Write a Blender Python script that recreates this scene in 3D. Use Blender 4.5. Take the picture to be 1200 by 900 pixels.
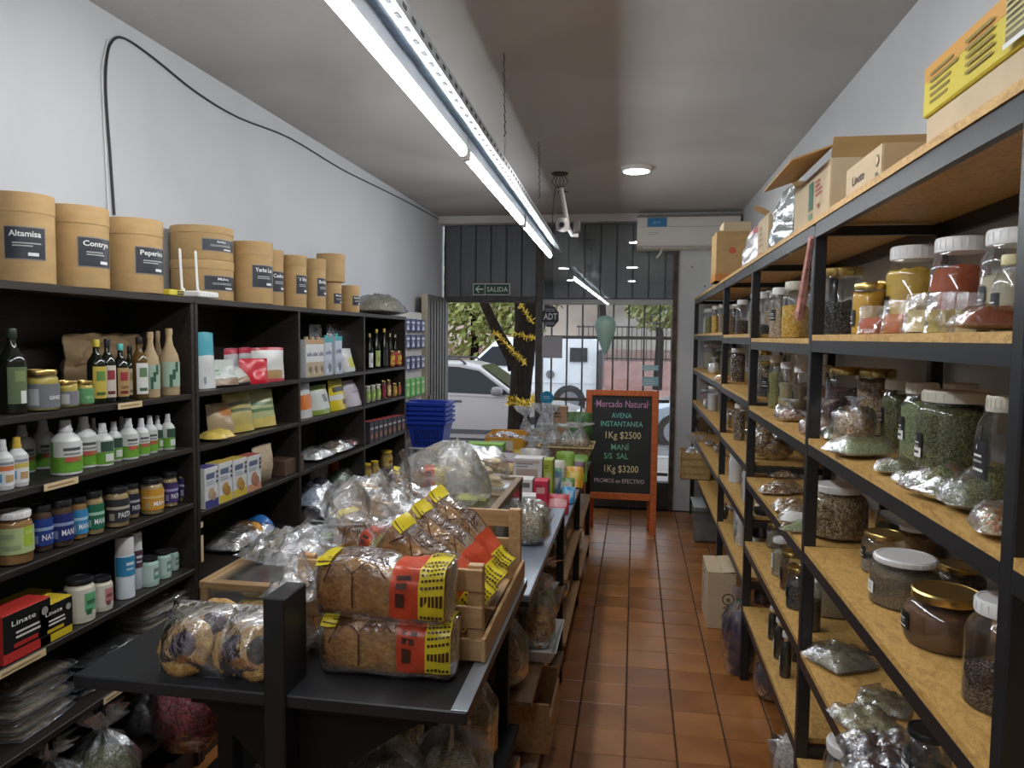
import bpy, bmesh, math, random, zlib
from math import pi, sin, cos, sqrt, radians, exp
from mathutils import Vector, Matrix, noise as mnoise

S = bpy.context.scene
for o_ in list(bpy.data.objects):
    bpy.data.objects.remove(o_)
COL = S.collection

# ------------------------------------------------------------------ camera
F_PX, YAW, PITCH, ROLL, EYE = 870.0, 0.16391, 0.06379, 0.01093, 1.62
_cy, _sy, _cp, _sp = cos(YAW), sin(YAW), cos(PITCH), sin(PITCH)
FWD = Vector((-_sy * _cp, _cy * _cp, -_sp))
_r = Vector((_cy, _sy, 0)); _u = _r.cross(FWD)
RIGHT = cos(ROLL) * _r + sin(ROLL) * _u
UP = -sin(ROLL) * _r + cos(ROLL) * _u
CAM = Vector((0, 0, EYE))
cd = bpy.data.cameras.new('camera'); cam = bpy.data.objects.new('camera', cd); COL.objects.link(cam)
cd.sensor_width = 36.0; cd.lens = 36.0 * F_PX / 1200.0; cd.clip_start = 0.05; cd.clip_end = 200
m3 = Matrix((RIGHT, UP, -FWD)).transposed()
cam.matrix_world = Matrix.Translation(CAM) @ m3.to_4x4()
S.camera = cam

# ------------------------------------------------------------------ world: overcast daylight
W = bpy.data.worlds.new('overcast'); S.world = W; W.use_nodes = True
bg = W.node_tree.nodes['Background']
bg.inputs['Color'].default_value = (0.80, 0.88, 1.0, 1); bg.inputs['Strength'].default_value = 0.85

# ------------------------------------------------------------------ exposure
S.view_settings.view_transform = 'Standard'; S.view_settings.look = 'None'
S.view_settings.gamma = 1.0; S.view_settings.use_curve_mapping = False
S.view_settings.exposure = 1.38
TUBE_STRENGTH = 19.0
DOWNLIGHT_STRENGTH = 32.0
try:
    S.cycles.transparent_max_bounces = 24
except Exception:
    pass

# ------------------------------------------------------------------ photo measurements -> places in the room
def ray(px, py): return FWD + RIGHT * ((px - 600) / F_PX) + UP * ((450 - py) / F_PX)
def hx(px, py, x): d = ray(px, py); return CAM + d * (x / d.x)
def hy(px, py, y): d = ray(px, py); return CAM + d * (y / d.y)
def hz(px, py, z): d = ray(px, py); return CAM + d * ((z - EYE) / d.z)
def proj(p):
    v = Vector(p) - CAM; k = F_PX / v.dot(FWD)
    return 600 + k * v.dot(RIGHT), 450 - k * v.dot(UP)
def dep(p): return (Vector(p) - CAM).dot(FWD) / F_PX      # metres per pixel there
def on_x(px, x, z):
    """point on the vertical plane x at height z seen in photo column px"""
    py = 500.0
    for _ in range(4):
        p = hx(px, py, x); py = proj((x, p.y, z))[1]
    return Vector((x, p.y, z)), py
def spot(px, top, w, x, z):
    p, py = on_x(px, x, z)
    return p, w * dep(p), max(0.02, hx(px, top, x).z - z)

# ------------------------------------------------------------------ materials
MATS = {}
class NT:
    def __init__(s, name):
        s.m = bpy.data.materials.new(name); s.m.use_nodes = True
        s.t = s.m.node_tree; s.t.nodes.clear(); s.out = s.n('ShaderNodeOutputMaterial')
    def n(s, typ, **kw):
        nd = s.t.nodes.new(typ)
        for k, v in kw.items():
            if k in nd.inputs: nd.inputs[k].default_value = v
            else: setattr(nd, k, v)
        return nd
    def l(s, a, b): s.t.links.new(a, b)
    def ramp(s, fac, stops, interp='LINEAR'):
        r = s.n('ShaderNodeValToRGB'); e = r.color_ramp; e.interpolation = interp
        while len(e.elements) < len(stops): e.elements.new(0.5)
        for el, (p, c) in zip(e.elements, stops): el.position = p; el.color = (*c, 1)
        s.l(fac, r.inputs[0]); return r.outputs[0]
    def coord(s, scale=(1, 1, 1), kind='Object'):
        c = s.n('ShaderNodeTexCoord'); mp = s.n('ShaderNodeMapping'); mp.inputs['Scale'].default_value = scale
        s.l(c.outputs[kind], mp.inputs[0]); return mp.outputs[0]
def c3(c): return (c[0], c[1], c[2], 1)
def shade(c, k): return tuple(min(1, x * k) for x in c[:3])

def plain(col, rough=0.5, metal=0.0, var=0.0, scale=8.0, bump=0.0, stretch=(1, 1, 1), spec=0.5, coat=0.0):
    key = ('p', tuple(col), rough, metal, var, scale, bump, stretch, spec, coat)
    if key in MATS: return MATS[key]
    t = NT('paint'); b = t.n('ShaderNodeBsdfPrincipled', Roughness=rough, Metallic=metal)
    b.inputs['Base Color'].default_value = c3(col); b.inputs['Specular IOR Level'].default_value = spec
    b.inputs['Coat Weight'].default_value = coat; b.inputs['Coat Roughness'].default_value = 0.08
    if var or bump:
        nz = t.n('ShaderNodeTexNoise', Scale=scale, Detail=5.0); t.l(t.coord(stretch), nz.inputs[0])
        if var: t.l(t.ramp(nz.outputs[0], [(0.3, shade(col, 1 - var)), (0.7, shade(col, 1 + var))]), b.inputs[0])
        if bump:
            bp = t.n('ShaderNodeBump', Strength=bump, Distance=0.01); t.l(nz.outputs[0], bp.inputs['Height']); t.l(bp.outputs[0], b.inputs['Normal'])
    t.l(b.outputs[0], t.out.inputs[0]); MATS[key] = t.m; return t.m

def emit(col, strength):
    key = ('e', tuple(col), strength)
    if key in MATS: return MATS[key]
    t = NT('lamp_glow'); e = t.n('ShaderNodeEmission', Strength=strength); e.inputs[0].default_value = c3(col)
    t.l(e.outputs[0], t.out.inputs[0]); MATS[key] = t.m; return t.m

def grain(cols, scale=90.0, bump=0.6, rough=0.6, stretch=(1, 1, 1)):
    """loose food: one colour per kernel"""
    key = ('g', tuple(map(tuple, cols)), scale, bump, rough, stretch)
    if key in MATS: return MATS[key]
    t = NT('loose_food'); b = t.n('ShaderNodeBsdfPrincipled', Roughness=rough)
    v = t.n('ShaderNodeTexVoronoi', Scale=scale * 1.7); co = t.coord(stretch); t.l(co, v.inputs[0])
    sp = t.n('ShaderNodeSeparateColor'); t.l(v.outputs['Color'], sp.inputs[0])
    k = len(cols)
    t.l(t.ramp(sp.outputs[0], [(i / k, c) for i, c in enumerate(cols)], 'CONSTANT'), b.inputs[0])
    bp = t.n('ShaderNodeBump', Strength=bump, Distance=0.006, invert=True); t.l(v.outputs['Distance'], bp.inputs['Height'])
    t.l(bp.outputs[0], b.inputs['Normal'])
    t.l(b.outputs[0], t.out.inputs[0]); MATS[key] = t.m; return t.m

def clear(tint=(1, 1, 1), rough=0.04, haze=0.03, crinkle=0.0, scale=30.0, refl=1.0):
    """thin clear plastic or glass: see-through, glossy at grazing angles"""
    key = ('c', tuple(tint), rough, haze, crinkle, scale, refl)
    if key in MATS: return MATS[key]
    t = NT('clear_film' if crinkle else 'clear_wall')
    tr = t.n('ShaderNodeBsdfTransparent'); tr.inputs[0].default_value = c3(tint)
    gl = t.n('ShaderNodeBsdfGlossy', Roughness=rough); gl.inputs[0].default_value = (0.95, 0.97, 1, 1)
    df = t.n('ShaderNodeBsdfDiffuse'); df.inputs[0].default_value = (0.8, 0.82, 0.85, 1)
    tl = t.n('ShaderNodeBsdfTranslucent'); tl.inputs[0].default_value = (0.8, 0.82, 0.85, 1)
    ad = t.n('ShaderNodeMixShader', Fac=0.5); t.l(df.outputs[0], ad.inputs[1]); t.l(tl.outputs[0], ad.inputs[2])
    lw = t.n('ShaderNodeLayerWeight', Blend=0.25)
    mu = t.n('ShaderNodeMath', operation='MULTIPLY_ADD'); mu.inputs[1].default_value = 0.75 * refl; mu.inputs[2].default_value = 0.06 * refl
    mu.use_clamp = True
    t.l(lw.outputs['Fresnel'], mu.inputs[0])
    hz_ = t.n('ShaderNodeMath', operation='MULTIPLY'); hz_.inputs[1].default_value = 1.0; hz_.inputs[0].default_value = haze
    if crinkle:
        nz = t.n('ShaderNodeTexNoise', Scale=scale, Detail=4.0, Distortion=1.6); t.l(t.coord(), nz.inputs[0])
        v = t.n('ShaderNodeTexVoronoi', Scale=scale * 0.7, feature='F1'); t.l(t.coord((1, 0.6, 1)), v.inputs[0])
        mx = t.n('ShaderNodeMath', operation='ADD'); t.l(nz.outputs[0], mx.inputs[0]); t.l(v.outputs['Distance'], mx.inputs[1])
        bp = t.n('ShaderNodeBump', Strength=crinkle, Distance=0.012); t.l(mx.outputs[0], bp.inputs['Height'])
        for q in (gl, lw): t.l(bp.outputs[0], q.inputs['Normal'])
        rp = t.n('ShaderNodeMapRange'); rp.inputs[1].default_value = 0.35; rp.inputs[2].default_value = 0.8
        rp.inputs[3].default_value = 0.3; rp.inputs[4].default_value = 2.2
        t.l(nz.outputs[0], rp.inputs[0]); t.l(rp.outputs[0], hz_.inputs[1])
    m1 = t.n('ShaderNodeMixShader'); t.l(hz_.outputs[0], m1.inputs[0]); t.l(tr.outputs[0], m1.inputs[1]); t.l(ad.outputs[0], m1.inputs[2])
    m2 = t.n('ShaderNodeMixShader'); t.l(mu.outputs[0], m2.inputs[0]); t.l(m1.outputs[0], m2.inputs[1]); t.l(gl.outputs[0], m2.inputs[2])
    t.l(m2.outputs[0], t.out.inputs[0]); MATS[key] = t.m; return t.m

def wood(c1, c2, scale=6.0, stretch=(12, 1, 12), rough=0.5, bump=0.15):
    key = ('w', c1, c2, scale, stretch, rough, bump)
    if key in MATS: return MATS[key]
    t = NT('wood'); b = t.n('ShaderNodeBsdfPrincipled', Roughness=rough)
    nz = t.n('ShaderNodeTexNoise', Scale=scale, Detail=6.0, Distortion=0.6); t.l(t.coord(stretch), nz.inputs[0])
    oi = t.n('ShaderNodeObjectInfo')
    t.l(t.ramp(nz.outputs[0], [(0.3, c1), (0.7, c2)]), b.inputs[0])
    bp = t.n('ShaderNodeBump', Strength=bump, Distance=0.004); t.l(nz.outputs[0], bp.inputs['Height']); t.l(bp.outputs[0], b.inputs['Normal'])
    t.l(b.outputs[0], t.out.inputs[0]); MATS[key] = t.m; return t.m

def m_osb():
    if 'osb' in MATS: return MATS['osb']
    t = NT('chipboard'); b = t.n('ShaderNodeBsdfPrincipled', Roughness=0.48)
    v = t.n('ShaderNodeTexVoronoi', Scale=34.0); nz = t.n('ShaderNodeTexNoise', Scale=16.0, Detail=7.0, Distortion=2.5)
    co = t.coord((2.0, 0.9, 2)); t.l(co, nz.inputs[0])
    va = t.n('ShaderNodeVectorMath', operation='ADD'); t.l(co, va.inputs[0]); t.l(nz.outputs['Color'], va.inputs[1]); t.l(va.outputs[0], v.inputs[0])
    sp = t.n('ShaderNodeSeparateColor'); t.l(v.outputs['Color'], sp.inputs[0])
    mx = t.n('ShaderNodeMix', data_type='RGBA'); mx.inputs[0].default_value = 0.4
    t.l(t.ramp(sp.outputs[0], [(0, (0.30, 0.155, 0.038)), (0.5, (0.58, 0.335, 0.095)), (1, (0.76, 0.49, 0.185))]), mx.inputs[6])
    t.l(t.ramp(nz.outputs[0], [(0.32, (0.25, 0.12, 0.028)), (0.5, (0.60, 0.355, 0.10)), (0.68, (0.76, 0.51, 0.19))]), mx.inputs[7])
    t.l(mx.outputs[2], b.inputs[0])
    bp = t.n('ShaderNodeBump', Strength=0.15, Distance=0.003); t.l(sp.outputs[0], bp.inputs['Height']); t.l(bp.outputs[0], b.inputs['Normal'])
    t.l(b.outputs[0], t.out.inputs[0]); MATS['osb'] = t.m; return t.m

def m_tile():
    t = NT('clay_tile'); b = t.n('ShaderNodeBsdfPrincipled', Roughness=0.3)
    nz = t.n('ShaderNodeTexNoise', Scale=5.0, Detail=5.0); t.l(t.coord((1, 1, 1), 'Object'), nz.inputs[0])
    oi = t.n('ShaderNodeObjectInfo')
    ad = t.n('ShaderNodeMath', operation='MULTIPLY_ADD'); ad.inputs[1].default_value = 0.35; t.l(oi.outputs['Random'], ad.inputs[0]); t.l(nz.outputs[0], ad.inputs[2])
    t.l(t.ramp(ad.outputs[0], [(0.35, (0.19, 0.068, 0.016)), (0.65, (0.29, 0.108, 0.026)), (0.95, (0.38, 0.155, 0.042))]), b.inputs[0])
    rr = t.n('ShaderNodeMapRange'); rr.inputs[3].default_value = 0.2; rr.inputs[4].default_value = 0.42; t.l(nz.outputs[0], rr.inputs[0]); t.l(rr.outputs[0], b.inputs['Roughness'])
    n2 = t.n('ShaderNodeTexNoise', Scale=14.0, Detail=3.0); t.l(t.coord(), n2.inputs[0])
    bp = t.n('ShaderNodeBump', Strength=0.12, Distance=0.004); t.l(n2.outputs[0], bp.inputs['Height']); t.l(bp.outputs[0], b.inputs['Normal'])
    t.l(b.outputs[0], t.out.inputs[0]); return t.m

def m_plaster(c1, c2, scale=1.2, bump=0.1, lo=0.42, hi=0.6):
    t = NT('plaster'); b = t.n('ShaderNodeBsdfPrincipled', Roughness=0.85)
    nz = t.n('ShaderNodeTexNoise', Scale=scale, Detail=3.0, Distortion=0.5); t.l(t.coord(), nz.inputs[0])
    t.l(t.ramp(nz.outputs[0], [(lo, c1), (hi, c2)]), b.inputs[0])
    n2 = t.n('ShaderNodeTexNoise', Scale=35.0, Detail=6.0); t.l(t.coord(), n2.inputs[0])
    bp = t.n('ShaderNodeBump', Strength=bump, Distance=0.01); t.l(n2.outputs[0], bp.inputs['Height']); t.l(bp.outputs[0], b.inputs['Normal'])
    t.l(b.outputs[0], t.out.inputs[0]); return t.m

WHITE = plain((0.78, 0.79, 0.80), 0.4); BLACK = plain((0.006, 0.006, 0.007), 0.5, spec=.3); INK = plain((0.02, 0.02, 0.022), 0.6)
LIDW = plain((0.80, 0.80, 0.80), 0.35); GOLD = plain((0.62, 0.45, 0.16), 0.25, 0.9); BLKLID = plain((0.015, 0.015, 0.017), 0.35)
STEEL = plain((0.012, 0.013, 0.016), 0.38, 0.0, 0.15, 30, 0.03); GALV = plain((0.55, 0.60, 0.66), 0.35, 0.85, 0.15, 40)
CARD = plain((0.45, 0.29, 0.125), 0.75, 0, 0.10, 12, 0.04, (1, 1, 3)); CARDL = plain((0.56, 0.44, 0.29), 0.8, 0, 0.08, 10, 0.03)
KRAFT = plain((0.36, 0.24, 0.12), 0.8, 0, 0.2, 14, 0.3)
JARW = clear((0.97, 0.98, 0.98), 0.05, 0.015, refl=.75); GLASSD = plain((0.012, 0.018, 0.008), 0.08)
FILM = clear((0.97, 0.97, 0.97), 0.2, 0.10, 0.5, 24, .9); FILMS = clear((0.97, 0.97, 0.97), 0.2, 0.05, 0.38, 40, .75)
OSB = m_osb()
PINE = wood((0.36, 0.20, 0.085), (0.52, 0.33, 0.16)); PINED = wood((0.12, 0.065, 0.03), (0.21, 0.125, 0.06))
MELA = wood((0.013, 0.0095, 0.008), (0.028, 0.021, 0.017), 5.0, (14, 1, 14), 0.42, 0.06)

# ------------------------------------------------------------------ mesh building
class MB:
    def __init__(s): s.v = []; s.f = []; s.m = []
    def add(s, vs, fs, mi=0):
        k = len(s.v); s.v += [tuple(v) for v in vs]
        for f in fs: s.f.append(tuple(i + k for i in f)); s.m.append(mi)
        return s
    def box(s, c, d, mi=0, rz=0.0, rx=0.0, ry=0.0):
        x, y, z = d[0] / 2, d[1] / 2, d[2] / 2
        vs = [Vector((a, b, e)) for e in (-z, z) for b in (-y, y) for a in (-x, x)]
        if rz or rx or ry:
            R = Matrix.Rotation(rz, 3, 'Z') @ Matrix.Rotation(ry, 3, 'Y') @ Matrix.Rotation(rx, 3, 'X'); vs = [R @ v for v in vs]
        return s.add([v + Vector(c) for v in vs], [(0, 2, 3, 1), (4, 5, 7, 6), (0, 1, 5, 4), (2, 6, 7, 3), (0, 4, 6, 2), (1, 3, 7, 5)], mi)
    def bev(s, c, d, b=0.004, mi=0):
        """box with chamfered edges"""
        x, y, z = d[0] / 2, d[1] / 2, d[2] / 2; b = min(b, x * .9, y * .9, z * .9); vs = []
        for sz in (-1, 1):
            for sy in (-1, 1):
                for sx in (-1, 1):
                    vs += [(sx * x, sy * (y - b), sz * (z - b)), (sx * (x - b), sy * y, sz * (z - b)), (sx * (x - b), sy * (y - b), sz * z)]
        bm = bmesh.new(); bv = [bm.verts.new(Vector(v) + Vector(c)) for v in vs]
        r = bmesh.ops.convex_hull(bm, input=bv); bmesh.ops.dissolve_limit(bm, angle_limit=0.02, verts=bm.verts[:], edges=bm.edges[:])
        bm.verts.index_update(); s.add([v.co[:] for v in bm.verts], [[v.index for v in f.verts] for f in bm.faces], mi); bm.free(); return s
    def lathe(s, prof, n=20, c=(0, 0, 0), mi=0, sq=0.0, cap=True, fn=None):
        """prof: (r, z) upward; sq > 0 squares the section"""
        vs = []; fs = []
        for r, z in prof:
            for i in range(n):
                a = 2 * pi * (i + 0.5) / n; k = 1.0
                if sq: p = 2 + sq; k = (abs(cos(a)) ** p + abs(sin(a)) ** p) ** (-1 / p)
                q = Vector((r * k * cos(a), r * k * sin(a), z))
                if fn: q = fn(q, a)
                vs.append((q.x + c[0], q.y + c[1], q.z + c[2]))
        for j in range(len(prof) - 1):
            for i in range(n):
                i2 = (i + 1) % n; fs.append((j * n + i, j * n + i2, (j + 1) * n + i2, (j + 1) * n + i))
        if cap:
            if prof[0][0] > 1e-5: fs.append(tuple(range(n - 1, -1, -1)))
            if prof[-1][0] > 1e-5: fs.append(tuple((len(prof) - 1) * n + i for i in range(n)))
        return s.add(vs, fs, mi)
    def tube(s, pts, r, n=8, mi=0, cap=True):
        pts = [Vector(p) for p in pts]; vs = []; fs = []; ref = None
        for j, p in enumerate(pts):
            t = (pts[min(j + 1, len(pts) - 1)] - pts[max(j - 1, 0)]).normalized()
            if ref is None: ref = Vector((0, 0, 1)) if abs(t.z) < 0.9 else Vector((1, 0, 0))
            a = t.cross(ref).normalized(); b = a.cross(t).normalized(); ref = b
            rr = r[j] if isinstance(r, (list, tuple)) else r
            for i in range(n): q = 2 * pi * i / n; vs.append(p + a * cos(q) * rr + b * sin(q) * rr)
        for j in range(len(pts) - 1):
            for i in range(n): i2 = (i + 1) % n; fs.append((j * n + i, (j + 1) * n + i, (j + 1) * n + i2, j * n + i2))
        if cap: fs.append(tuple(range(n))); fs.append(tuple((len(pts) - 1) * n + i for i in range(n - 1, -1, -1)))
        return s.add(vs, fs, mi)
    def prism(s, poly, h, axis='z', off=0.0, mi=0):
        n = len(poly); P = {'z': lambda a, b, t: (a, b, t), 'y': lambda a, b, t: (a, t, b), 'x': lambda a, b, t: (t, a, b)}[axis]
        vs = [P(a, b, off) for a, b in poly] + [P(a, b, off + h) for a, b in poly]
        fs = [tuple(range(n - 1, -1, -1)), tuple(range(n, 2 * n))] + [(i, (i + 1) % n, n + (i + 1) % n, n + i) for i in range(n)]
        return s.add(vs, fs, mi)
    def xf(s, M):
        s.v = [tuple(M @ Vector(v)) for v in s.v]; return s
    def mesh(s, name, mats, smooth=35):
        me = bpy.data.meshes.new(name); me.from_pydata(s.v, [], s.f)
        for m in (mats if isinstance(mats, (list, tuple)) else [mats]): me.materials.append(m)
        if any(s.m): me.polygons.foreach_set('material_index', s.m)
        if smooth:
            me.polygons.foreach_set('use_smooth', [True] * len(s.f)); me.set_sharp_from_angle(angle=radians(smooth))
        bm = bmesh.new(); bm.from_mesh(me); bmesh.ops.recalc_face_normals(bm, faces=bm.faces[:]); bm.to_mesh(me); bm.free()
        me.update(); return me
    def build(s, name, mats, parent=None, loc=(0, 0, 0), rot=(0, 0, 0), smooth=35):
        return link(name, s.mesh(name, mats, smooth), parent, loc, rot)

def link(name, me, parent=None, loc=(0, 0, 0), rot=(0, 0, 0)):
    o = bpy.data.objects.new(name, me); COL.objects.link(o); o.location = loc; o.rotation_euler = rot
    if parent: o.parent = parent
    return o
LABELS = {}; BAD = []
def hsh(s): return zlib.crc32(s.encode())
ORD = ['first', 'second', 'third', 'fourth', 'fifth', 'sixth', 'seventh', 'eighth', 'ninth', 'tenth', 'eleventh', 'twelfth', 'thirteenth', 'fourteenth', 'fifteenth', 'sixteenth', 'seventeenth', 'eighteenth', 'nineteenth', 'twentieth']
def tag(o, label, cat, group=None):
    o['label'] = label; o['category'] = cat
    if group: o['group'] = group
    k = len(label.replace(',', ' ').split())
    if k < 4 or k > 16: BAD.append((k, label))
    if label in LABELS: BAD.append(('rep', label))
    LABELS[label] = 1
    return o
def thing(name, label, cat, loc=(0, 0, 0), rz=0.0, group=None, rot=None):
    o = bpy.data.objects.new(name, None); COL.objects.link(o); o.empty_display_size = 0.05
    o.location = loc; o.rotation_euler = rot if rot else (0, 0, rz)
    return tag(o, label, cat, group)
def struct(o): o['kind'] = 'structure'; return o

TXT = {}
def text_geo(s, bold=0.0):
    if (s, bold) in TXT: return TXT[(s, bold)]
    cu = bpy.data.curves.new('lettering', 'FONT'); cu.body = s; cu.resolution_u = 2; cu.align_x = 'CENTER'; cu.offset = bold
    ob = bpy.data.objects.new('lettering', cu); me = bpy.data.meshes.new_from_object(ob)
    g = ([v.co[:2] for v in me.vertices], [tuple(p.vertices) for p in me.polygons])
    bpy.data.objects.remove(ob); bpy.data.curves.remove(cu); bpy.data.meshes.remove(me)
    TXT[(s, bold)] = g; return g

class Lab:
    """flat print: coloured fields and lettering in a panel frame (u right, v up), laid flat or wrapped round radius r"""
    def __init__(s): s.items = []; s.mats = []
    def mi(s, m):
        if m not in s.mats: s.mats.append(m)
        return s.mats.index(m)
    def rect(s, u0, v0, u1, v1, m): s.items.append(('r', u0, v0, u1, v1, s.mi(m))); return s
    def disc(s, u, v, r, m, n=14): s.items.append(('p', [(u + r * cos(2 * pi * i / n), v + r * sin(2 * pi * i / n)) for i in range(n)], s.mi(m))); return s
    def poly(s, pts, m): s.items.append(('p', pts, s.mi(m))); return s
    def text(s, t, u, v, size, m, bold=0.0, wid=None): s.items.append(('t', t, u, v, size, s.mi(m), bold, wid)); return s
    def bars(s, u0, v0, u1, v1, n, m, seed=0):
        rnd = random.Random(seed); h = (v1 - v0) / n
        for i in range(n): s.rect(u0, v0 + i * h + h * .25, u0 + (u1 - u0) * rnd.uniform(.6, 1), v0 + i * h + h * .7, m)
        return s
    def build(s, name, parent, r=None, y=0.0, base=0.0006, sq=0.0, step=0.0004, loc=(0, 0, 0), rot=(0, 0, 0)):
        b = MB(); lay = base
        def mp(u, v, o):
            if not r: return (u, y - o, v)
            a = u / r; k = 1.0
            if sq: p = 2 + sq; k = (abs(cos(a)) ** p + abs(sin(a)) ** p) ** (-1 / p)
            return ((r * k + o) * sin(a), -(r * k + o) * cos(a), v)
        for it in s.items:
            if it[0] == 'r':
                _, u0, v0, u1, v1, mi = it; g = .1 * r if r else 9e9
                us = [u0] + ([k * g for k in range(math.ceil(u0 / g), int(math.floor(u1 / g)) + 1) if u0 + 1e-5 < k * g < u1 - 1e-5] if r else []) + [u1]; n = len(us) - 1
                vs = [mp(u, v, lay) for u in us for v in (v0, v1)]
                b.add(vs, [(2 * i, 2 * i + 2, 2 * i + 3, 2 * i + 1) for i in range(n)], mi)
            elif it[0] == 'p': b.add([mp(u, v, lay) for u, v in it[1]], [tuple(range(len(it[1])))], it[2])
            else:
                _, t, u, v, size, mi, bold, wid = it; vs, fs = text_geo(t, bold)
                if not vs: continue
                kx = size
                if wid:
                    w0 = max(p[0] for p in vs) - min(p[0] for p in vs); kx = wid / max(w0, 1e-3)
                b.add([mp(u + p[0] * kx, v + p[1] * size, lay) for p in vs], fs, mi)
            lay += step
        me = bpy.data.meshes.new(name); me.from_pydata(b.v, [], b.f)
        for m in s.mats: me.materials.append(m)
        me.polygons.foreach_set('material_index', b.m); me.update()
        return link(name, me, parent, loc, rot)

def nz3(p, s, seed): return mnoise.noise(Vector((p[0] * s + seed * 3.7, p[1] * s - seed * 1.9, p[2] * s + seed)))
# ================================================================== room shell
XL, XR, YB, ZC, Y0 = -1.90, 0.92, 7.10, 2.77, -2.2
WALLM = m_plaster((0.50, 0.515, 0.545), (0.55, 0.565, 0.59), 0.8, 0.06)
WALLR = m_plaster((0.50, 0.505, 0.515), (0.56, 0.57, 0.585), 0.8, 0.06)
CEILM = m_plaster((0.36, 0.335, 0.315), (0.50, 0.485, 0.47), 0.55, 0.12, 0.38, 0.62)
def wallbox(name, a, b, m):
    o = MB().box([(a[i] + b[i]) / 2 for i in range(3)], [abs(b[i] - a[i]) for i in range(3)]).build(name, m, smooth=0); return struct(o)
wallbox('wall_left', (XL - .15, Y0, -.05), (XL, YB + .15, ZC), WALLM)
wallbox('wall_right', (XR, Y0, -.05), (XR + .15, YB + .15, ZC), WALLR)
wallbox('wall_front', (XL - .15, Y0 - .15, -.05), (XR + .15, Y0, ZC), WALLM)
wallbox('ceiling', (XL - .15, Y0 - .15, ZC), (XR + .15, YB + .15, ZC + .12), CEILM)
GROUT = plain((0.035, 0.022, 0.016), 0.85, 0, .2, 30)
fl = wallbox('floor', (XL - .15, Y0 - .15, -.10), (XR + .15, YB + .12, -.006), GROUT)
# clay tiles, 20 cm: those of the aisle one by one, the rest as one part
TILE = m_tile(); tb = MB().bev((0, 0, -.006), (.194, .194, .012), .003); tme = tb.mesh('tile', TILE, 25); rest = MB(); random.seed(3)
XT0, YT0 = -0.0075, 2.62
for i in range(-10, 6):
    for j in range(-25, 24):
        x, y = XT0 + .2 * (i + .5), YT0 + .2 * (j + .5)
        if x < XL + .02 or x > XR - .02 or y > YB or y < Y0: continue
        if -.62 < x < .86 and y > 2.0 and not (y < 2.6 and x < -.3):
            o = link('tile', tme, fl, (x, y, random.uniform(-.0008, .0008)))
            o.rotation_euler = (random.uniform(-.004, .004), random.uniform(-.004, .004), random.choice((0, pi / 2, pi)))
        else: rest.bev((x, y, -.006), (.194, .194, .012), .003)
ro = rest.build('tile_field', TILE, fl, smooth=25); ro['kind'] = 'stuff'
# white beam over the shop front, pier on the right
wallbox('trim_1', (XL, YB - .06, 2.70), (XR, YB + .12, ZC), m_plaster((.62, .60, .57), (.70, .69, .67), 2.0))
wb = wallbox('wall_back', (.375, YB - .02, 0), (XR, YB + .12, 2.70), m_plaster((.58, .60, .62), (.68, .70, .72), 1.4))
for x, z in ((.50, 2.28), (.62, 2.10), (.70, 2.10)):
    MB().box((x, YB - .022, z), (.012, .006, .012)).build('wall_plug', INK, wb)
RUST = plain((0.10, 0.075, 0.06), 0.8, .2, .5, 14, .4); FRAME = plain((0.085, 0.078, 0.07), 0.55, .3, .25, 20, .1)
wallbox('trim_2', (.335, YB - .05, 0), (.375, YB + .10, 2.70), RUST)
# ------------------------------------------------------------------ header of dark metal boards
HEAD = plain((0.15, 0.16, 0.175), 0.42, .3, .12, 6, .05, (6, 1, .4))
hw = MB().box((-.76, YB + .10, 2.33), (2.24, .02, .74)).build('wall_header', plain((.05, .05, .055), .6), smooth=0); struct(hw)
x = -1.86; k = 0
hm = MB().bev((0, 0, 0), (.146, .018, .70), .006).mesh('board', HEAD, 25)
while x < .33:
    if not (-.97 < x + .073 < -.86): link('board', hm, hw, (x + .073, YB + .082 - .004 * (k % 2), 2.345))
    x += .152; k += 1
# frame of door and window
fr = thing('shop_front_frame', 'brown grey steel frame around the shop door and barred window', 'frame', (0, YB, 0))
MB().bev((-.915, .03, 1.34), (.07, .08, 2.68), .006).build('post', FRAME, fr)
MB().bev((-1.86, .03, .98), (.06, .08, 1.96), .006).build('post', FRAME, fr)
MB().bev((-1.40, .02, 1.975), (.90, .07, .055), .006).build('lintel', FRAME, fr)
MB().bev((-.27, .00, 1.955), (1.22, .07, .05), .006).build('lintel', plain((.40, .39, .37), .5, .3, .1), fr)
MB().bev((-.27, .02, .13), (1.22, .10, .26), .006).build('sill', plain((.05, .045, .04), .6, 0, .2), fr)
MB().bev((-1.39, .03, -.02), (.90, .16, .05), .006).build('threshold', plain((.16, .15, .14), .5, .4, .2), fr)
win = MB().box((-.27, YB - .035, 1.48), (1.215, .006, 2.42)).build('window_1', clear((.95, .97, .97), .015, .012, refl=.9), smooth=0); struct(win)
gr = thing('window_grille', 'brown iron bar grille behind the shop window glass', 'grille', (0, YB + .06, 0))
BARM = plain((.065, .05, .04), .6, .3, .3, 20)
for i, px in enumerate((646, 664, 682, 700, 718, 736, 754, 772)):
    xx = hy(px, 430, YB + .06).x
    MB().box((xx, 0, 1.1), (.016, .016, 1.68)).build('bar', BARM, gr)
for z in (.32, 1.02, 1.62): MB().box((-.27, .012, z), (1.2, .008, .03)).build('rail', BARM, gr)
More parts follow.
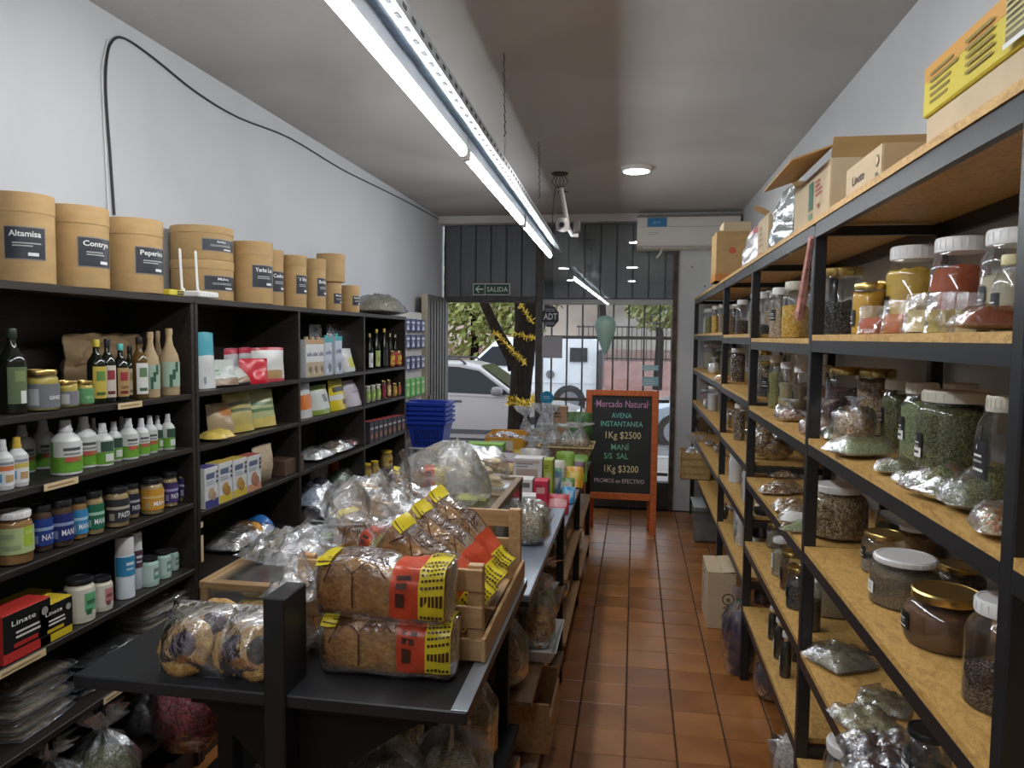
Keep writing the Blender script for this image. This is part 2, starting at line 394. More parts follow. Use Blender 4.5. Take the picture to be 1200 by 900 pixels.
# exit sign
sg = thing('exit_sign', 'green exit sign with white arrow and SALIDA, above the open doorway', 'sign', hy(576, 339, YB + .05))
sg.location.y = YB + .045
MB().bev((0, .006, 0), (.37, .008, .115), .002).build('panel', plain((.72, .74, .72), .5), sg)
L = Lab(); GRN = plain((.02, .085, .05), .5); WP = plain((.72, .78, .74), .5)
L.rect(-.175, -.048, -.068, .048, GRN).rect(-.060, -.048, .175, .048, GRN)
L.poly([(-.160, 0), (-.128, .034), (-.116, .034), (-.140, .007), (-.082, .007), (-.082, -.007), (-.140, -.007), (-.116, -.034), (-.128, -.034)], WP)
L.text('SALIDA', .058, -.024, .066, WP, .012, .21); L.build('lettering', sg)
# door leaf, folded open along the left wall
dl = MB(); dl.bev((0, 0, .99), (.03, .66, 1.92), .004); d = dl.build('door_1', plain((.09, .085, .07), .5, .2, .15, 5), loc=(-1.80, 6.56, .03)); struct(d)
for i in range(7): MB().bev((.020, -.29 + i * .097, .99), (.016, .066, 1.86), .004).build('door_rib', plain((.075, .07, .055), .5, .2, .12, 5), d)
MB().bev((0, -.338, .99), (.055, .018, 1.92), .004).build('door_edge', plain((.46, .40, .30), .6, 0, .15, 6), d)
MB().bev((.03, -.30, 1.0), (.03, .03, .14), .006).build('door_handle', plain((.2, .18, .15), .4, .6), d)

# things on the glass
t = thing('security_sign', 'dark blue octagonal ADT alarm sign hanging behind the window', 'sign', hy(645, 371, YB - .05)); NAVY = plain((.012, .017, .045), .5)
oc = [(.085 * cos(pi / 8 + i * pi / 4), .105 * sin(pi / 8 + i * pi / 4)) for i in range(8)]
MB().prism(oc, .006, 'y').build('plate', NAVY, t)
L = Lab(); L.text('ADT', 0, -.028, .085, WP, .012, .13); L.bars(-.05, .045, .05, .08, 2, plain((.3, .33, .4))); L.bars(-.05, -.08, .05, -.05, 2, plain((.3, .33, .4))); L.build('lettering', t)
o = MB().box((0, 0, 0), (.195, .003, .205)).build('paper_sheet', plain((.42, .42, .46), .8), loc=hy(647, 407, YB - .046)); tag(o, 'blank grey paper sheet stuck to the window under the alarm sign', 'paper')
b = MB(); b.lathe([(.004, 0), (.02, .02), (.05, .10), (.085, .20), (.10, .265), (.092, .315), (.06, .35), (.02, .366), (.001, .367)], 18)
b.v = [(v[0], v[1] * .55, v[2]) for v in b.v]
t = thing('balloon', 'pale green teardrop balloon pointing down against the window bars', 'balloon', hy(709, 416, YB - .12)); b.build('skin', plain((.36, .56, .50), .35, spec=.6), t)
MB().lathe([(.010, -.02), (.004, -.004), (.005, .004)], 10).build('knot', plain((.22, .42, .37), .4), t)
t = thing('round_sticker', 'round blue disc hanging low at the window beside the steel post', 'sticker', hy(641, 466, YB - .06))
MB().lathe([(.062, 0), (.064, .006), (.062, .012)], 24).xf(Matrix.Rotation(pi / 2, 4, 'X')).build('disc', plain((.02, .30, .52), .4), t)
L = Lab(); L.bars(-.035, -.012, .035, .022, 2, plain((.45, .7, .8))); L.build('lettering', t, y=-.013)
for (px, py, w, h, c, lb) in ((762, 431, .15, .05, (.35, .62, .70), 'upper pale blue notice strip stuck on the right end of the window'), (762, 447, .15, .085, (.30, .58, .68), 'lower pale blue notice strip stuck on the right end of the window')):
    t = thing('notice', lb, 'notice', hy(px, py, YB - .045)); MB().box((0, 0, 0), (w, .003, h)).build('sheet', plain(c, .6), t)
    L = Lab(); L.bars(-w * .4, -h * .35, w * .4, h * .3, 3, plain((.75, .86, .9))); L.build('lettering', t, y=-.002)
# ------------------------------------------------------------------ air conditioner
p = hy(803, 273, YB - .14)
t = thing('air_conditioner', 'white wall mounted air conditioner unit with blue energy sticker above window', 'air conditioner', (p.x + .02, YB - .02, p.z))
ACW = plain((.72, .70, .65), .35)
prof = [(0, -.15), (0, .15), (-.16, .155), (-.205, .13), (-.215, -.06), (-.19, -.12), (-.13, -.15)]
MB().prism(prof, .90, 'x', -.45).build('housing', ACW, t)
MB().box((0, -.155, -.128), (.78, .05, .012), rx=.5).build('louvre', plain((.55, .53, .5), .4), t)
MB().box((0, -.214, .045), (.86, .003, .005)).build('seam', plain((.45, .44, .42), .5), t)
L = Lab(); L.rect(-.36, .045, -.19, .125, plain((.03, .22, .46), .4)); L.text('A++', -.275, .07, .04, plain((.3, .55, .75)), .01); L.bars(-.35, -.03, -.25, .0, 2, plain((.5, .5, .5))); L.build('energy_sticker', t, y=-.216)
MB().tube([(-.22, -.12, -.14), (-.24, -.12, -.19), (-.27, -.1, -.22)], .012).build('drain_hose', plain((.6, .6, .6)), t)
# ------------------------------------------------------------------ ceiling light, and the same ones further back in the shop
def downlight(x, y, lb):
    t = thing('ceiling_light', lb, 'ceiling light', (x, y, ZC))
    MB().lathe([(.090, -.028), (.100, -.022), (.104, 0)], 28).build('rim', plain((.75, .75, .75), .4), t)
    MB().lathe([(.001, -.032), (.05, -.0315), (.086, -.0285)], 28, cap=False).build('diffuser', emit((1, .98, .94), DOWNLIGHT_STRENGTH), t)
downlight(-.017, 5.17, 'round white ceiling light glowing near the air conditioner')
downlight(-1.18, 1.91, 'round white ceiling light above the nearest bookcase, out of frame')
downlight(-.075, 2.01, 'round white ceiling light above the near aisle, out of frame')
downlight(-1.28, -.62, 'round white ceiling light behind the camera on the left')
downlight(-.10, -.90, 'round white ceiling light behind the camera on the right')
# ------------------------------------------------------------------ tube light run on a perforated channel
ZT = 2.28
def tpt(y): return -.60 - (y - 2.67) * .022          # the run drifts slightly left toward the street
t = thing('tube_light_run', 'galvanised perforated channel carrying a row of bright fluorescent tubes', 'tube light', (0, 0, ZT))
def run(y0, y1, dx, dz, sx, sz, name, m, n=1):
    c0, c1 = Vector((tpt(y0) + dx, y0, dz)), Vector((tpt(y1) + dx, y1, dz)); a = math.atan2(-(c1.x - c0.x), c1.y - c0.y)
    return MB().box((c0 + c1) / 2, (sx, (c1 - c0).length, sz), rz=a).build(name, m, t, smooth=0)
CX, CZ = -.030, .045
run(-.9, 6.30, .045 + CX, .035 + CZ, .085, .003, 'channel_web', GALV)
run(-.9, 6.30, .004 + CX, .020 + CZ, .003, .034, 'channel_flange', GALV); run(-.9, 6.30, .087 + CX, .020 + CZ, .003, .034, 'channel_flange', GALV)
run(-.9, 6.30, .012 + CX, .003 + CZ, .020, .003, 'channel_lip', GALV); run(-.9, 6.30, .073 + CX, .003 + CZ, .032, .003, 'channel_lip', GALV)
s1 = MB().box((0, 0, 0), (.011, .028, .0016)).mesh('slot', INK, 0); s2 = MB().box((0, 0, 0), (.0015, .028, .010)).mesh('slot', INK, 0); y = 1.4
while y < 6.2: link('slot', s1, t, (tpt(y) + .073 + CX, y, .0008 + CZ)); link('slot', s2, t, (tpt(y) + .089 + CX, y, .020 + CZ)); y += .075
TUBE = emit((.93, .97, 1.0), TUBE_STRENGTH)
for (a, e) in ((-.60, .92), (1.02, 2.60), (2.69, 4.21), (4.34, 5.96)):
    b = MB(); n = 8
    pts = [(tpt(y) - .018, y, -.008) for y in (a, (a + e) / 2, e)]
    b.tube(pts, .0165, 12); b.build('tube', TUBE, t)
    run(a - .02, e + .02, -.018, .026, .026, .036, 'batten', plain((.72, .74, .76), .4))
    for y in (a - .015, e + .015): MB().bev((tpt(y) - .018, y, -.004), (.026, .028, .045), .005).build('lamp_holder', plain((.75, .75, .76), .4), t)
for y, yc in ((3.05, 3.25), (4.43, 4.75)):
    b = MB(); zt = ZC - ZT
    for i in range(16): b.tube([(tpt(yc) + .06 + .004 * (i % 2), y + i * .003, zt - i * .020), (tpt(yc) + .06 - .004 * (i % 2), y + i * .003, zt - i * .020 - .022)], .0022, 4)
    b.build('hanging_chain', plain((.12, .12, .11), .5, .6), t)
    MB().tube([(tpt(yc) + .06, y + .05, zt - .33), (tpt(yc) + .03, yc, .08)], .0016, 4).build('hanging_wire', plain((.4, .4, .38), .4, .6), t)
# ------------------------------------------------------------------ camera bracket on the ceiling
p = hz(656, 203, ZC)
t = thing('security_camera', 'white security camera on a bent arm under a dark ceiling hole with wires', 'camera', (p.x, p.y, ZC))
MB().lathe([(.001, -.012), (.055, -.010), (.06, 0)], 18).build('ceiling_rose', plain((.07, .03, .025), .7), t)
MB().tube([(.01, 0, -.10), (.035, .05, -.24), (.055, .08, -.36), (.09, .09, -.42), (.13, .09, -.42)], .016, 10).build('arm', plain((.55, .53, .50), .5), t)
MB().lathe([(.02, -.06), (.045, -.05), (.05, 0), (.04, .03), (.01, .04)], 16).build('camera_head', plain((.52, .50, .48), .4), t, (0.02, .05, -.34))
MB().lathe([(.001, 0), (.018, .001), (.02, .012)], 12).xf(Matrix.Rotation(pi / 2, 4, 'X')).build('lens', BLKLID, t, (.02, .0, -.36))
MB().bev((.12, .08, -.36), (.05, .05, .09), .01).build('junction_box', plain((.06, .05, .05), .6), t)
b = MB()
for q in range(5): b.tube([(.01 * (q - 2), 0, 0), (.03 * (q - 2), .01, -.06), (.012 * (q - 2), .02, -.09), (-.02 * (q - 3), .03, -.13)], .003, 5)
b.tube([(-.03, 0, -.10), (-.045, .01, -.25), (-.05, .02, -.42)], .0035, 5); b.build('wire', INK, t)
# ------------------------------------------------------------------ cable along the left wall
cp = [(134, 252), (129, 180), (124, 110), (125, 70), (131, 49), (146, 45), (180, 68), (230, 108), (280, 138), (340, 162), (400, 198), (440, 218), (480, 238), (514, 257)]
pts = []
for i, (px, py) in enumerate(cp):
    q = hx(px, py, XL + .006); q.z = min(q.z, ZC - .006); pts.append(q)
fine = []
for i in range(len(pts) - 1):
    for s_ in range(4):
        a, b_, c_, d_ = pts[max(i - 1, 0)], pts[i], pts[i + 1], pts[min(i + 2, len(pts) - 1)]; u = s_ / 4
        fine.append(.5 * ((2 * b_) + (c_ - a) * u + (2 * a - 5 * b_ + 4 * c_ - d_) * u * u + (3 * b_ - a - 3 * c_ + d_) * u ** 3))
fine.append(pts[-1])
for q in fine: q.x = XL + .006; q.z = min(q.z, ZC - .006)
o = MB().tube(fine, .0048, 6).build('cable', plain((.03, .03, .032), .5)); tag(o, 'black cable looping up the left wall and along the ceiling edge', 'cable')
cp = [(128, 252), (125, 180)]
o = MB().tube([hx(127, 252, XL + .004), hx(122, 150, XL + .004), hx(119, 80, XL + .004), hx(126, 46, XL + .004)], .003, 5).build('cable', plain((.62, .63, .64), .5)); tag(o, 'thin white cable rising beside the black one on the left wall', 'cable')

# ================================================================== street
wallbox('ground', (-30, 10.6, -.45), (20, 20.5, -.22), plain((.15, .14, .14), .8, 0, .2, 3, .1))
wallbox('sidewalk', (-30, YB + .12, -.45), (20, 10.6, -.06), plain((.24, .21, .19), .8, 0, .2, 2, .1, (1, 3, 1)))
wallbox('sidewalk_far', (-30, 20.5, -.45), (20, 27, -.10), plain((.36, .20, .17), .8, 0, .2, 2, .1))
wallbox('trim_9', (-30, 10.5, -.45), (20, 10.72, -.05), plain((.34, .33, .31), .8, 0, .2, 3))
GL_DARK = plain((.012, .014, .017), .10, spec=.22); TYRE = plain((.02, .02, .02), .8); CHR = plain((.5, .5, .52), .25, .8)
def wheel(parent, x, y, z, r):
    w = MB().lathe([(r * .62, -.09), (r * .94, -.09), (r, -.06), (r, .06), (r * .94, .09), (r * .62, .09)], 28, cap=False).xf(Matrix.Rotation(pi / 2, 4, 'X')).build('wheel', TYRE, parent, (x, y, z))
    b = MB().lathe([(.001, .055), (r * .15, .06), (r * .2, .03), (r * .60, .02), (r * .64, .075)], 28).xf(Matrix.Rotation(pi / 2, 4, 'X'))
    for i in range(5): a = i * 2 * pi / 5; b.box((cos(a) * r * .36, -.045, sin(a) * r * .36), (r * .5, .03, r * .12), ry=-a)
    b.build('hub', CHR, w)
def car(name, lb, paint, x0, y, zg, flip=1, rails=True):
    """x0 = front bumper; the car runs in -x (flip 1) or +x (flip -1); y = near side"""
    t = thing(name, lb, 'car', (x0, y, zg)); t.scale = (flip, 1, 1)
    low = [(0, .30), (-.02, .52), (-.12, .64), (-.9, .86), (-1.05, .90), (-3.3, .95), (-3.75, .93), (-3.95, .80), (-3.98, .35), (-3.7, .22), (-.3, .22)]
    up = [(-.92, .87), (-1.62, 1.36), (-1.9, 1.42), (-2.9, 1.44), (-3.35, 1.36), (-3.72, .93)]
    b = MB(); vs = []; n = len(low)
    for yy, k in ((0, .0), (.06, .0), (1.64, .0), (1.70, .0)):
        ins = .04 if yy in (0, 1.70) else 0
        vs += [(x + ins * (1 if x < -2 else -1), yy, z + (ins if z < .5 else -ins * .6)) for x, z in low]
    fs = [tuple(range(n)), tuple(range(3 * n, 4 * n))]
    for j in range(3): fs += [(j * n + i, j * n + (i + 1) % n, (j + 1) * n + (i + 1) % n, (j + 1) * n + i) for i in range(n)]
    b.add(vs, fs); b.build('body', paint, t)
    b = MB(); vs = []; n = len(up)
    for yy, ins in ((.06, 0), (.20, .10), (1.50, .10), (1.64, 0)):
        for x, z in up:
            base = z < 1.0
            vs.append((x, yy if base else yy + (.12 if yy < .8 else -.12) * (1 if ins == 0 else .55), z - (0 if ins else (0 if base else .03))))
    fs = [tuple(range(n)), tuple(range(3 * n, 4 * n))]
    for j in range(3): fs += [(j * n + i, j * n + (i + 1) % n, (j + 1) * n + (i + 1) % n, (j + 1) * n + i) for i in range(n)]
    b.add(vs, fs); b.build('roof', paint, t)
    def side(poly, nm, m, off=.012):
        pts = []
        for x, z in poly: yy = .06 + .12 * (z - .9) / .5 - off; pts.append((x, yy, z))
        q = MB(); k = len(pts); q.add(pts + [(p_[0], p_[1] + .01, p_[2]) for p_ in pts], [tuple(range(k)), tuple(range(2 * k - 1, k - 1, -1))] + [(i, (i + 1) % k, k + (i + 1) % k, k + i) for i in range(k)]); return q.build(nm, m, t, smooth=0)
    side([(-1.10, .94), (-1.62, 1.30), (-1.95, 1.355), (-2.15, 1.36), (-2.15, .96)], 'window', GL_DARK)
    side([(-2.22, .96), (-2.22, 1.36), (-2.85, 1.36), (-3.2, 1.28), (-3.45, .98)], 'window', GL_DARK)
    q = MB(); q.add([(-.98, .2, .915), (-1.64, .33, 1.37), (-1.64, 1.37, 1.37), (-.98, 1.5, .915)], [(0, 1, 2, 3)]); q.v = [(v[0] + .015, v[1], v[2] + .012) for v in q.v]; q.build('windscreen', GL_DARK, t, smooth=0)
    for x in (-1.12, -2.18, -3.2): MB().box((x, -.002, .60), (.008, .006, .62)).build('door_seam', INK, t)
    MB().box((-1.9, -.004, .36), (2.0, .012, .07)).build('side_trim', plain((.05, .05, .05), .6), t)
    for x in (-1.95, -3.0): MB().bev((x, -.012, .83), (.18, .02, .035), .008).build('door_handle', plain((.03, .03, .03), .4), t)
    MB().lathe([(.02, -.12), (.07, -.09), (.085, 0), (.06, .07), (.01, .09)], 14).xf(Matrix.Rotation(pi / 2, 4, 'Y') @ Matrix.Scale(.9, 4)).build('mirror', plain((.16, .15, .15), .35), t, (-1.28, -.08, 1.0))
    if rails:
        MB().tube([(-1.85, .24, 1.40), (-1.95, .24, 1.475), (-3.0, .24, 1.48), (-3.15, .24, 1.40)], .018, 6).build('roof_rail', plain((.03, .03, .035), .4), t)
        MB().tube([(-1.85, 1.46, 1.40), (-1.95, 1.46, 1.475), (-3.0, 1.46, 1.48), (-3.15, 1.46, 1.40)], .018, 6).build('roof_rail', plain((.03, .03, .035), .4), t)
    MB().lathe([(.001, .0), (.12, .01), (.14, .06)], 14).xf(Matrix.Rotation(pi / 2, 4, 'Y')).build('headlight', plain((.75, .78, .8), .1), t, (-.1, .25, .60))
    for x in (-.72, -3.22):
        wheel(t, x, .06, .31, .31); wheel(t, x, 1.62, .31, .31)
    return t
SILV = plain((.29, .26, .245), .35, .3, coat=.3)
car('car', 'silver grey car with roof rails parked outside the open doorway', SILV, -.78, 11.2, -.22)
car('car', 'pale silver blue car seen behind the right end of the window', plain((.42, .46, .52), .3, .35, coat=.5), -.02, 13.0, -.30, -1, False)
# white van across the street, nose to the left
VANW = plain((.80, .79, .79), .35, coat=.4)
t = thing('van', 'white van with a square window, parked across the street behind the tree', 'van', (-4.2, 17.0, -.22))
low = [(0, .25), (-.02, .75), (.08, 1.0), (.30, 1.12), (.95, 1.72), (1.15, 1.82), (3.15, 1.86), (3.35, 1.78), (3.42, 1.2), (3.45, .5), (3.40, .25)]
b = MB(); vs = []; n = len(low)
for yy, ins in ((0, .10), (.03, 0), (1.67, 0), (1.70, .10)):
    for x, z in low: vs.append((x, yy + (max(0, z - 1.0) * .16 if yy < 1 else -max(0, z - 1.0) * .16), z - (ins * .3 if z > .5 else 0)))
fs = [tuple(range(n)), tuple(range(3 * n, 4 * n))]
for j in range(3): fs += [(j * n + i, j * n + (i + 1) % n, (j + 1) * n + (i + 1) % n, (j + 1) * n + i) for i in range(n)]
b.add(vs, fs).build('body', VANW, t)
def vwin(poly, nm='window', m=GL_DARK, off=.014):
    pts = [(x, max(0, z - 1.0) * .16 - off, z) for x, z in poly]; k = len(pts)
    return MB().add(pts + [(p_[0], p_[1] + .02, p_[2]) for p_ in pts], [tuple(range(k)), tuple(range(2 * k - 1, k - 1, -1))] + [(i, (i + 1) % k, k + (i + 1) % k, k + i) for i in range(k)]).build(nm, m, t, smooth=0)
vwin([(.44, 1.16), (.90, 1.60), (1.28, 1.62), (1.28, 1.16)]); vwin([(1.45, 1.16), (1.45, 1.62), (1.9, 1.62), (1.9, 1.16)]); vwin([(2.72, 1.28), (2.72, 1.60), (3.12, 1.60), (3.12, 1.28)])
for x in (.36, 1.36, 2.0, 2.66): MB().box((x, -.008, .85), (.012, .012, .95)).build('door_seam', plain((.3, .3, .3)), t)
MB().box((1.75, -.006, .78), (3.2, .012, .012)).build('body_crease', plain((.45, .45, .45)), t)
MB().lathe([(.001, -.012), (.09, -.01), (.10, 0)], 16).xf(Matrix.Rotation(pi / 2, 4, 'X')).build('fuel_cap', plain((.16, .16, .17), .5), t, (2.28, -.012, .98))
MB().box((.95, -.015, .98), (.14, .03, .03)).build('door_handle', plain((.06, .06, .06)), t)
MB().box((3.42, .5, 1.1), (.10, 1.2, .9)).build('rear_door', plain((.05, .05, .055), .3), t)
MB().bev((2.0, -.02, .36), (.5, .03, .34), .01).build('side_panel', plain((.35, .36, .36), .5), t)
for x in (.55, 2.72): wheel(t, x, .06, .36, .38); wheel(t, x, 1.6, .36, .38)
# ------------------------------------------------------------------ trees
def leaves(b, c, r, n, seed, size):
    rnd = random.Random(seed)
    for i in range(n):
        d = Vector((rnd.gauss(0, 1), rnd.gauss(0, 1), rnd.gauss(0, 1))).normalized() * (rnd.random() ** .4)
        p_ = Vector(c) + Vector((d.x * r[0], d.y * r[1], d.z * r[2])); a = Vector((rnd.gauss(0, 1), rnd.gauss(0, 1), rnd.gauss(0, 1))).normalized()
        e = a.orthogonal().normalized(); f_ = a.cross(e); s_ = size * rnd.uniform(.6, 1.3)
        b.add([p_ - e * s_, p_ - f_ * s_ * .5, p_ + e * s_, p_ + f_ * s_ * .5], [(0, 1, 2, 3)], 0 if rnd.random() < .6 else 1)
BARK = plain((.012, .0085, .006), .95, 0, .5, 14, .8, (3, 3, .7), spec=.08)
t = thing('street_tree', 'dark tree trunk with a side branch, wound in gold tinsel, on the sidewalk', 'tree', (hy(608, 480, 9.9).x, 9.9, -.06))
def tp(px, py): q = hy(px, py, 9.9); return (q.x - t.location.x, 0, q.z + .06)
MB().tube([(.02, 0, 0), (.0, 0, .15), tp(608, 480), tp(612, 430), tp(617, 380), tp(619, 355), tp(617, 320), tp(610, 250)], [.20, .17, .145, .15, .16, .19, .15, .12], 12).build('trunk', BARK, t)
MB().tube([tp(630, 385), tp(636, 360), tp(648, 310), tp(660, 240)], [.10, .10, .09, .07], 10).build('branch', BARK, t)
MB().tube([tp(610, 432), tp(596, 412), tp(585, 393), tp(575, 372), tp(563, 345), tp(540, 300)], [.12, .09, .075, .065, .06, .05], 10).build('branch', BARK, t)
MB().tube([tp(598, 435), tp(594, 415), tp(590, 400)], [.03, .03, .02], 8).build('branch', BARK, t)
TIN = plain((.55, .38, .05), .3, .6)
def tinsel(path, seed):
    b = MB(); rnd = random.Random(seed)
    for i in range(len(path) - 1):
        A, B = Vector(path[i]), Vector(path[i + 1]); n_ = int((B - A).length / .0035) + 1
        for k in range(n_):
            q = A.lerp(B, k / n_); a = Vector((rnd.gauss(0, 1), rnd.gauss(0, 1), rnd.gauss(0, 1))).normalized() * rnd.uniform(.04, .085); e = a.orthogonal().normalized() * .008
            b.add([q - e, q + e, q + a], [(0, 1, 2)])
    b.build('tinsel', TIN, t, smooth=0)
def ring(px, py, r):
    c = Vector(tp(px, py)); return [c + Vector((r * cos(a), r * sin(a), .03 * sin(2 * a))) for a in [i * 2 * pi / 14 for i in range(15)]]
tinsel(ring(617, 394, .17), 1); tinsel(ring(611, 468, .17) + ring(611, 474, .17), 2)
tinsel([Vector(tp(612, 357)) + Vector((0, -.2, 0)), Vector(tp(622, 378)) + Vector((.05, -.2, 0))], 3)
tinsel([Vector(tp(580, 388)) + Vector((0, -.12, 0)), Vector(tp(600, 408)) + Vector((0, -.15, 0)), Vector(tp(618, 426)) + Vector((0, -.18, 0))], 4)
LEAFA = [plain((.19, .23, .05), .6), plain((.34, .36, .12), .6)]
for (px, Y, z, r, n, lb) in ((555, 24.5, 3.0, (3.0, 1.3, 2.2), 4200, 'leafy green street tree across the road behind the van, left'), (705, 28.0, 4.6, (2.6, 1.0, 1.5), 1800, 'leafy tree crown across the road above the balloon'), (772, 25.2, 3.3, (1.3, 1.0, 1.4), 1800, 'leafy tree across the road at the right end of window')):
    q = hy(px, 380, Y); t = thing('far_tree', lb, 'tree', (q.x, Y, -.1))
    MB().tube([(0, 0, 0), (.05, 0, z * .5), (-.05, 0, z)], [.16, .13, .08], 8).build('trunk', BARK, t)
    b = MB(); leaves(b, (0, 0, z), r, n, px, .14); o = b.build('foliage', LEAFA, t, smooth=0); o['kind'] = 'stuff'
# wall, fence and facade beyond
wallbox('wall_street', (-14, 26.9, -.1), (1.5, 27.2, 1.2), plain((.50, .34, .29), .8, 0, .15, 2))
wallbox('wall_house', (-14, 29.5, -.1), (-1.2, 30, 6.5), plain((.52, .42, .35), .8, 0, .2, 1, .1))
wallbox('wall_villa', (-1.2, 29.2, -.1), (6, 29.7, 6.5), plain((.40, .36, .31), .8, 0, .25, 1, .1))
t = thing('street_fence', 'dark iron fence on a pink wall across the street', 'fence', (0, 26.6, -.1))
MB().box((.2, .1, .45), (4.6, .25, .9)).build('plinth', plain((.50, .31, .28), .8, 0, .15, 3), t)
for i in range(26): MB().box((-2.0 + i * .17, 0, 1.5), (.03, .03, 1.3)).build('bar', plain((.05, .045, .045), .6), t)
for z in (.98, 2.1): MB().box((.12, 0, z), (4.4, .04, .05)).build('rail', plain((.05, .045, .045), .6), t)
# ================================================================== dark bookcases on the left wall
LF = -1.58                      # front plane
LEV_A = [1.40, 1.205, 1.0, .755, .505, .22]
LEV_B = [1.405, 1.20, .955, .70, .36]
TAGW = plain((.62, .48, .28), .7)
def bookcase(name, lb, y0, y1, divs, levs):
    t = thing(name, lb, 'bookcase', (XL + .01, (y0 + y1) / 2, 0)); yc = (y0 + y1) / 2; dpt = LF - XL - .012
    ys = [y0] + divs + [y1]
    for i, y in enumerate(ys):
        yy = y + (.0095 if i == 0 else (-.0095 if i == len(ys) - 1 else 0))
        MB().bev((dpt / 2, yy - yc, .866), (dpt, .019, 1.730), .0015).build('side_panel' if i in (0, len(ys) - 1) else 'divider', MELA, t)
    MB().bev((dpt / 2, 0, 1.738), (dpt + .006, y1 - y0 + .004, .022), .0015).build('top_board', MELA, t)
    MB().box((.006, 0, .87), (.008, y1 - y0 - .02, 1.72)).build('back_panel', MELA, t, smooth=0)
    for i in range(len(ys) - 1):
        a, e = ys[i] + .0195 * (1 if i == 0 else .5), ys[i + 1] - .0195 * (1 if i == len(ys) - 2 else .5)
        for z in levs: MB().bev((dpt / 2 + .004, (a + e) / 2 - yc, z - .010), (dpt - .010, e - a, .019), .0015).build('shelf', MELA, t)
        MB().box((dpt - .02, (a + e) / 2 - yc, .04), (.016, e - a, .07)).build('plinth', MELA, t, smooth=0)
    return t
ca = bookcase('bookcase', 'dark brown bookcase nearest the camera, holding bottles and peanut butter jars', .90, 2.478, [], LEV_A)
cb = bookcase('bookcase', 'long dark brown three bay bookcase beyond the wireless router', 2.484, 5.0, [3.335, 4.20], LEV_B)
def price(parent, px0, px1, z, lev):
    """paper price strip on a shelf edge"""
    a, _ = on_x(px0, LF, z); b_, _ = on_x(px1, LF, z)
    o = MB().box((0, 0, 0), (.002, abs(b_.y - a.y), .019)).build('price_strip', TAGW, parent, (LF + .004 - parent.location.x, (a.y + b_.y) / 2 - parent.location.y, z - .010))
    L = Lab(); w = abs(b_.y - a.y); L.bars(-w * .42, -.005, w * .42, .005, 1, plain((.30, .2, .1))); L.build('lettering', o, y=-.0015, rot=(0, 0, pi / 2))
for a in ((137, 165, 1.40, 0), (50, 90, 1.205, 1), (-6, 52, .755, 3), (120, 150, .505, 4)): price(ca, *a)
MB().box((0, 0, 0), (.002, .014, .10)).build('price_strip', TAGW, cb, (LF + .006 - cb.location.x, 2.494 - cb.location.y, .82))
MB().box((0, 0, 0), (.002, .014, .02)).build('price_strip', TAGW, cb, (LF + .006 - cb.location.x, 2.494 - cb.location.y, .91))

# ================================================================== black steel racks with chipboard shelves on the right
RF = .525
RACKS = [(-.10, 1.12, [1.635, 1.32, .985, .655, .30], 'near rack'), (1.12, 2.37, [1.635, 1.32, .985, .655, .31], 'near rack'), (2.37, 3.57, [1.625, 1.312, .977, .672, .36], 'second rack'),
         (3.57, 4.69, [1.645, 1.345, 1.045, .785, .49], 'third rack'), (4.69, 6.98, [1.66, 1.355, 1.06, .765, .47], 'far rack')]
ZTOP = 1.985
RLB = ['black steel rack with chipboard shelves at the right edge, beside the camera', 'black steel rack with chipboard shelves holding big herb and powder jars, nearest right', 'second black steel rack along the right wall, above the pale rice jar',
       'third black steel rack along the right wall, above the cardboard box', 'farthest long black steel rack reaching the back wall']
def rack(i):
    y0, y1, levs, nm = RACKS[i]; xb = XR - .02; t = thing('steel_rack', RLB[i], 'rack', (RF, y0, 0), group='steel racks along the right wall'); d = xb - RF; ln = y1 - y0
    last = i == len(RACKS) - 1
    for y in ([0.0, ln - .018] if last else [0.0]):
        for x in (.018, d - .018): MB().bev((x, y + (.018 if y == 0 else 0), ZTOP / 2 - .01), (.036, .036, ZTOP - .02), .003).build('post', STEEL, t)
    for z in levs + [ZTOP]:
        rh = .034 if z < ZTOP else .042
        rz = z - .017 - rh / 2
        MB().box((.010, ln / 2 + .018, rz), (.018, ln - .036, rh)).build('rail', STEEL, t, smooth=0)
        MB().box((d - .010, ln / 2 + .018, rz), (.018, ln - .036, rh)).build('rail', STEEL, t, smooth=0)
        for y in ([.018, ln - .02] if last else [.018]): MB().box((d / 2, y, rz), (d - .074, .022, .028)).build('crossbar', STEEL, t, smooth=0)
        ext = 0 if z < ZTOP else .004
        MB().box((d / 2 - ext, ln / 2 + (.018 if z < ZTOP else .0), z - .0085), (d - .004 + ext, ln - (.036 if z < ZTOP else .004), .017)).build('shelf_board', OSB, t, smooth=0)
    return t
for i in range(len(RACKS)): rack(i)

# ================================================================== counter tables
TOPM = plain((.015, .016, .019), .40, 0, .2, 7, .05); TOPG = plain((.24, .27, .33), .28, .25, .08, 6, .03)
t = thing('counter_table', 'black counter with slanted front panel carrying bread loaves and a wooden crate', 'counter', (-.745, 1.80, 0))
def tb_(nm, a, b_, m, bv=.003, rx=0): return MB().bev([(a[k] + b_[k]) / 2 - t.location[k] for k in range(3)], [abs(b_[k] - a[k]) for k in range(3)], bv).build(nm, m, t)
tb_('tabletop', (-1.185, 1.385, .852), (-.312, 2.215, .880), TOPM)
tb_('apron', (-.93, 1.42, .825), (-.38, 1.439, .852), BLACK)
MB().prism([(a + .745, b) for a, b in ((-.945, .852), (-.36, .852), (-.47, .79), (-.60, .70), (-.60, .02), (-.76, .02), (-.76, .67))], .02, 'y', 1.44 - 1.80).build('front_panel', BLACK, t, smooth=0)
tb_('upright_post', (-.737, 1.375, .02), (-.690, 1.480, 1.085), plain((.012, .0125, .015), .4, 0, .2, 8), .003)
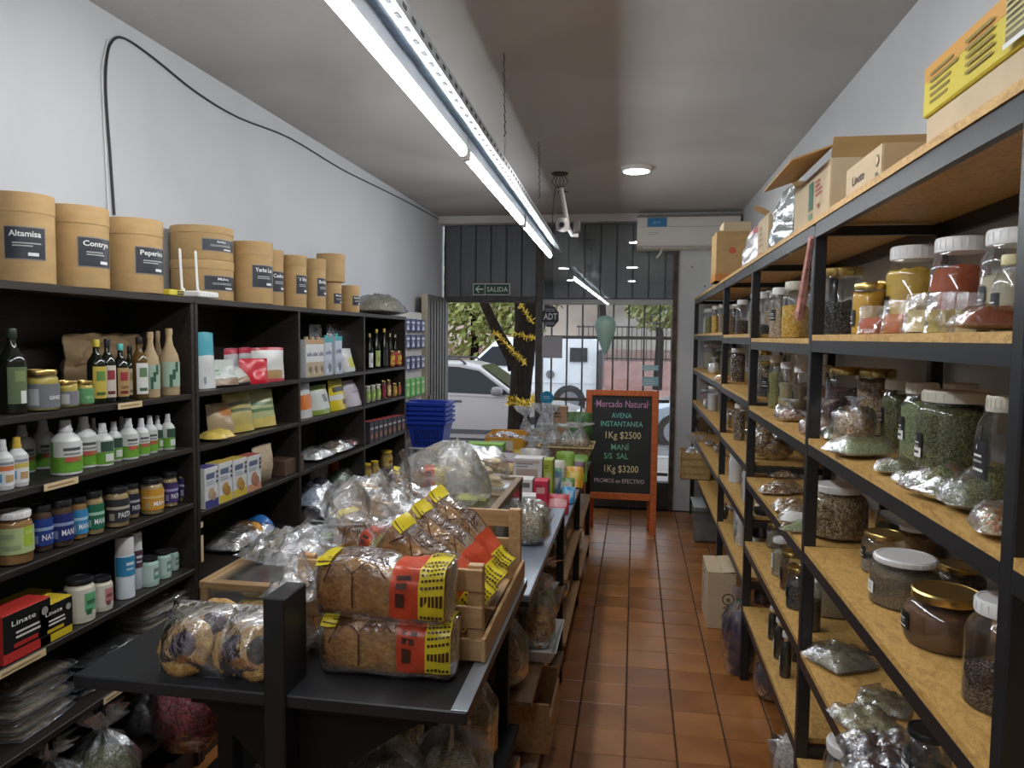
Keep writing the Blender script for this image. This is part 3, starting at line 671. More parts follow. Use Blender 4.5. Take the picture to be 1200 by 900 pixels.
tb_('leg', (-.90, 1.47, 0), (-.86, 1.51, .852), BLACK); tb_('leg', (-1.17, 2.15, 0), (-1.13, 2.19, .852), BLACK); tb_('leg', (-.40, 2.16, 0), (-.36, 2.20, .852), BLACK)
tb_('lower_shelf', (-1.15, 1.46, .40), (-.33, 2.21, .42), BLACK); tb_('lower_shelf', (-1.15, 1.46, .12), (-.29, 2.21, .14), BLACK)
tb_('steel_edge', (-.345, 1.386, .8805), (-.311, 2.214, .8825), plain((.36, .40, .46), .28, .5, .1, 8), .0005)
def table(lb, y0, y1, z, legs_y, topm, shelf_m):
    t = thing('counter_table', lb, 'counter', (-.73, (y0 + y1) / 2, 0)); yc = (y0 + y1) / 2
    MB().bev((0, 0, z - .012), (.85, y1 - y0 - .004, .022), .003).build('tabletop', topm, t)
    for x in (-.40, .40): MB().box((x, 0, z - .04), (.03, y1 - y0 - .10, .034)).build('rail', STEEL, t, smooth=0)
    for y in legs_y:
        for x in (-.405, .405): MB().bev((x, y - yc, z / 2 - .012), (.034, .034, z - .024), .003).build('leg', STEEL, t)
        for zz in (z - .04, .45, .14): MB().box((0, y - yc, zz - .012), (.776, .022, .024)).build('crossbar', STEEL, t, smooth=0)
    for zz in (.45, .14): MB().box((.015, 0, zz + .008), (.83, y1 - y0 - .075, .016)).build('lower_shelf', shelf_m, t, smooth=0)
    return t
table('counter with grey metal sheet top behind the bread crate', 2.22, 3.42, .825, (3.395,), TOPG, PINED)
table('middle counter table covered with small snack packets', 3.43, 4.44, .735, (4.416,), TOPG, PINE)
table('farthest counter table holding the straw basket and packets', 4.45, 5.48, .715, (5.459,), TOPG, PINE)

# ================================================================== chalkboard
t = thing('chalkboard', 'orange framed chalkboard sign with pink, green and cream lettering by the window', 'sign', (-.10, 6.15, 0))
ORG = wood((.42, .085, .02), (.60, .15, .035), 5.0, (2, 2, 10), .5, .1); ORGH = wood((.42, .085, .02), (.60, .15, .035), 5.0, (10, 2, 2), .5, .1)
tl = radians(4); Rm = Matrix.Rotation(-tl, 4, 'X')
def cb_(nm, c, d, m, bk=False):
    b = MB().bev(c, d, .003); b.xf(Matrix.Translation((0, .0, 0)) @ Rm) if not bk else b.xf(Matrix.Translation((0, .17, 0)) @ Matrix.Rotation(tl, 4, 'X')); return b.build(nm, m, t)
for x in (-.272, .272): cb_('frame_leg', (x, 0, .593), (.052, .028, 1.186), ORG)
cb_('frame_rail', (0, 0, 1.163), (.492, .028, .048), ORGH); cb_('frame_rail', (0, 0, .305), (.492, .028, .055), ORGH)
cb_('slate', (0, .004, .735), (.494, .010, .81), plain((.018, .022, .021), .6, 0, .25, 5))
for x in (-.245, .245): cb_('back_leg', (x, 0, .575), (.04, .024, 1.15), ORG, True)
cb_('back_rail', (0, 0, .35), (.45, .024, .05), ORGH, True); cb_('back_rail', (0, 0, 1.12), (.45, .024, .05), ORGH, True); cb_('back_slate', (0, .0, .735), (.45, .008, .72), plain((.018, .022, .021), .6), True)
PK = plain((.62, .30, .50), .9); TE = plain((.22, .58, .50), .9); CR = plain((.72, .60, .36), .9); GN = plain((.20, .52, .34), .9); PW = plain((.66, .48, .55), .9)
for s_, v, sz, m, w, u in (('·Mercado Natural·', 1.045, .082, PK, .455, 0), ('AVENA', .955, .062, TE, .165, 0), ('INSTANTANEA', .885, .062, TE, .345, 0), ('1Kg $2500', .785, .082, CR, .29, .01),
                        ('MANÍ', .690, .068, GN, .145, -.01), ('S/S  SAL', .615, .068, GN, .20, -.04), ('1Kg $3200', .505, .082, CR, .28, 0), ('PROMOS en EFECTIVO', .415, .050, PW, .41, -.01)):
    lo = Lab().text(s_, u, v, sz, m, 0.002, w).build('chalk_line', t, y=-.0015); lo.matrix_local = Rm
# ================================================================== blue shopping baskets
BLU = plain((.010, .045, .40), .38, spec=.6)
st = thing('basket_stand', 'thin white metal stand under the blue shopping baskets', 'stand', (-1.575, 5.62, 0)); WM = plain((.6, .6, .6), .4)
for x in (-.12, .12):
    for y in (-.10, .10): MB().tube([(x, y, 0), (x, y, .745)], .010, 8).build('leg', WM, st)
MB().bev((0, 0, .748), (.28, .25, .012), .003).build('plate', WM, st)
def basket(k):
    t = thing('shopping_basket', f'blue plastic shopping basket, {ORD[4 - k]} from the top of the stack' if k else 'blue plastic shopping basket with slotted sides, lowest of the stack', 'basket', (-1.575, 5.62, .757 + k * .036), group='stacked blue shopping baskets')
    b = MB(); wb_, db, wt, dt, h = .118, .105, .150, .135, .205
    R = lambda w, d_, z: [(-w, -d_, z), (w, -d_, z), (w, d_, z), (-w, d_, z)]
    vs = R(wb_, db, 0) + R(wt, dt, h) + R(wt + .012, dt + .012, h) + R(wt + .012, dt + .012, h - .022) + R(wt - .004, dt - .004, h) + R(wb_ - .004, db - .004, .006)
    fs = [(0, 1, 2, 3)[::-1]]
    for a, e in ((0, 4), (12, 8), (8, 16), (16, 20)):
        for i in range(4): j = (i + 1) % 4; fs.append((a + i, a + j, e + j, e + i))
    for i in range(4): j = (i + 1) % 4; fs.append((4 + i, 4 + j, 12 + j, 12 + i))
    fs.append((20, 21, 22, 23)); b.add(vs, fs); b.build('tub', BLU, t, smooth=0)
    if k == 0:
        DB = plain((.003, .010, .09), .5); s2 = MB()
        for i in range(9):
            for j in range(3):
                u = -.09 + i * .0225; z = .035 + j * .045; o_ = db + (dt - db) * z / h
                MB().box((u, -o_ - .0006, z), (.010, .004, .034)).build('slot', DB, t, smooth=0)
    MB().tube([(-wt, 0, h), (-wt + .01, -.10, h + .012), (-.06, -.128, h + .015), (.06, -.128, h + .015), (wt - .01, -.10, h + .012), (wt, 0, h)], .006, 6).build('handle', BLU, t)
for k in range(5): basket(k)
# ================================================================== display rack of packets past the bookcases
t = thing('packet_display', 'narrow white hanging display of colourful packets between bookcase and door', 'display', (-1.80, 5.80, 0))
MB().bev((0, 0, 1.28), (.02, .60, 1.06), .004).build('back_board', plain((.6, .58, .55), .6), t)
for y in (-.25, .25): MB().tube([(0, y, 0), (0, y, .76)], .012, 8).build('leg', WM, t)
for r_, (z, h, cs) in enumerate(((1.70, .10, ((.03, .05, .16), (.55, .6, .7))), (1.57, .11, ((.03, .05, .16), (.6, .62, .7))), (1.40, .11, ((.03, .04, .14), (.55, .55, .62))), (1.20, .15, ((.10, .42, .05), (.5, .7, .3))), (1.03, .11, ((.50, .10, .05), (.6, .4, .2))), (.86, .12, ((.55, .42, .25), (.45, .12, .06))))):
    for k in range(4):
        p_ = MB().bev((.035, -.21 + k * .14, z), (.03, .115, h), .008).build('packet', plain(cs[0], .4), t)
        L = Lab(); c_ = plain(cs[1], .4); L.poly([(-.035, -h * .35), (.0, h * .1), (.035, -h * .35)], c_).rect(-.04, h * .15, .04, h * .3, c_)
        L.build('print', p_, rot=(0, 0, pi / 2), loc=(.0505, -.21 + k * .14, z))
# ================================================================== makers of goods
BLAB = plain((.010, .010, .014), .45); WLAB = plain((.72, .72, .70), .5); GRY = plain((.35, .35, .35), .5)
def leaf_icon(L, u, v, s, m): L.poly([(u, v - s), (u + s * .35, v), (u, v + s), (u - s * .35, v)], m); return L
def black_label(w, h, strip=False, seed=0):
    L = Lab(); L.rect(-w / 2, -h / 2, w / 2, h / 2, BLAB); leaf_icon(L, -w * .22, h * .30, h * .09, WLAB)
    L.bars(-w * .38, h * .02, w * .25, h * .16, 1, WLAB, seed); L.bars(-w * .38, -h * .12, w * .3, -h * .0, 1, GRY, seed)
    if strip: L.rect(-w / 2, -h * .52, w / 2, -h * .12, WLAB); L.bars(-w * .4, -h * .42, w * .35, -h * .2, 1, INK, seed)
    else: L.bars(-w * .38, -h * .36, w * .4, -h * .2, 1, WLAB, seed)
    return L
def shift(L, dv):
    out = Lab(); out.mats = L.mats
    for it in L.items:
        if it[0] == 'r': out.items.append(('r', it[1], it[2] + dv, it[3], it[4] + dv, it[5]))
        elif it[0] == 'p': out.items.append(('p', [(a, b + dv) for a, b in it[1]], it[2]))
        else: out.items.append(('t', it[1], it[2], it[3] + dv) + it[4:])
    return out
SHAPES = {
    'pet': ([(.86, 0), (.97, .015), (1, .05), (1, .66), (.97, .72), (.88, .78), (.76, .825), (.73, .85), (.73, .91)], .79, .865),
    'wide': ([(.88, 0), (.98, .015), (1, .05), (1, .74), (.96, .80), (.86, .84), (.84, .86), (.84, .92)], .90, .875),
    'squat': ([(.70, 0), (.90, .02), (.98, .12), (1, .35), (.99, .55), (.93, .68), (.80, .77), (.76, .80), (.76, .88)], .82, .84),
    'slim': ([(.88, 0), (.98, .02), (1, .06), (1, .60), (.92, .70), (.70, .80), (.58, .85), (.56, .92)], .62, .87),
    'ring': ([(.86, 0), (.97, .02), (1, .06), (1, .60), (.97, .63), (1, .66), (.96, .72), (.84, .79), (.80, .82), (.80, .90)], .86, .85)}
LIDS = {'white': LIDW, 'gold': GOLD, 'black': BLKLID, 'cream': plain((.66, .62, .52), .4)}
def jar(name, label, loc, w, h, content=None, fill=.6, lid='white', shape='pet', lab=None, rz=-pi / 2, group=None, slope=0.0, sq=0.0, wall=None, two=None, n=22, **k):
    t = thing(name, label, 'jar', loc, rz, group); r = w / 2; prof, lr, lz = SHAPES[shape]
    P = [(a * r, b * h) for a, b in prof]; seed = hsh(label) % 1000
    MB().lathe(P, n, sq=sq).build('body', wall or JARW, t)
    if content is not None:
        def rad(z):
            for (a, b), (c, d) in zip(P, P[1:]):
                if b <= z <= d and d > b: return a + (c - a) * (z - b) / (d - b)
            return P[-1][0]
        zf = min(fill, .80 if shape != 'slim' else .75) * h; zs = [q for q in (.004, .02 * h + .003, .06 * h + .003, .3 * h, .55 * h, .66 * h, .72 * h) if q < zf - .004] + [zf]
        pr = [(max(.002, rad(z) - .0022), z) for z in zs]; rt = pr[-1][0]
        pr += [(rt * .66, zf + .004), (rt * .33, zf + .007), (.0005, zf + .008)]
        f = (lambda q, a: Vector((q.x, q.y, q.z + (slope * q.x / r * h * (q.z / zf) ** 3 + .012 * mnoise.noise(Vector((q.x * 30 + seed, q.y * 30, seed))) * (1 if q.z > zf - .001 else 0)))))
        MB().lathe(pr, n, sq=sq, fn=f, cap=True).build('contents', content, t, smooth=50)
    if lid:
        lm = LIDS[lid] if isinstance(lid, str) else lid; R = lr * r
        b = MB(); b.lathe([(R * .985, lz * h), (R, lz * h + .003), (R, h - .004), (R * .95, h), (R * .88, h), (R * .86, h - .0015), (.001, h - .0015)], n)
        if lid in ('white', 'cream'):
            for i in range(n): a = 2 * pi * (i + .5) / n; b.box((cos(a) * R, sin(a) * R, (lz * h + h) / 2), (.0014, .0022, (h - lz * h) * .62), rz=a)
        b.build('lid', lm, t)
    if lab: lab(t, r, h, sq)
    return t
def lb_black(v=.36, hh=.24, ww=.75, strip=False, turn=0.0):
    def f(t, r, h, sq): 
        o = shift(black_label(ww * r, hh * h, strip), v * h).build('label', t, r, base=.0012, sq=sq); o.rotation_euler.z = turn
    return f
def lb_white(v=.3, hh=.22, ww=.6, turn=0.0):
    def f(t, r, h, sq):
        L = Lab().rect(-ww * r / 2, (v - hh / 2) * h, ww * r / 2, (v + hh / 2) * h, WLAB); L.bars(-ww * r * .4, (v - hh * .3) * h, ww * r * .35, (v + hh * .3) * h, 2, GRY); o = L.build('label', t, r, base=.0012, sq=sq); o.rotation_euler.z = turn
    return f
def wrap_label(z0, z1, base, fields=(), texts=(), span=2.6):
    """a full label round a jar: base colour, coloured fields (u0,v0,u1,v1 fractions), texts (t,u,v,size,colour)"""
    def f(t, r, h, sq):
        L = Lab(); H = (z1 - z0) * h; L.rect(-span / 2 * r, z0 * h, span / 2 * r, z1 * h, plain(base, .45))
        for (u0, v0, u1, v1, c) in fields: L.rect(u0 * r, z0 * h + v0 * H, u1 * r, z0 * h + v1 * H, plain(c, .45))
        for (s_, u, v, sz, c, wd) in texts: L.text(s_, u * r, z0 * h + v * H, sz * H, plain(c, .45), .012, wd * r)
        L.build('label', t, r, base=.001, sq=sq)
    return f
def bottle(name, label, loc, w, h, body, cap, lab=None, kind='oil', rz=pi / 2, group=None, n=16, cat='bottle', flat=1.0):
    t = thing(name, label, cat, loc, rz, group); r = w / 2
    PR = {'oil': ([(.92, 0), (1, .015), (1, .60), (.93, .66), (.62, .73), (.36, .79), (.33, .90)], [(.38, .885), (.40, .89), (.40, .985), (.36, 1.0)]),
          'pump': ([(.93, 0), (1, .02), (1, .58), (.92, .66), (.62, .73), (.42, .77), (.42, .80)], [(.46, .785), (.46, .82), (.38, .86), (.36, .97), (.33, 1.0)]),
          'can': ([(.95, 0), (1, .01), (1, .70), (.93, .72)], [(.96, .71), (.97, .72), (.97, .97), (.90, 1.0)]),
          'beer': ([(.95, 0), (1, .02), (1, .50), (.88, .60), (.45, .74), (.33, .84), (.33, .92)], [(.38, .90), (.38, .98), (.34, 1.0)])}[kind]
    b = MB().lathe([(a * r, z * h) for a, z in PR[0]], n); c = MB().lathe([(a * r, z * h) for a, z in PR[1]], n)
    if flat != 1:
        b.v = [(v[0], v[1] * flat, v[2]) for v in b.v]
    b.build('body', body, t); c.build('cap', cap, t)
    if lab: lab(t, r, h, 0)
    return t
def carton(name, label, loc, w, d, h, col, front=None, rz=pi / 2, group=None, cat='box', rough=.5, lidc=None, cap=None, end=None):
    """box standing at loc (centre of the base), front = print drawn on the -y face, frame (-w/2..w/2, 0..h)"""
    t = thing(name, label, cat, loc, rz, group); m = plain(col, rough) if isinstance(col, tuple) else col
    MB().bev((0, 0, h / 2), (w, d, h), .0018).build('body', m, t)
    if lidc: MB().box((0, 0, h + .0006), (w * .98, d * .98, .001)).build('top_print', plain(lidc, rough), t, smooth=0)
    if front: L = Lab(); front(L, w, h); L.build('print', t, y=-d / 2)
    if end: L = Lab(); end(L, d, h); L.build('print', t, y=-w / 2, rot=(0, 0, pi / 2))
    if cap: MB().lathe([(.011, h), (.011, h + .012), (.009, h + .014)], 12).build('cap', plain(cap, .4), t, (0, -d * .2, 0))
    return t
def pouch_geo(w, h, th, nu=9, nv=12, seed=0, crink=.004, gusset=True, taper=.06, zone=None, seal=.10):
    b = MB(); vs = []; fs = []; mi = []
    def prof(v): return (1 - v ** 2.2) * .93 + .03 if gusset else max(0, sin(pi * min(1, max(0, (v - .04) / .92)))) ** .6
    for s_ in (-1, 1):
        for j in range(nv + 1):
            v = j / nv
            for i in range(nu + 1):
                u = -1 + 2 * i / nu; e = (1 - abs(u) ** 3) ** .7
                y = s_ * th / 2 * prof(v) * e; x = u * w / 2 * (1 - taper * (prof(v) if not gusset else (1 - v) * .5))
                k = crink * (0.25 + e * min(1, 2 * min(v + (.3 if gusset else 0), 1.05 - v)))
                y += k * nz3((x, y + s_, v * h), 22, seed) + .35 * k * nz3((x, y + s_, v * h), 60, seed + 3)
                x += .4 * k * nz3((x, s_, v * h), 18, seed + 9); z = v * h * (1 - .02 * u * u) + .5 * k * nz3((x, s_ * .2, v * h), 15, seed + 5)
                if j == 0 and gusset: z = 0
                vs.append((x, y, z))
    W_ = nu + 1; off = W_ * (nv + 1)
    for s_ in (0, 1):
        for j in range(nv):
            for i in range(nu):
                q = [s_ * off + j * W_ + i, s_ * off + j * W_ + i + 1, s_ * off + (j + 1) * W_ + i + 1, s_ * off + (j + 1) * W_ + i]
                fs.append(tuple(q if s_ == 0 else q[::-1])); mi.append(zone((i + .5) / nu * 2 - 1, (j + .5) / nv, s_ == 0) if zone else 0)
    for i in range(nu): fs.append((i, off + i, off + i + 1, i + 1)); mi.append(0)
    for i in range(nu): fs.append((nv * W_ + i, nv * W_ + i + 1, off + nv * W_ + i + 1, off + nv * W_ + i)); mi.append(0)
    for j in range(nv):
        fs.append((j * W_, (j + 1) * W_, off + (j + 1) * W_, off + j * W_)); fs.append((j * W_ + nu, off + j * W_ + nu, off + (j + 1) * W_ + nu, (j + 1) * W_ + nu)); mi += [0, 0]
    b.v = vs; b.f = fs; b.m = mi; return b
def bands(*st):
    """zone function: horizontal bands, st = (upper v, material index)"""
    def f(u, v, front):
        for lim, m in st:
            if v <= lim: return m
        return st[-1][1]
    return f
def pouch(name, label, loc, w, h, th, mats, zone=None, rz=pi / 2, lean=0.0, group=None, seed=None, gusset=True, prints=None, crink=.005, cat='bag', roll=0.0):
    """printed bag standing at loc; prints = [(name, zone mats)]"""
    t = thing(name, label, cat, loc, group=group, rot=(lean, roll, rz)); seed = hsh(label) % 500 if seed is None else seed
    pouch_geo(w, h, th, seed=seed, crink=crink, gusset=gusset, zone=zone).build('wrapper', [m if not isinstance(m, tuple) else plain(m, .32, spec=.6) for m in mats], t, smooth=60)
    if prints:
        L = Lab(); prints(L, w, h); L.build('print', t, y=-th * .42 if gusset else -th * .5, rot=(-.30 * th / h if gusset else 0, 0, 0))
    return t
def heap_geo(w, l, h, nu=12, nv=14, seed=0, lump=.006, ls=25, edge=.65, base=0.0):
    """cushion lying flat: w along x, l along y"""
    b = MB(); vs = []; fs = []
    for s_ in (0, 1):
        for j in range(nv + 1):
            for i in range(nu + 1):
                u, v = -1 + 2 * i / nu, -1 + 2 * j / nv; e = max(0, (1 - abs(u) ** 2.6)) ** edge * max(0, (1 - abs(v) ** 2.6)) ** edge
                x, y = u * w / 2 * (1 - .08 * v * v), v * l / 2 * (1 - .08 * u * u)
                nz = nz3((x, y, s_), ls, seed) + .5 * nz3((x, y, s_), ls * 2.3, seed + 2)
                z = h * e * (.82 + .25 * nz3((x, y, 0), 9, seed + 7)) + lump * nz * (.35 + e) if s_ else .004 + .18 * h * (1 - e)
                vs.append((x + lump * .6 * nz3((y, x, s_), ls, seed + 4), y + lump * .6 * nz3((x, y, s_ + 2), ls, seed + 5), max(.002, z) + base + (h * .18 * (1 - e) if s_ else 0)))
    W_ = nu + 1; off = W_ * (nv + 1)
    for j in range(nv):
        for i in range(nu):
            q = (j * W_ + i, j * W_ + i + 1, (j + 1) * W_ + i + 1, (j + 1) * W_ + i)
            fs.append(q[::-1]); fs.append(tuple(a + off for a in q))
    for i in range(nu): fs.append((i, i + 1, off + i + 1, off + i)); k = nv * W_; fs.append((k + i, off + k + i, off + k + i + 1, k + i + 1))
    for j in range(nv): fs.append((j * W_, off + j * W_, off + (j + 1) * W_, (j + 1) * W_)); fs.append((j * W_ + nu, (j + 1) * W_ + nu, off + (j + 1) * W_ + nu, off + j * W_ + nu))
    b.v = vs; b.f = fs; return b
def clear_bag(name, label, loc, w, l, h, content, rz=0.0, group=None, lump=.006, ls=25, film=None, cfrac=.86, tilt=(0, 0), cat='bag', extra=None):
    """see-through bag lying down with loose food inside"""
    t = thing(name, label, cat, loc, group=group, rot=(tilt[0], tilt[1], rz)); s_ = hsh(label) % 700
    if content is not None: heap_geo(w * cfrac, l * cfrac, h * .86, seed=s_, lump=lump, ls=ls).build('contents', content, t, smooth=70)
    heap_geo(w, l, h, nu=16, nv=18, seed=s_ + 31, lump=lump * .9 + .003, ls=34, edge=.5).build('film', film or FILMS, t, smooth=70)
    if extra: extra(t)
    return t
def tied_bag(name, label, loc, r, h, content, rz=0.0, group=None, fill=.5, film=None, flare=.5, squash=.8, tilt=(0, 0), lump=.006, neck=.14, nk=.72, cat='bag', tie=None):
    """see-through bag standing on its contents, gathered and tied at the top"""
    t = thing(name, label, cat, loc, group=group, rot=(tilt[0], tilt[1], rz)); s_ = hsh(label) % 900
    def fn(am, ridge):
        def f(q, a):
            rr = sqrt(q.x * q.x + q.y * q.y) + 1e-6; g = 1 + am * nz3((cos(a), sin(a), q.z * 9), 2.2, s_)
            z = q.z / h
            if ridge: g *= 1 + ridge * max(0, (z - .35)) * cos(9 * a + 2 * sin(z * 9 + s_)) + .10 * nz3((cos(a) * 2, sin(a) * 2, q.z * 20), 2, s_)
            return Vector((q.x * g, q.y * g * squash, max(0.001, q.z + lump * nz3((q.x, q.y, q.z), 30, s_))))
        return f
    f_ = fill * h
    if content is not None: MB().lathe([(.001, .002), (r * .7, .002), (r * .93, f_ * .25), (r * .95, f_ * .55), (r * .74, f_ * .85), (r * .4, f_ * .98), (.001, f_ * 1.02)], 18, fn=fn(.12, 0)).build('contents', content, t, smooth=70)
    pr = [(.001, 0), (r * .72, .0), (r * .97, f_ * .25), (r * 1.0, f_ * .55), (r * .85, f_ * .90), (r * .55, f_ + (nk * h - f_) * .5), (r * neck * 1.3, nk * h - .01), (r * neck, nk * h), (r * neck * 1.4, nk * h + .012), (r * flare * .7, nk * h + (h - nk * h) * .5), (r * flare, h)]
    MB().lathe(pr, 28, fn=fn(.16, 1.1), cap=False).build('film', film or FILM, t, smooth=70)
    if tie: MB().lathe([(r * neck * 1.25, nk * h - .004), (r * neck * 1.3, nk * h), (r * neck * 1.25, nk * h + .004)], 12, cap=False).build('tie', tie, t)
    return t
def drum(label, loc, w, h, title, rz, group):
    t = thing('cardboard_drum', label, 'drum', loc, rz, group); r = w / 2
    MB().lathe([(r * .985, 0), (r, .004), (r, h * .80)], 36).build('body', CARD, t)
    MB().lathe([(r * 1.012, h * .78), (r * 1.018, h * .782), (r * 1.018, h - .003), (r * 1.005, h), (.001, h)], 36).build('lid', CARD, t)
    L = Lab(); DK = plain((.018, .021, .032), .4); LW = plain((.75, .75, .75), .5); a = r * .66; z0, z1 = h * .25, h * .62
    L.rect(-a, z0, a, z1, plain((.20, .19, .18), .4)).rect(-a * .96, z0 + .003, a * .96, z1 - .003, DK)
    L.text(title, 0, z0 + (z1 - z0) * .70, (z1 - z0) * .25, LW, .018, min(1.5 * a, .23 * (z1 - z0) * len(title) * .75))
    L.bars(-a * .6, z0 + (z1 - z0) * .38, a * .75, z0 + (z1 - z0) * .54, 2, plain((.42, .42, .42), .5), len(title)); L.rect(a * .1, z0 + (z1 - z0) * .12, a * .6, z0 + (z1 - z0) * .22, LW)
    L.build('label', t, r, base=.0012); return t
FLAT = set()
class Row:
    """goods along one shelf: numbers them left to right as photographed"""
    def __init__(s, where, sgn, face, z, group): s.w, s.sgn, s.face, s.z, s.g, s.it = where, sgn, face, z, group, []
    def add(s, gen, name, base, px, top, w, d, **k): s.it.append((px, gen, name, base, top, w, d, k)); return s
    def go(s):
        s.it.sort(key=lambda q: q[0]); names = [q[2] for q in s.it]
        for i, (px, gen, name, base, top, w, d, k) in enumerate(s.it):
            loc, W_, H_ = spot(px, top, w, s.face + s.sgn * d, s.z); dz = k.pop('dz', 0); loc.z += .0005 + dz; loc.y = min(loc.y, 6.86 if s.sgn > 0 else 9); H_ = k.pop('hh', H_ - dz)
            lab = f'{base}, {ORD[i]} from left, {s.w}'
            kk = dict(k)
            if gen in FLAT:
                x_ = s.face + s.sgn * d; W_ = abs(on_x(px + w / 2, x_, s.z)[0].y - on_x(px - w / 2, x_, s.z)[0].y) * .9
            if 'rz' not in kk: kk['rz'] = (-pi / 2 if s.sgn > 0 else pi / 2)
            gen(name, lab, loc, W_, H_, group=(f'{s.g}' if names.count(name) > 1 else None), **kk)
# ================================================================== goods on the dark bookcases
# --- drums on top
z = 1.751
for (px, top, w, title, rz, dx, lb) in ((29, 225, 64, 'Altamisa', .80, .085, 'round cardboard drum labelled Altamisa, leftmost on the bookcase top'), (92, 240, 66, 'Contrye', 1.35, .085, 'round cardboard drum labelled Contrye, second from left on bookcase top'), (157, 255, 63, 'Peperina', 1.35, .085, 'round cardboard drum labelled Peperina, left of the wireless router'),
        (296, 285, 46, 'Yerba Lus', 1.15, .078, 'tall cardboard drum labelled Yerba, right of the two stacked drums'), (315, 294, 34, 'Cedron', 1.30, .14, 'cardboard drum half hidden behind the tall Yerba drum'), (345, 300, 28, 'Tilo', 1.25, .075, 'slim cardboard drum, third of the drums right of the stacked pair'),
        (369, 304, 25, 'Boldo', 1.3, .07, 'slim cardboard drum in front of the short two drum stack')):
    loc, W_, H_ = spot(px, top, w, LF - dx, z); drum(lb, loc, W_, H_ - .012 if px < 200 else H_, title, rz, 'cardboard drums on the bookcase top')
loc, W_, H_ = spot(238, 307, 68, LF - .185, z); drum('lower cardboard drum of the stacked pair behind the router, labelled Malva', loc, W_, H_, 'Malva', 1.25, 'cardboard drums on the bookcase top')
loc2, W2, H2 = spot(238, 267, 68, LF - .185, z); loc = loc.copy(); loc.z += H_ + .001; drum('upper cardboard drum of the stacked pair behind the router, labelled Ambay', loc, W_, H2 - H_ - .005, 'Ambay', 1.2, 'cardboard drums on the bookcase top')
loc, W_, H_ = spot(388, 331, 24, LF - .12, z); drum('small dark labelled drum under a plain one near the herb sack', loc, W_, H_, 'Menta', 1.3, 'cardboard drums on the bookcase top')
loc = loc.copy(); loc.z += H_ + .001; drum('plain topmost small drum of the short stack near the herb sack', loc, W_ * 1.35, H_ * .95, 'Poleo', 3.6, 'cardboard drums on the bookcase top')
loc, W_, H_ = spot(410, 335, 22, LF - .08, z); drum('smallest cardboard drum, rightmost beside the herb sack', loc, W_, H_, 'Salvia', 1.3, 'cardboard drums on the bookcase top')
HERBD = grain([(.20, .18, .11), (.30, .27, .18), (.38, .35, .25), (.13, .115, .07)], 120, .5)
loc, _ = on_x(446, LF - .135, z); clear_bag('herb_sack', 'clear sack of dried grey green herbs lying on the far bookcase top', (loc.x, loc.y, z + .001), .24, .62, .17, HERBD, lump=.010, film=FILM)
# router
loc, _ = on_x(233, LF - .055, z); t = thing('router', 'white wireless router with two upright antennas on the bookcase top', 'router', (loc.x, loc.y + .0, z + .001), pi / 2); RW = plain((.75, .75, .74), .35)
MB().bev((0, 0, .013), (.13, .09, .024), .005).build('body', RW, t)
for x, ln in ((-.055, .155), (.045, .15)):
    MB().bev((x, .03, .028), (.014, .014, .014), .003).build('hinge', RW, t); MB().bev((x, .032, .03 + ln / 2), (.012, .009, ln), .004).build('antenna', RW, t, rot=(0, radians(-4), 0))
b = MB()
for i in range(4): MB().box((-.04 + i * .02, -.0455, .012), (.004, .001, .003)).build('status_light', plain((.2, .4, .25)), t, smooth=0)
loc, _ = on_x(203, LF - .03, z); t = thing('tape_roll', 'yellow and black strip lying left of the router', 'tape', (loc.x, loc.y, z + .0005), pi / 2)
MB().bev((0, 0, .010), (.085, .03, .020), .002).build('strip', plain((.62, .52, .04), .5), t); L = Lab(); L.rect(.0, .003, .04, .017, INK)
for i in range(4): L.disc(.006 + i * .01, .010, .003, plain((.6, .5, .05)), 8)
L.build('print', t, y=-.015)

# --- nearest bookcase, shelf 1: oils
R = Row('top shelf, nearest bookcase', -1, LF, 1.40, 'bottles and jars on the top shelf of the nearest bookcase')
GLB = plain((.008, .010, .006), .10, spec=.6); KR2 = plain((.40, .29, .16), .7, 0, .18, 18, .35)
YEL = plain((.55, .43, .08), .4)
R.add(bottle, 'oil_bottle', 'tall dark green oil bottle with pale label', 16, 385, 29, .06, body=GLB, cap=plain((.02, .035, .02), .4), rz=1.2, lab=wrap_label(.12, .55, (.10, .15, .07), [(.1, .0, .6, .35, (.65, .66, .62)), (-.3, .6, .5, .9, (.18, .24, .10))], span=1.6))
ghee = wrap_label(.08, .66, (.16, .165, .18), [(-1.1, .12, -.5, .8, (.42, .43, .44))], [('GHEE', .45, .35, .22, (.8, .8, .8), .8)])
R.add(jar, 'yellow_jar', 'large jar of yellow spread with grey label', 49, 433, 37, .05, content=YEL, fill=.95, lid='gold', shape='wide', lab=ghee, rz=1.1)
R.add(jar, 'yellow_jar', 'small jar of yellow spread with grey label', 79, 446, 24, .05, content=YEL, fill=.95, lid='gold', shape='wide', lab=wrap_label(.10, .62, (.18, .185, .2), [(-.9, .1, -.2, .8, (.42, .43, .44))]), rz=1.1)
R.add(jar, 'yellow_jar', 'small jar of yellow spread with green label', 99, 446, 20, .05, content=YEL, fill=.95, lid='gold', shape='wide', lab=wrap_label(.10, .70, (.10, .28, .12), [(-.3, .3, .6, .5, (.2, .4, .2))]), rz=1.1)
def oil(c, c2, s_): return wrap_label(.08, .58, c, [(-.5, .55, .5, .85, c2), (-.5, .1, .5, .2, shade(c2, .5))], [(s_, 0, .28, .14, shade(c2, .25), .9)] if s_ else (), span=1.7)
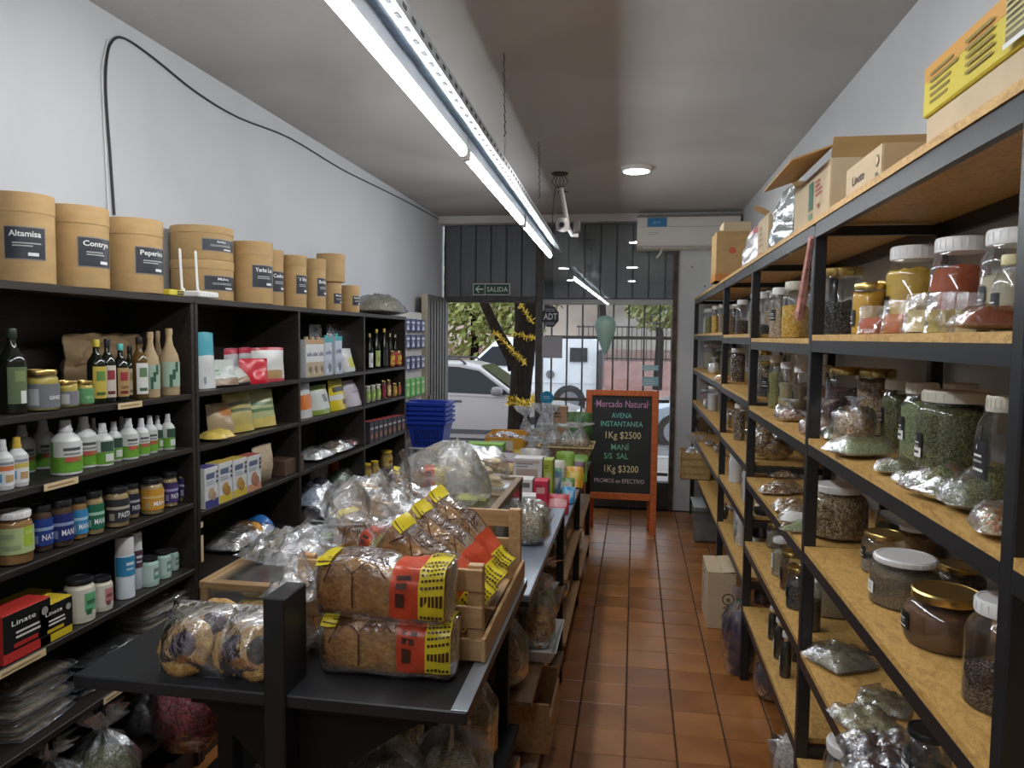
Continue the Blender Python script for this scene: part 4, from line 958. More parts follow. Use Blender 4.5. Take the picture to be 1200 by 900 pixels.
for px, top, w, d, cap, lab, lb in ((114, 398, 20, .06, (.62, .50, .06), oil((.50, .38, .06), (.10, .22, .05), ''), 'dark oil bottle with yellow cap and yellow label'), (127, 397, 17, .055, (.02, .02, .03), oil((.55, .50, .42), (.25, .03, .04), ''), 'dark bottle with black cap and cream label'), (142, 403, 17, .05, (.10, .50, .45), oil((.40, .26, .10), (.30, .03, .04), 'OLIVA'), 'dark bottle with teal cap and brown label'),
        (153, 406, 14, .07, (.015, .015, .018), oil((.50, .42, .30), (.3, .2, .1), ''), 'dark bottle with black cap and beige label'), (164, 395, 18, .045, (.02, .015, .015), oil((.66, .66, .62), (.12, .2, .1), ''), 'amber bottle with dark cap and long white label')):
    R.add(bottle, 'oil_bottle', lb, px, top, w, d, body=GLB if 'amber' not in lb else plain((.10, .055, .012), .08), cap=plain(cap, .4), rz=1.15, lab=lab)
GRL = wrap_label(.13, .50, (.34, .46, .36), [(-.5, .0, -.2, .5, (.03, .10, .06)), (-.2, .3, .1, .7, (.03, .10, .06)), (.1, .6, .4, 1, (.03, .10, .06))], span=2.4)
for px, top, w, d, lb in ((177, 389, 20, .045, 'bottle wrapped in brown paper with green label'), (186, 388, 14, .11, 'paper wrapped bottle standing behind two others'), (199, 385, 22, .045, 'bottle twisted in brown paper with green label')):
    R.add(bottle, 'wrapped_bottle', lb, px, top, w, d, body=KR2, cap=KR2, kind='beer', rz=1.1, lab=GRL)
R.go()
loc, _ = on_x(128, LF - .215, 1.40); t = thing('paper_wraps', 'crumpled brown paper bag behind the oil bottles, nearest bookcase', 'bag', (loc.x, loc.y, 1.401))
q = pouch_geo(.40, .215, .12, 18, 16, 5, .06, True).xf(Matrix.Rotation(pi / 2, 4, 'Z')); q.build('paper', plain((.22, .145, .07), .8, 0, .25, 14, .4), t, smooth=60)
# --- shelf 2: white bottles with green labels
R = Row('second shelf, nearest bookcase', -1, LF, 1.205, 'white bottles on the second shelf of the nearest bookcase')
WB = plain((.70, .71, .70), .35, spec=.6); GB = (.13, .34, .03)
def green(red, dark=False):
    f = [(-1.2, .50, 1.2, 1.0, (.62, .64, .62)), (-.55, .70, .6, .80, (.08, .08, .09)), (-.5, .56, .6, .63, (.25, .25, .25))]
    if red: f += [(-.45, .34, .25, .50, (.48, .09, .06)), (.28, .34, .7, .50, (.35, .16, .05))]
    if dark: f += [(-.6, .52, .8, .95, (.03, .07, .05)), (-.2, .1, .7, .42, (.62, .66, .6))]
    return wrap_label(.06, .62, GB, f, span=3.0)
for px, top, w, d, red, dk, lb in ((78, 492, 33, .055, 1, 0, 'big white bottle with green label and red mark'), (99, 488, 28, .085, 1, 0, 'large white bottle with green label and red mark'), (121, 496, 22, .05, 0, 1, 'white bottle with green label and dark field'), (134, 494, 17, .075, 0, 1, 'white bottle with dark green field, set back'),
        (151, 490, 21, .055, 1, 0, 'white bottle with green label and small red mark'), (166, 490, 17, .06, 1, 0, 'small white bottle with green and red label'), (176, 487, 16, .07, 1, 0, 'small white bottle with green and red label'), (185, 487, 13, .085, 0, 1, 'slim white bottle with dark and green label'), (197, 485, 15, .06, 0, 1, 'small white bottle with dark label at shelf end')):
    R.add(bottle, 'supplement_bottle', lb, px, top, w, d, body=WB, cap=plain((.66, .66, .67), .4), kind='pump', rz=1.1, lab=green(red, dk))
for px, top, w, cap, lb in ((4, 515, 22, (.66, .66, .67), 'white bottle cut by the photo edge, orange band'), (21, 512, 22, (.62, .40, .04), 'white bottle with yellow cap and yellow band')):
    R.add(bottle, 'supplement_bottle', lb, px, top, w, .05, body=WB, cap=plain(cap, .4), kind='pump', rz=1.1, lab=wrap_label(.08, .64, (.66, .67, .68), [(-.8, .55, .9, .72, (.55, .42, .08) if px > 10 else (.55, .16, .05)), (-.6, .76, .8, .86, (.25, .26, .3)), (-.1, .15, .7, .4, (.42, .28, .12)), (-.7, .15, -.4, .45, (.1, .3, .5))], span=3.0))
for px, top, w, lb in ((27, 498, 26, 'tall white bottle in shade at the back left'), (51, 492, 28, 'tall bottle with green label standing further back'), (110, 490, 14, 'shaded white bottle in the back row, middle'), (143, 488, 12, 'shaded white bottle in the back row, right')):
    R.add(bottle, 'supplement_bottle', lb, px, top, w, .19, body=WB, cap=plain((.6, .6, .6), .4), kind='pump', rz=1.1, lab=green(1 if w > 20 else 0))
R.go()
# --- shelf 3: peanut butter
R = Row('third shelf, nearest bookcase', -1, LF, 1.0, 'spread jars on the third shelf of the nearest bookcase')
PB = plain((.38, .21, .07), .4); PBL = plain((.50, .36, .17), .4); CHOC = plain((.10, .045, .02), .4)
def man(c, c2, s_='MANI', u=.1): return wrap_label(.14, .72, c, [(-1.3, .56, 1.3, .68, c2), (-1.0, .1, -.6, .4, shade(c2, .7))], [(s_, u, .2, .32, (.82, .82, .82), 1.15)], span=2.9)
R.add(jar, 'spread_jar', 'big tan spread jar with white lid, lime label', 17, 598, 40, .055, content=PB, fill=.9, lid='white', shape='wide', rz=1.0, lab=wrap_label(.22, .72, (.42, .50, .24), [(.25, .25, .85, 1, (.34, .46, .04)), (-.9, .6, -.2, .8, (.3, .36, .2)), (-.9, .2, .1, .35, (.3, .36, .2))], [('100', .55, .72, .2, (.7, .75, .4), .4)]))
for px, top, w, d, con, c, c2, s_, lid, lb in ((49, 591, 24, .07, CHOC, (.015, .05, .26), (.3, .4, .6), 'NAT', 'black', 'brown spread jar with blue label'), (72, 585, 26, .055, CHOC, (.012, .025, .15), (.25, .32, .5), 'MANI', 'black', 'brown spread jar with dark blue label'), (92, 582, 20, .06, PB, (.04, .25, .50), (.4, .6, .75), 'MANI', 'black', 'peanut butter jar with light blue label'), (110, 575, 22, .055, PBL, (.015, .14, .07), (.35, .55, .45), 'MANI', 'black', 'peanut butter jar with green label'),
        (137, 570, 27, .05, PBL, (.03, .03, .035), (.45, .40, .3), 'PASTA', 'black', 'peanut butter jar with black label'), (154, 566, 18, .075, PBL, (.025, .025, .05), (.4, .4, .42), 'PASTA', 'black', 'peanut butter jar with black and grey label'), (178, 560, 26, .05, PBL, (.58, .28, .03), (.65, .45, .2), 'MANI', 'black', 'peanut butter jar with orange label'), (199, 553, 18, .055, PBL, (.055, .03, .13), (.35, .3, .5), 'PASTA', 'black', 'peanut butter jar with purple label'), (216, 548, 16, .055, PBL, (.035, .025, .10), (.4, .4, .55), 'PASTA', 'black', 'peanut butter jar with dark purple label')):
    R.add(jar, 'spread_jar', lb, px, top, w, d, content=con, fill=.95, lid=lid, shape='wide', rz=1.1, lab=man(c, c2, s_, .25))
R.go()
# --- shelf 4: boxes, small jars, sprays
z4 = .755
def teabox(c):
    def f(L, w, h):
        L.rect(-w / 2, h * .22, w / 2, h * .98, plain((.010, .010, .010), .4)); L.text('Linate', -w * .08, h * .72, h * .15, WLAB, .008, w * .5); L.bars(-w * .25, h * .42, w * .3, h * .62, 2, plain((.6, .6, .55))); L.rect(-w * .3, h * .27, w * .2, h * .36, plain(shade(c, .8)))
        L.disc(w * .36, h * .75, h * .09, plain((.3, .3, .28)), 12)
    return f
for px, top, w, c, lb, tp_ in ((19, 703, 46, (.46, .03, .025), 'black and red tea box at the left photo edge, fourth shelf', (.50, .035, .025)), (53, 698, 33, (.62, .45, .02), 'black and yellow tea box beside the red one, fourth shelf', (.62, .46, .03))):
    loc, W_, H_ = spot(px, top + 6, w, LF - .045, z4); carton('tea_box', lb, (loc.x, loc.y, z4 + .001), W_ * 1.5, .075, H_, c, teabox(c), rz=pi / 2, group='tea boxes on the fourth shelf', lidc=tp_)
loc, W_, H_ = spot(25, 700, 44, LF - .17, z4); carton('tea_box', 'yellow topped tea box standing behind the front two boxes', (loc.x, loc.y, z4 + .001), W_ * 1.4, .075, H_, (.60, .44, .03), None, rz=pi / 2, group='tea boxes on the fourth shelf', lidc=(.60, .44, .03))
R = Row('fourth shelf, nearest bookcase', -1, LF, z4, 'jars and sprays on the fourth shelf of the nearest bookcase')
CRM = plain((.66, .62, .50), .4)
def bal(c): return wrap_label(.12, .78, (.62, .60, .52), [(-.2, .2, .8, .85, c), (-.05, .45, .65, .6, shade(c, .35)), (-.1, .1, .3, .3, shade(c, .3))], span=2.8)
for px, top, w, c, lb in ((72, 695, 16, (.50, .16, .18), 'half hidden cream jar with pink print'), (94, 676, 32, (.12, .40, .20), 'large cream jar with green print and black lid'), (119, 675, 24, (.50, .20, .20), 'cream jar with pink print and black lid')):
    R.add(jar, 'balm_jar', lb, px, top, w, .05, content=CRM, fill=.95, lid='black', shape='wide', rz=1.2, lab=bal(c), wall=CRM)
for px, top, w, d, c, lb in ((147, 628, 21, .05, (.03, .25, .46), 'white spray can with blue band'), (159, 623, 16, .075, (.10, .05, .06), 'white spray can with dark red band')):
    R.add(bottle, 'spray_can', lb, px, top, w, d, body=plain((.62, .68, .74), .35), cap=plain((.72, .72, .72), .4), kind='can', rz=1.1, lab=wrap_label(.38, .69, c, [(-.3, .55, .6, .7, (.6, .65, .7)), (-.3, .3, .5, .4, (.5, .6, .7))], span=3.0))
for px, top, w, d, lb in ((175, 652, 21, .05, 'small aqua jar with black lid, front of three'), (191, 645, 18, .055, 'small aqua jar with black lid, middle of three'), (202, 643, 14, .075, 'small aqua jar with black lid, last of three')):
    R.add(jar, 'balm_jar', lb, px, top, w, d, content=plain((.38, .56, .50), .4), fill=.95, lid='black', shape='wide', rz=1.2, lab=wrap_label(.12, .76, (.46, .60, .55), [(-.1, .2, .7, .8, (.15, .28, .24)), (.0, .4, .5, .6, (.55, .66, .6))], span=2.6), wall=plain((.40, .58, .52), .4))
R.go()
# --- shelf 5: flat packets in stacks
z5 = .505; random.seed(11)
def stack(px0, px1, n, con, film, nm, lb, seed, d=.13, l=.20, h=.024):
    a, _ = on_x(px0, LF - d, z5); e, _ = on_x(px1, LF - d, z5); w = abs(e.y - a.y)
    for i in range(n):
        clear_bag(nm, f'{lb}, {ORD[n - 1 - i]} from the top of its stack', (LF - d + random.uniform(-.012, .012), (a.y + e.y) / 2 + random.uniform(-.012, .012), z5 + .001 + i * h * .93), l, w, h, con, rz=random.uniform(-.1, .1), group=lb + ' (stack)', lump=.003, ls=40, film=film)
SPICE = grain([(.34, .26, .18), (.44, .36, .26), (.25, .19, .13)], 150, .5); SPICE2 = grain([(.46, .39, .29), (.56, .49, .38), (.36, .30, .22)], 150, .5)
DARKP = plain((.010, .009, .009), .22, 0, .3, 30, .5)
stack(-20, 62, 7, SPICE, FILMS, 'seed_packet', 'clear packet of brown seeds, fifth shelf left end', 1)
stack(66, 136, 5, DARKP, None, 'dark_packet', 'glossy black packet on fifth shelf middle', 2, h=.026)
stack(142, 204, 8, SPICE2, FILMS, 'seed_packet', 'clear packet of pale seeds, fifth shelf right end', 3)
# --- lowest shelf bags
HERB = grain([(.07, .085, .03), (.12, .13, .05), (.17, .17, .08), (.05, .05, .02)], 130, .6); RED = grain([(.20, .012, .018), (.30, .02, .025), (.12, .006, .01)], 60, .8, .4)
z6 = .22
for (px, d, r, h, con, lb, sq_) in ((222, -.10, .13, .40, RED, 'clear bag of dark red berries on the lowest shelf by counter', .8), (120, .02, .12, .25, HERB, 'clear bag of green herb on lowest shelf of nearest bookcase', .8), (168, .10, .10, .30, DARKP, 'clear bag of black leaves behind the herb bag, lowest shelf', .7), (60, .10, .11, .20, SPICE, 'clear bag of brown seeds on lowest shelf, bottom left corner', .8), (245, .12, .10, .20, HERB, 'clear bag of herbs at the right end of the lowest shelf', .8)):
    p_, _ = on_x(px, LF - d, z6); tied_bag('herb_bag', lb, (LF - d, p_.y, z6 + .001), r, h, con, fill=.62 if h > .35 else .42, squash=sq_, flare=.55, group='clear bags on the lowest shelf')

# --- second bookcase (three bays): first bay
R = Row('top shelf, first bay', -1, LF, 1.405, 'bags on the top shelf of the first bay')
WP_ = (.62, .64, .63)
def dots(c, u0, v0, u1, v1, n):
    def f(L, w, h): L.bars(u0 * w, v0 * h, u1 * w, v1 * h, n, plain(c, .5))
    return f
def pprint(fields, text=None):
    def f(L, w, h):
        for (u0, v0, u1, v1, c) in fields: L.rect(u0 * w, v0 * h, u1 * w, v1 * h, plain(c, .4))
        if text: s_, u, v, sz, c, wd = text; L.text(s_, u * w, v * h, sz * h, plain(c, .4), .01, wd * w)
    return f
G = lambda name, label, loc, w, h, **k: pouch(name, label, loc, w, h, k.pop('th', min(.09, w * .38)), k.pop('mats'), k.pop('zone', None), **k)
FLAT.add(G)
R.add(G, 'pouch', 'tall white pouch with teal top', 243, 389, 17, .06, mats=[WP_, (.06, .36, .44)], zone=bands((.62, 0), (1, 1)), rz=1.35, prints=pprint([(-.3, .08, .1, .2, (.25, .3, .35)), (-.2, .3, .2, .36, (.4, .45, .45))]), lean=-.06)
R.add(G, 'white_bag', 'crinkled white and green food bag', 262, 420, 30, .05, mats=[(.50, .54, .50), (.26, .17, .10)], zone=bands((.22, 1), (1, 0)), rz=1.3, lean=-.35, prints=pprint([(-.3, .5, .25, .56, (.15, .3, .15)), (-.2, .35, .2, .4, (.2, .4, .2))]), crink=.012)
R.add(G, 'white_bag', 'slumped white food bag with brown nuts print', 280, 426, 26, .045, mats=[(.54, .57, .54), (.25, .16, .09)], zone=bands((.25, 1), (1, 0)), rz=1.45, lean=-.5, prints=pprint([(-.25, .45, .3, .52, (.15, .3, .15))]), crink=.012)
R.add(G, 'white_bag', 'small white bag with red crimped top', 272, 408, 20, .16, mats=[(.55, .55, .56), (.50, .03, .06)], zone=bands((.84, 0), (1, 1)), crink=.008)
R.add(G, 'white_bag', 'small white bag with red crimped top', 288, 407, 16, .15, mats=[(.55, .55, .56), (.50, .03, .06)], zone=bands((.80, 0), (1, 1)), crink=.008)
R.add(G, 'red_bag', 'round shiny red bag', 297, 420, 25, .05, mats=[(.55, .015, .035)], th=.08, crink=.016, rz=1.3)
R.add(G, 'white_bag', 'white stand up pouch with red rim', 314, 407, 30, .06, mats=[(.60, .60, .58), (.48, .05, .07), (.42, .26, .12)], zone=lambda u, v, f: 1 if v > .9 or v < .10 else (2 if f and .12 < v < .34 and abs(u) < .45 else 0), rz=1.35, prints=pprint([(-.25, .62, .2, .68, (.3, .4, .3)), (-.2, .5, .22, .55, (.4, .45, .4))]))
R.go()
R = Row('second shelf, first bay', -1, LF, 1.20, 'bags on the second shelf of the first bay')
PASTA = (.50, .37, .16)
R.add(G, 'pouch', 'beige pasta bag with orange print', 260, 472, 27, .10, mats=[(.42, .31, .18), (.50, .20, .05)], zone=lambda u, v, f: 1 if f and .55 < v < .85 and u > -.3 else 0, rz=1.4, lean=-.1, crink=.008)
R.add(G, 'pouch', 'golden pasta bag with dark green print', 282, 459, 28, .08, mats=[(.46, .37, .12), (.10, .13, .05), (.55, .43, .10)], zone=lambda u, v, f: 1 if f and (.5 < v < .62 or .68 < v < .76) and abs(u) < .7 else (2 if v < .2 else 0), rz=1.4, lean=-.14, crink=.008)
R.add(G, 'pouch', 'pale green and gold pasta bag', 305, 456, 30, .08, mats=[(.40, .42, .20), (.10, .20, .08), (.55, .43, .12)], zone=lambda u, v, f: 1 if f and (.55 < v < .65 or .42 < v < .48) and abs(u) < .7 else (2 if v < .24 else 0), rz=1.35, lean=-.14, crink=.008)
R.go()
loc, _ = on_x(252, LF - .05, 1.20); clear_bag('flat_pack', 'yellow flat pack lying at the second shelf front of first bay', (loc.x, loc.y, 1.201), .12, .13, .045, plain((.60, .45, .12), .35), film=plain((.62, .46, .10), .35, spec=.6), cfrac=.8)
R = Row('third shelf, first bay', -1, LF, .955, 'boxes on the third shelf of the first bay')
def cereal(cb, cf):
    def f(L, w, h):
        L.rect(-w / 2, 0, w / 2, h * .20, plain(cb, .45)); L.rect(-w * .42, h * .72, w * .2, h * .86, plain((.10, .12, .20), .45)); L.bars(-w * .42, h * .56, w * .2, h * .68, 2, plain((.30, .33, .4), .45)); L.disc(-w * .05, h * .36, w * .24, plain(cf, .45), 10); L.disc(w * .12, h * .27, w * .2, plain(shade(cf, .8), .45), 10)
        for k in range(3): L.disc(w * .38, h * (.62 + .12 * k), w * .07, plain((.03, .03, .08)), 8)
    return f
CG = lambda name, label, loc, w, h, **k: carton(name, label, loc, k.pop('ww', w), k.pop('dd', .06), h, k.pop('col'), k.pop('front', None), **k)
FLAT.add(CG)
for px, top, w, cb, cf, tp_, lb in ((240, 547, 17, (.05, .05, .22), (.45, .32, .2), (.08, .07, .25), 'white biscuit box with purple base'), (257, 541, 17, (.60, .44, .05), (.45, .24, .06), (.55, .40, .08), 'white biscuit box with yellow base'), (274, 537, 17, (.60, .44, .05), (.48, .27, .06), (.55, .40, .08), 'white biscuit box with yellow base'), (291, 533, 17, (.55, .25, .15), (.45, .2, .12), (.40, .10, .08), 'white biscuit box with pink base')):
    R.add(CG, 'biscuit_box', lb, px, top, w, .036, col=(.60, .60, .60), front=cereal(cb, cf), lidc=tp_)
R.add(G, 'rice_brick', 'square clear block of pale rice', 307, 521, 25, .06, mats=[grain([(.48, .38, .25), (.56, .46, .32), (.40, .30, .19)], 140, .5)], th=.07, crink=.004, gusset=False)
R.add(CG, 'brown_pack', 'low dark brown carton', 334, 536, 25, .07, col=(.085, .05, .03), dd=.10)
R.go()
loc, _ = on_x(281, LF - .12, .70); blu = plain((.03, .16, .48), .3)
clear_bag('snack_bag', 'clear snack bag with orange print and blue end, fourth shelf first bay', (loc.x, loc.y, .701), .19, .40, .10, grain([(.38, .36, .34), (.5, .48, .45), (.28, .26, .26)], 60, .6), lump=.010, film=FILM,
          extra=lambda t: (heap_geo(.16, .09, .102, seed=4, lump=.004).build('blue_end', blu, t, (0, .145, .004), smooth=60), heap_geo(.15, .09, .106, seed=5, lump=.004).build('orange_print', plain((.62, .30, .04), .35), t, (.012, .055, .006), smooth=60)))
# second bay
R = Row('top shelf, second bay', -1, LF, 1.405, 'cartons on the top shelf of the second bay')
def silk(c, fld):
    def f(L, w, h):
        L.rect(-w / 2, h * .88, w / 2, h, plain(c, .4)); L.text('silk', 0, h * .56, h * .15, plain((.10, .10, .22)), .014, w * .8); L.rect(-w / 2, 0, w / 2, h * .40, plain(fld, .4)); L.disc(w * .1, h * .2, w * .26, plain(shade(fld, .35), .4), 10); L.disc(-w * .2, h * .12, w * .16, plain(shade(fld, 1.4), .4), 10)
    return f
for px, top in ((356, 398), (363, 398), (370, 398)): R.add(CG, 'milk_carton', 'white plant milk carton with beige foot, silk lettering', px, top, 7, .05, col=(.66, .66, .66), front=silk((.50, .30, .15), (.46, .36, .24)), dd=.06, cap=(.5, .35, .2), ww=.072)
for px, top in ((379, 396), (391, 394)): R.add(CG, 'milk_carton', 'silver blue plant milk carton with teal top', px, top, 12, .05, col=(.50, .54, .60), front=silk((.05, .35, .38), (.42, .45, .54)), dd=.06, cap=(.08, .4, .42), ww=.094)
R.add(G, 'yellow_white_bag', 'small white bag with yellow print', 408, 408, 14, .05, mats=[(.58, .58, .56), (.50, .48, .06)], zone=lambda u, v, f: 1 if f and .2 < v < .6 and u > -.4 else 0, lean=-.15, crink=.006)
R.add(G, 'clear_pack', 'clear empty film pack standing behind the cartons', 370, 380, 16, .17, mats=[FILM], crink=.008)
R.add(G, 'clear_pack', 'clear film pack standing behind the silver cartons', 393, 380, 22, .16, mats=[FILM], crink=.008)
R.go()
R = Row('second shelf, second bay', -1, LF, 1.20, 'pouches on the second shelf of the second bay')
R.add(G, 'pouch', 'white pouch with orange panel', 359, 449, 14, .05, mats=[(.56, .56, .56), (.58, .16, .03)], zone=lambda u, v, f: 1 if .22 < v < .68 else 0, lean=-.08)
R.add(G, 'pouch', 'white and green pouch with grey picture', 375, 451, 21, .06, mats=[(.55, .56, .53), (.20, .28, .05), (.2, .2, .2)], zone=lambda u, v, f: 1 if v < .14 or v > .86 else (2 if f and .4 < v < .7 and -.2 < u < .4 else 0), lean=-.08)
R.add(G, 'pouch', 'yellow pouch with black markings', 395, 444, 18, .06, mats=[(.62, .48, .02), (.05, .05, .03), (.60, .60, .56)], zone=lambda u, v, f: 1 if f and (.62 < v < .74 or (.2 < v < .3 and u > 0)) and abs(u) < .75 else (2 if f and .30 < v < .5 and u < .3 else 0), lean=-.08)
R.add(G, 'pouch', 'pale lilac pouch', 414, 445, 20, .06, mats=[(.52, .47, .52), (.36, .30, .40), (.42, .12, .12)], zone=lambda u, v, f: 1 if f and .5 < v < .62 and abs(u) < .6 else (2 if f and .2 < v < .3 and u > 0 else 0), lean=-.12)
R.go()
for k, (px, w, l, con, lb) in enumerate(((368, .16, .26, grain([(.45, .50, .48), (.35, .38, .36), (.52, .5, .44)], 60), 'clear bag of pale crackers on third shelf, second bay left'), (391, .17, .30, grain([(.36, .27, .16), (.26, .20, .14), (.45, .38, .28)], 60), 'clear bag of brown crackers on third shelf, second bay middle'), (412, .14, .20, grain([(.42, .08, .09), (.5, .3, .26), (.3, .2, .15)], 60), 'clear bag with red print on third shelf, second bay right'))):
    p_, _ = on_x(px, LF - .10, .955); clear_bag('cracker_bag', lb, (LF - .10, p_.y, .956), w, l, .075, con, group='cracker bags on the third shelf of the second bay', lump=.010)
zb = .70
p_, _ = on_x(395, LF - .20, zb); jar('orange_tub', 'orange tub with dark lid behind the blue bags, second bay', (LF - .20, p_.y, zb + .001), .15, .215, plain((.52, .10, .015), .4), .95, 'black', 'wide', None, 1.2, wall=plain((.52, .10, .015), .35))
p_, _ = on_x(374, LF - .22, zb); carton('white_carton', 'white small carton left of the orange tub, second bay', (LF - .22, p_.y, zb + .001), .10, .07, .19, (.42, .40, .40))
for (px, d, w, l, con, lb) in ((370, .10, .20, .30, grain([(.36, .44, .60), (.5, .55, .62), (.25, .32, .5)], 50), 'clear bag with pale blue packets, lower shelf of second bay'), (398, .13, .18, .26, grain([(.14, .22, .15), (.3, .36, .3), (.2, .27, .2)], 50), 'clear bag with green packets, lower shelf of second bay')):
    p_, _ = on_x(px, LF - d, zb); clear_bag('packet_bag', lb, (LF - d, p_.y, zb + .001), w, l, .16, con, group='packet bags on the lower shelf of the second bay', lump=.014, film=FILM)
# third bay
R = Row('top shelf, third bay', -1, LF, 1.405, 'sauce bottles on the top shelf of the third bay')
for px, top, w, cap, lc, lb in ((433, 391, 8, (.5, .42, .2), (.62, .62, .6), 'dark sauce bottle with white label'), (441, 386, 9, (.6, .42, .1), (.40, .45, .16), 'dark sauce bottle with green label'), (450, 385, 9, (.58, .40, .1), (.03, .03, .03), 'dark sauce bottle with gold cap'), (457, 391, 6, (.6, .5, .25), (.55, .50, .5), 'slim dark bottle with pale stripe'), (463, 392, 7, (.5, .48, .4), (.5, .06, .04), 'dark bottle with red label')):
    R.add(bottle, 'sauce_bottle', lb, px, top, w, .06, body=GLB, cap=plain(cap, .35, .3), kind='beer', lab=wrap_label(.06, .46, lc, [(-.5, .3, .5, .6, shade(lc, .6))], span=2.2), rz=1.3, n=12)
for px in (459, 467): R.add(jar, 'sauce_jar', 'small red sauce jar with yellow label', px, 411, 7, .04, content=plain((.4, .05, .02), .4), fill=.9, lid='gold', shape='wide', lab=wrap_label(.15, .7, (.6, .40, .06), [(-.5, .2, .5, .5, (.5, .05, .04))]), rz=1.3, n=14)
R.go()
R = Row('second shelf, third bay', -1, LF, 1.20, 'small jars on the second shelf of the third bay')
for px, top, w, lid, c, con, lb in ((431, 452, 6, 'cream', (.30, .45, .10), (.5, .5, .4), 'tiny jar with green label'), (437, 451, 6, 'cream', (.30, .45, .10), (.5, .5, .4), 'tiny jar with green label'), (443, 450, 6, 'cream', (.34, .48, .12), (.5, .5, .4), 'tiny jar with green label'), (449, 446, 6, 'gold', (.25, .02, .04), (.15, .02, .03), 'little dark red jam jar'), (455, 445, 6, 'gold', (.6, .42, .2), (.3, .05, .03), 'little jam jar with pale label'), (462, 449, 6, 'gold', (.5, .30, .08), (.45, .26, .05), 'little honey jar with gold lid'), (468, 448, 6, 'gold', (.5, .10, .06), (.45, .26, .05), 'little honey jar with red label')):
    R.add(jar, 'small_jar', lb, px, top, w, .045, content=plain(con, .4), fill=.9, lid=lid, shape='wide', lab=wrap_label(.15, .7, c, [(-.5, .35, .5, .6, shade(c, 1.8))]), rz=1.3, n=12)
R.go()
R = Row('third shelf, third bay', -1, LF, .955, 'dark packs on the third shelf of the third bay')
for i in range(8):
    px = 430.5 + i * 5.4; R.add(CG, 'dark_pack', 'small dark pack with red top', px, 494 - i * 1.1, 5, .035, col=(.028, .026, .032), dd=.06, lidc=(.32, .05, .05), front=lambda L, w, h: (L.rect(-w * .4, h * .62, w * .4, h * .72, plain((.5, .42, .4))), L.disc(0, h * .3, w * .28, plain((.35, .14, .06)), 8)))
R.go()
R = Row('lower shelf, third bay', -1, LF, .70, 'yellow jars on the lower shelf of the third bay')
for px, top, w, d, lb in ((430, 543, 10, .05, 'tall yellow topped jar'), (439, 540, 10, .06, 'tall yellow topped jar'), (452, 528, 16, .10, 'large jar with yellow lid')):
    R.add(jar, 'yellow_lid_jar', lb, px, top, w, d, content=plain((.42, .26, .10), .4), fill=.9, lid=plain((.60, .42, .02), .4), shape='wide', rz=1.3, lab=wrap_label(.2, .7, (.55, .40, .08), [(-.5, .3, .5, .6, (.4, .1, .03))]))
R.go()
# ================================================================== goods on the right-hand racks
BEANK = grain([(.030, .030, .034), (.016, .016, .018), (.075, .070, .07), (.20, .19, .18)], 150, .7, .4)
CURRY = plain((.58, .34, .03), .7, 0, .12, 25, .15); TURM = plain((.55, .36, .05), .7, 0, .15, 18, .1); PAPR = plain((.34, .070, .012), .75, 0, .15, 20, .1)
PALEP = plain((.50, .44, .30), .75, 0, .1, 15); OLIVE = plain((.33, .25, .06), .7, 0, .2, 30, .4)
CORN = grain([(.62, .36, .03), (.70, .45, .06), (.55, .28, .02), (.72, .55, .2)], 95, .9, .4); BEANP = grain([(.52, .40, .26), (.60, .49, .34), (.40, .28, .17)], 100, .9, .4)
BEANV = grain([(.09, .045, .05), (.13, .06, .06), (.05, .025, .03)], 110, .9, .3); PINTO = grain([(.46, .33, .20), (.28, .16, .09), (.56, .44, .30), (.42, .30, .18)], 105, .9, .4)
HERBG = grain([(.085, .10, .030), (.13, .145, .050), (.18, .18, .075), (.055, .06, .018)], 190, .6); HERBL = grain([(.26, .31, .15), (.34, .38, .20), (.19, .23, .10)], 170, .6)
OATS = grain([(.34, .24, .12), (.44, .33, .19), (.24, .15, .07), (.52, .42, .27), (.16, .10, .05)], 100, 1.0, .5); SEEDB = grain([(.19, .145, .085), (.26, .20, .12), (.13, .095, .05)], 220, .6)
SEEDG = grain([(.25, .24, .21), (.33, .31, .27), (.17, .16, .14)], 130, .6); COCOA = plain((.13, .060, .022), .7, 0, .15, 14, .15); BROWNK = grain([(.05, .03, .025), (.09, .05, .04), (.16, .10, .07), (.025, .016, .014)], 120, .9, .4)
RICE = grain([(.48, .44, .30), (.55, .52, .38), (.40, .36, .24)], 240, .5); QUIN = grain([(.45, .40, .24), (.52, .47, .31)], 260, .4); LENT = grain([(.32, .30, .10), (.40, .38, .15), (.24, .22, .07)], 150, .8)
PINKS = grain([(.42, .30, .26), (.50, .37, .32), (.34, .24, .2)], 120, .6); WHITEP = plain((.66, .65, .63), .7, 0, .06, 15); RINGS = grain([(.42, .26, .22), (.54, .40, .34), (.30, .15, .13), (.6, .52, .46)], 55, 1.0)
DRIED = grain([(.30, .17, .04), (.42, .27, .07), (.18, .09, .03), (.10, .05, .02)], 55, 1.0, .35); NUTS = grain([(.26, .15, .07), (.40, .28, .16), (.14, .07, .035), (.52, .42, .3)], 80, 1.0); TEA = plain((.035, .032, .022), .6, 0, .5, 60, .8)
MIXB = grain([(.05, .03, .03), (.42, .33, .24), (.20, .10, .05), (.60, .55, .48), (.10, .05, .04)], 110, .9); PASTAY = grain([(.55, .42, .18), (.62, .50, .25), (.42, .30, .12)], 60, 1.0)
SAND = grain([(.22, .20, .13), (.27, .25, .17), (.17, .15, .10)], 200, .5)
def RR(i, lev): return RACKS[i][2][lev]
def row(where, i, lev): return Row(where, 1, RF, RR(i, lev), f'jars and bags on the {where}')
CB = lambda name, label, loc, w, h, content, rz=0, group=None, l=None, **k: clear_bag(name, label, (loc.x, loc.y, loc.z), w, l or w * 1.1, h, content, rz=rz, group=group, **k)
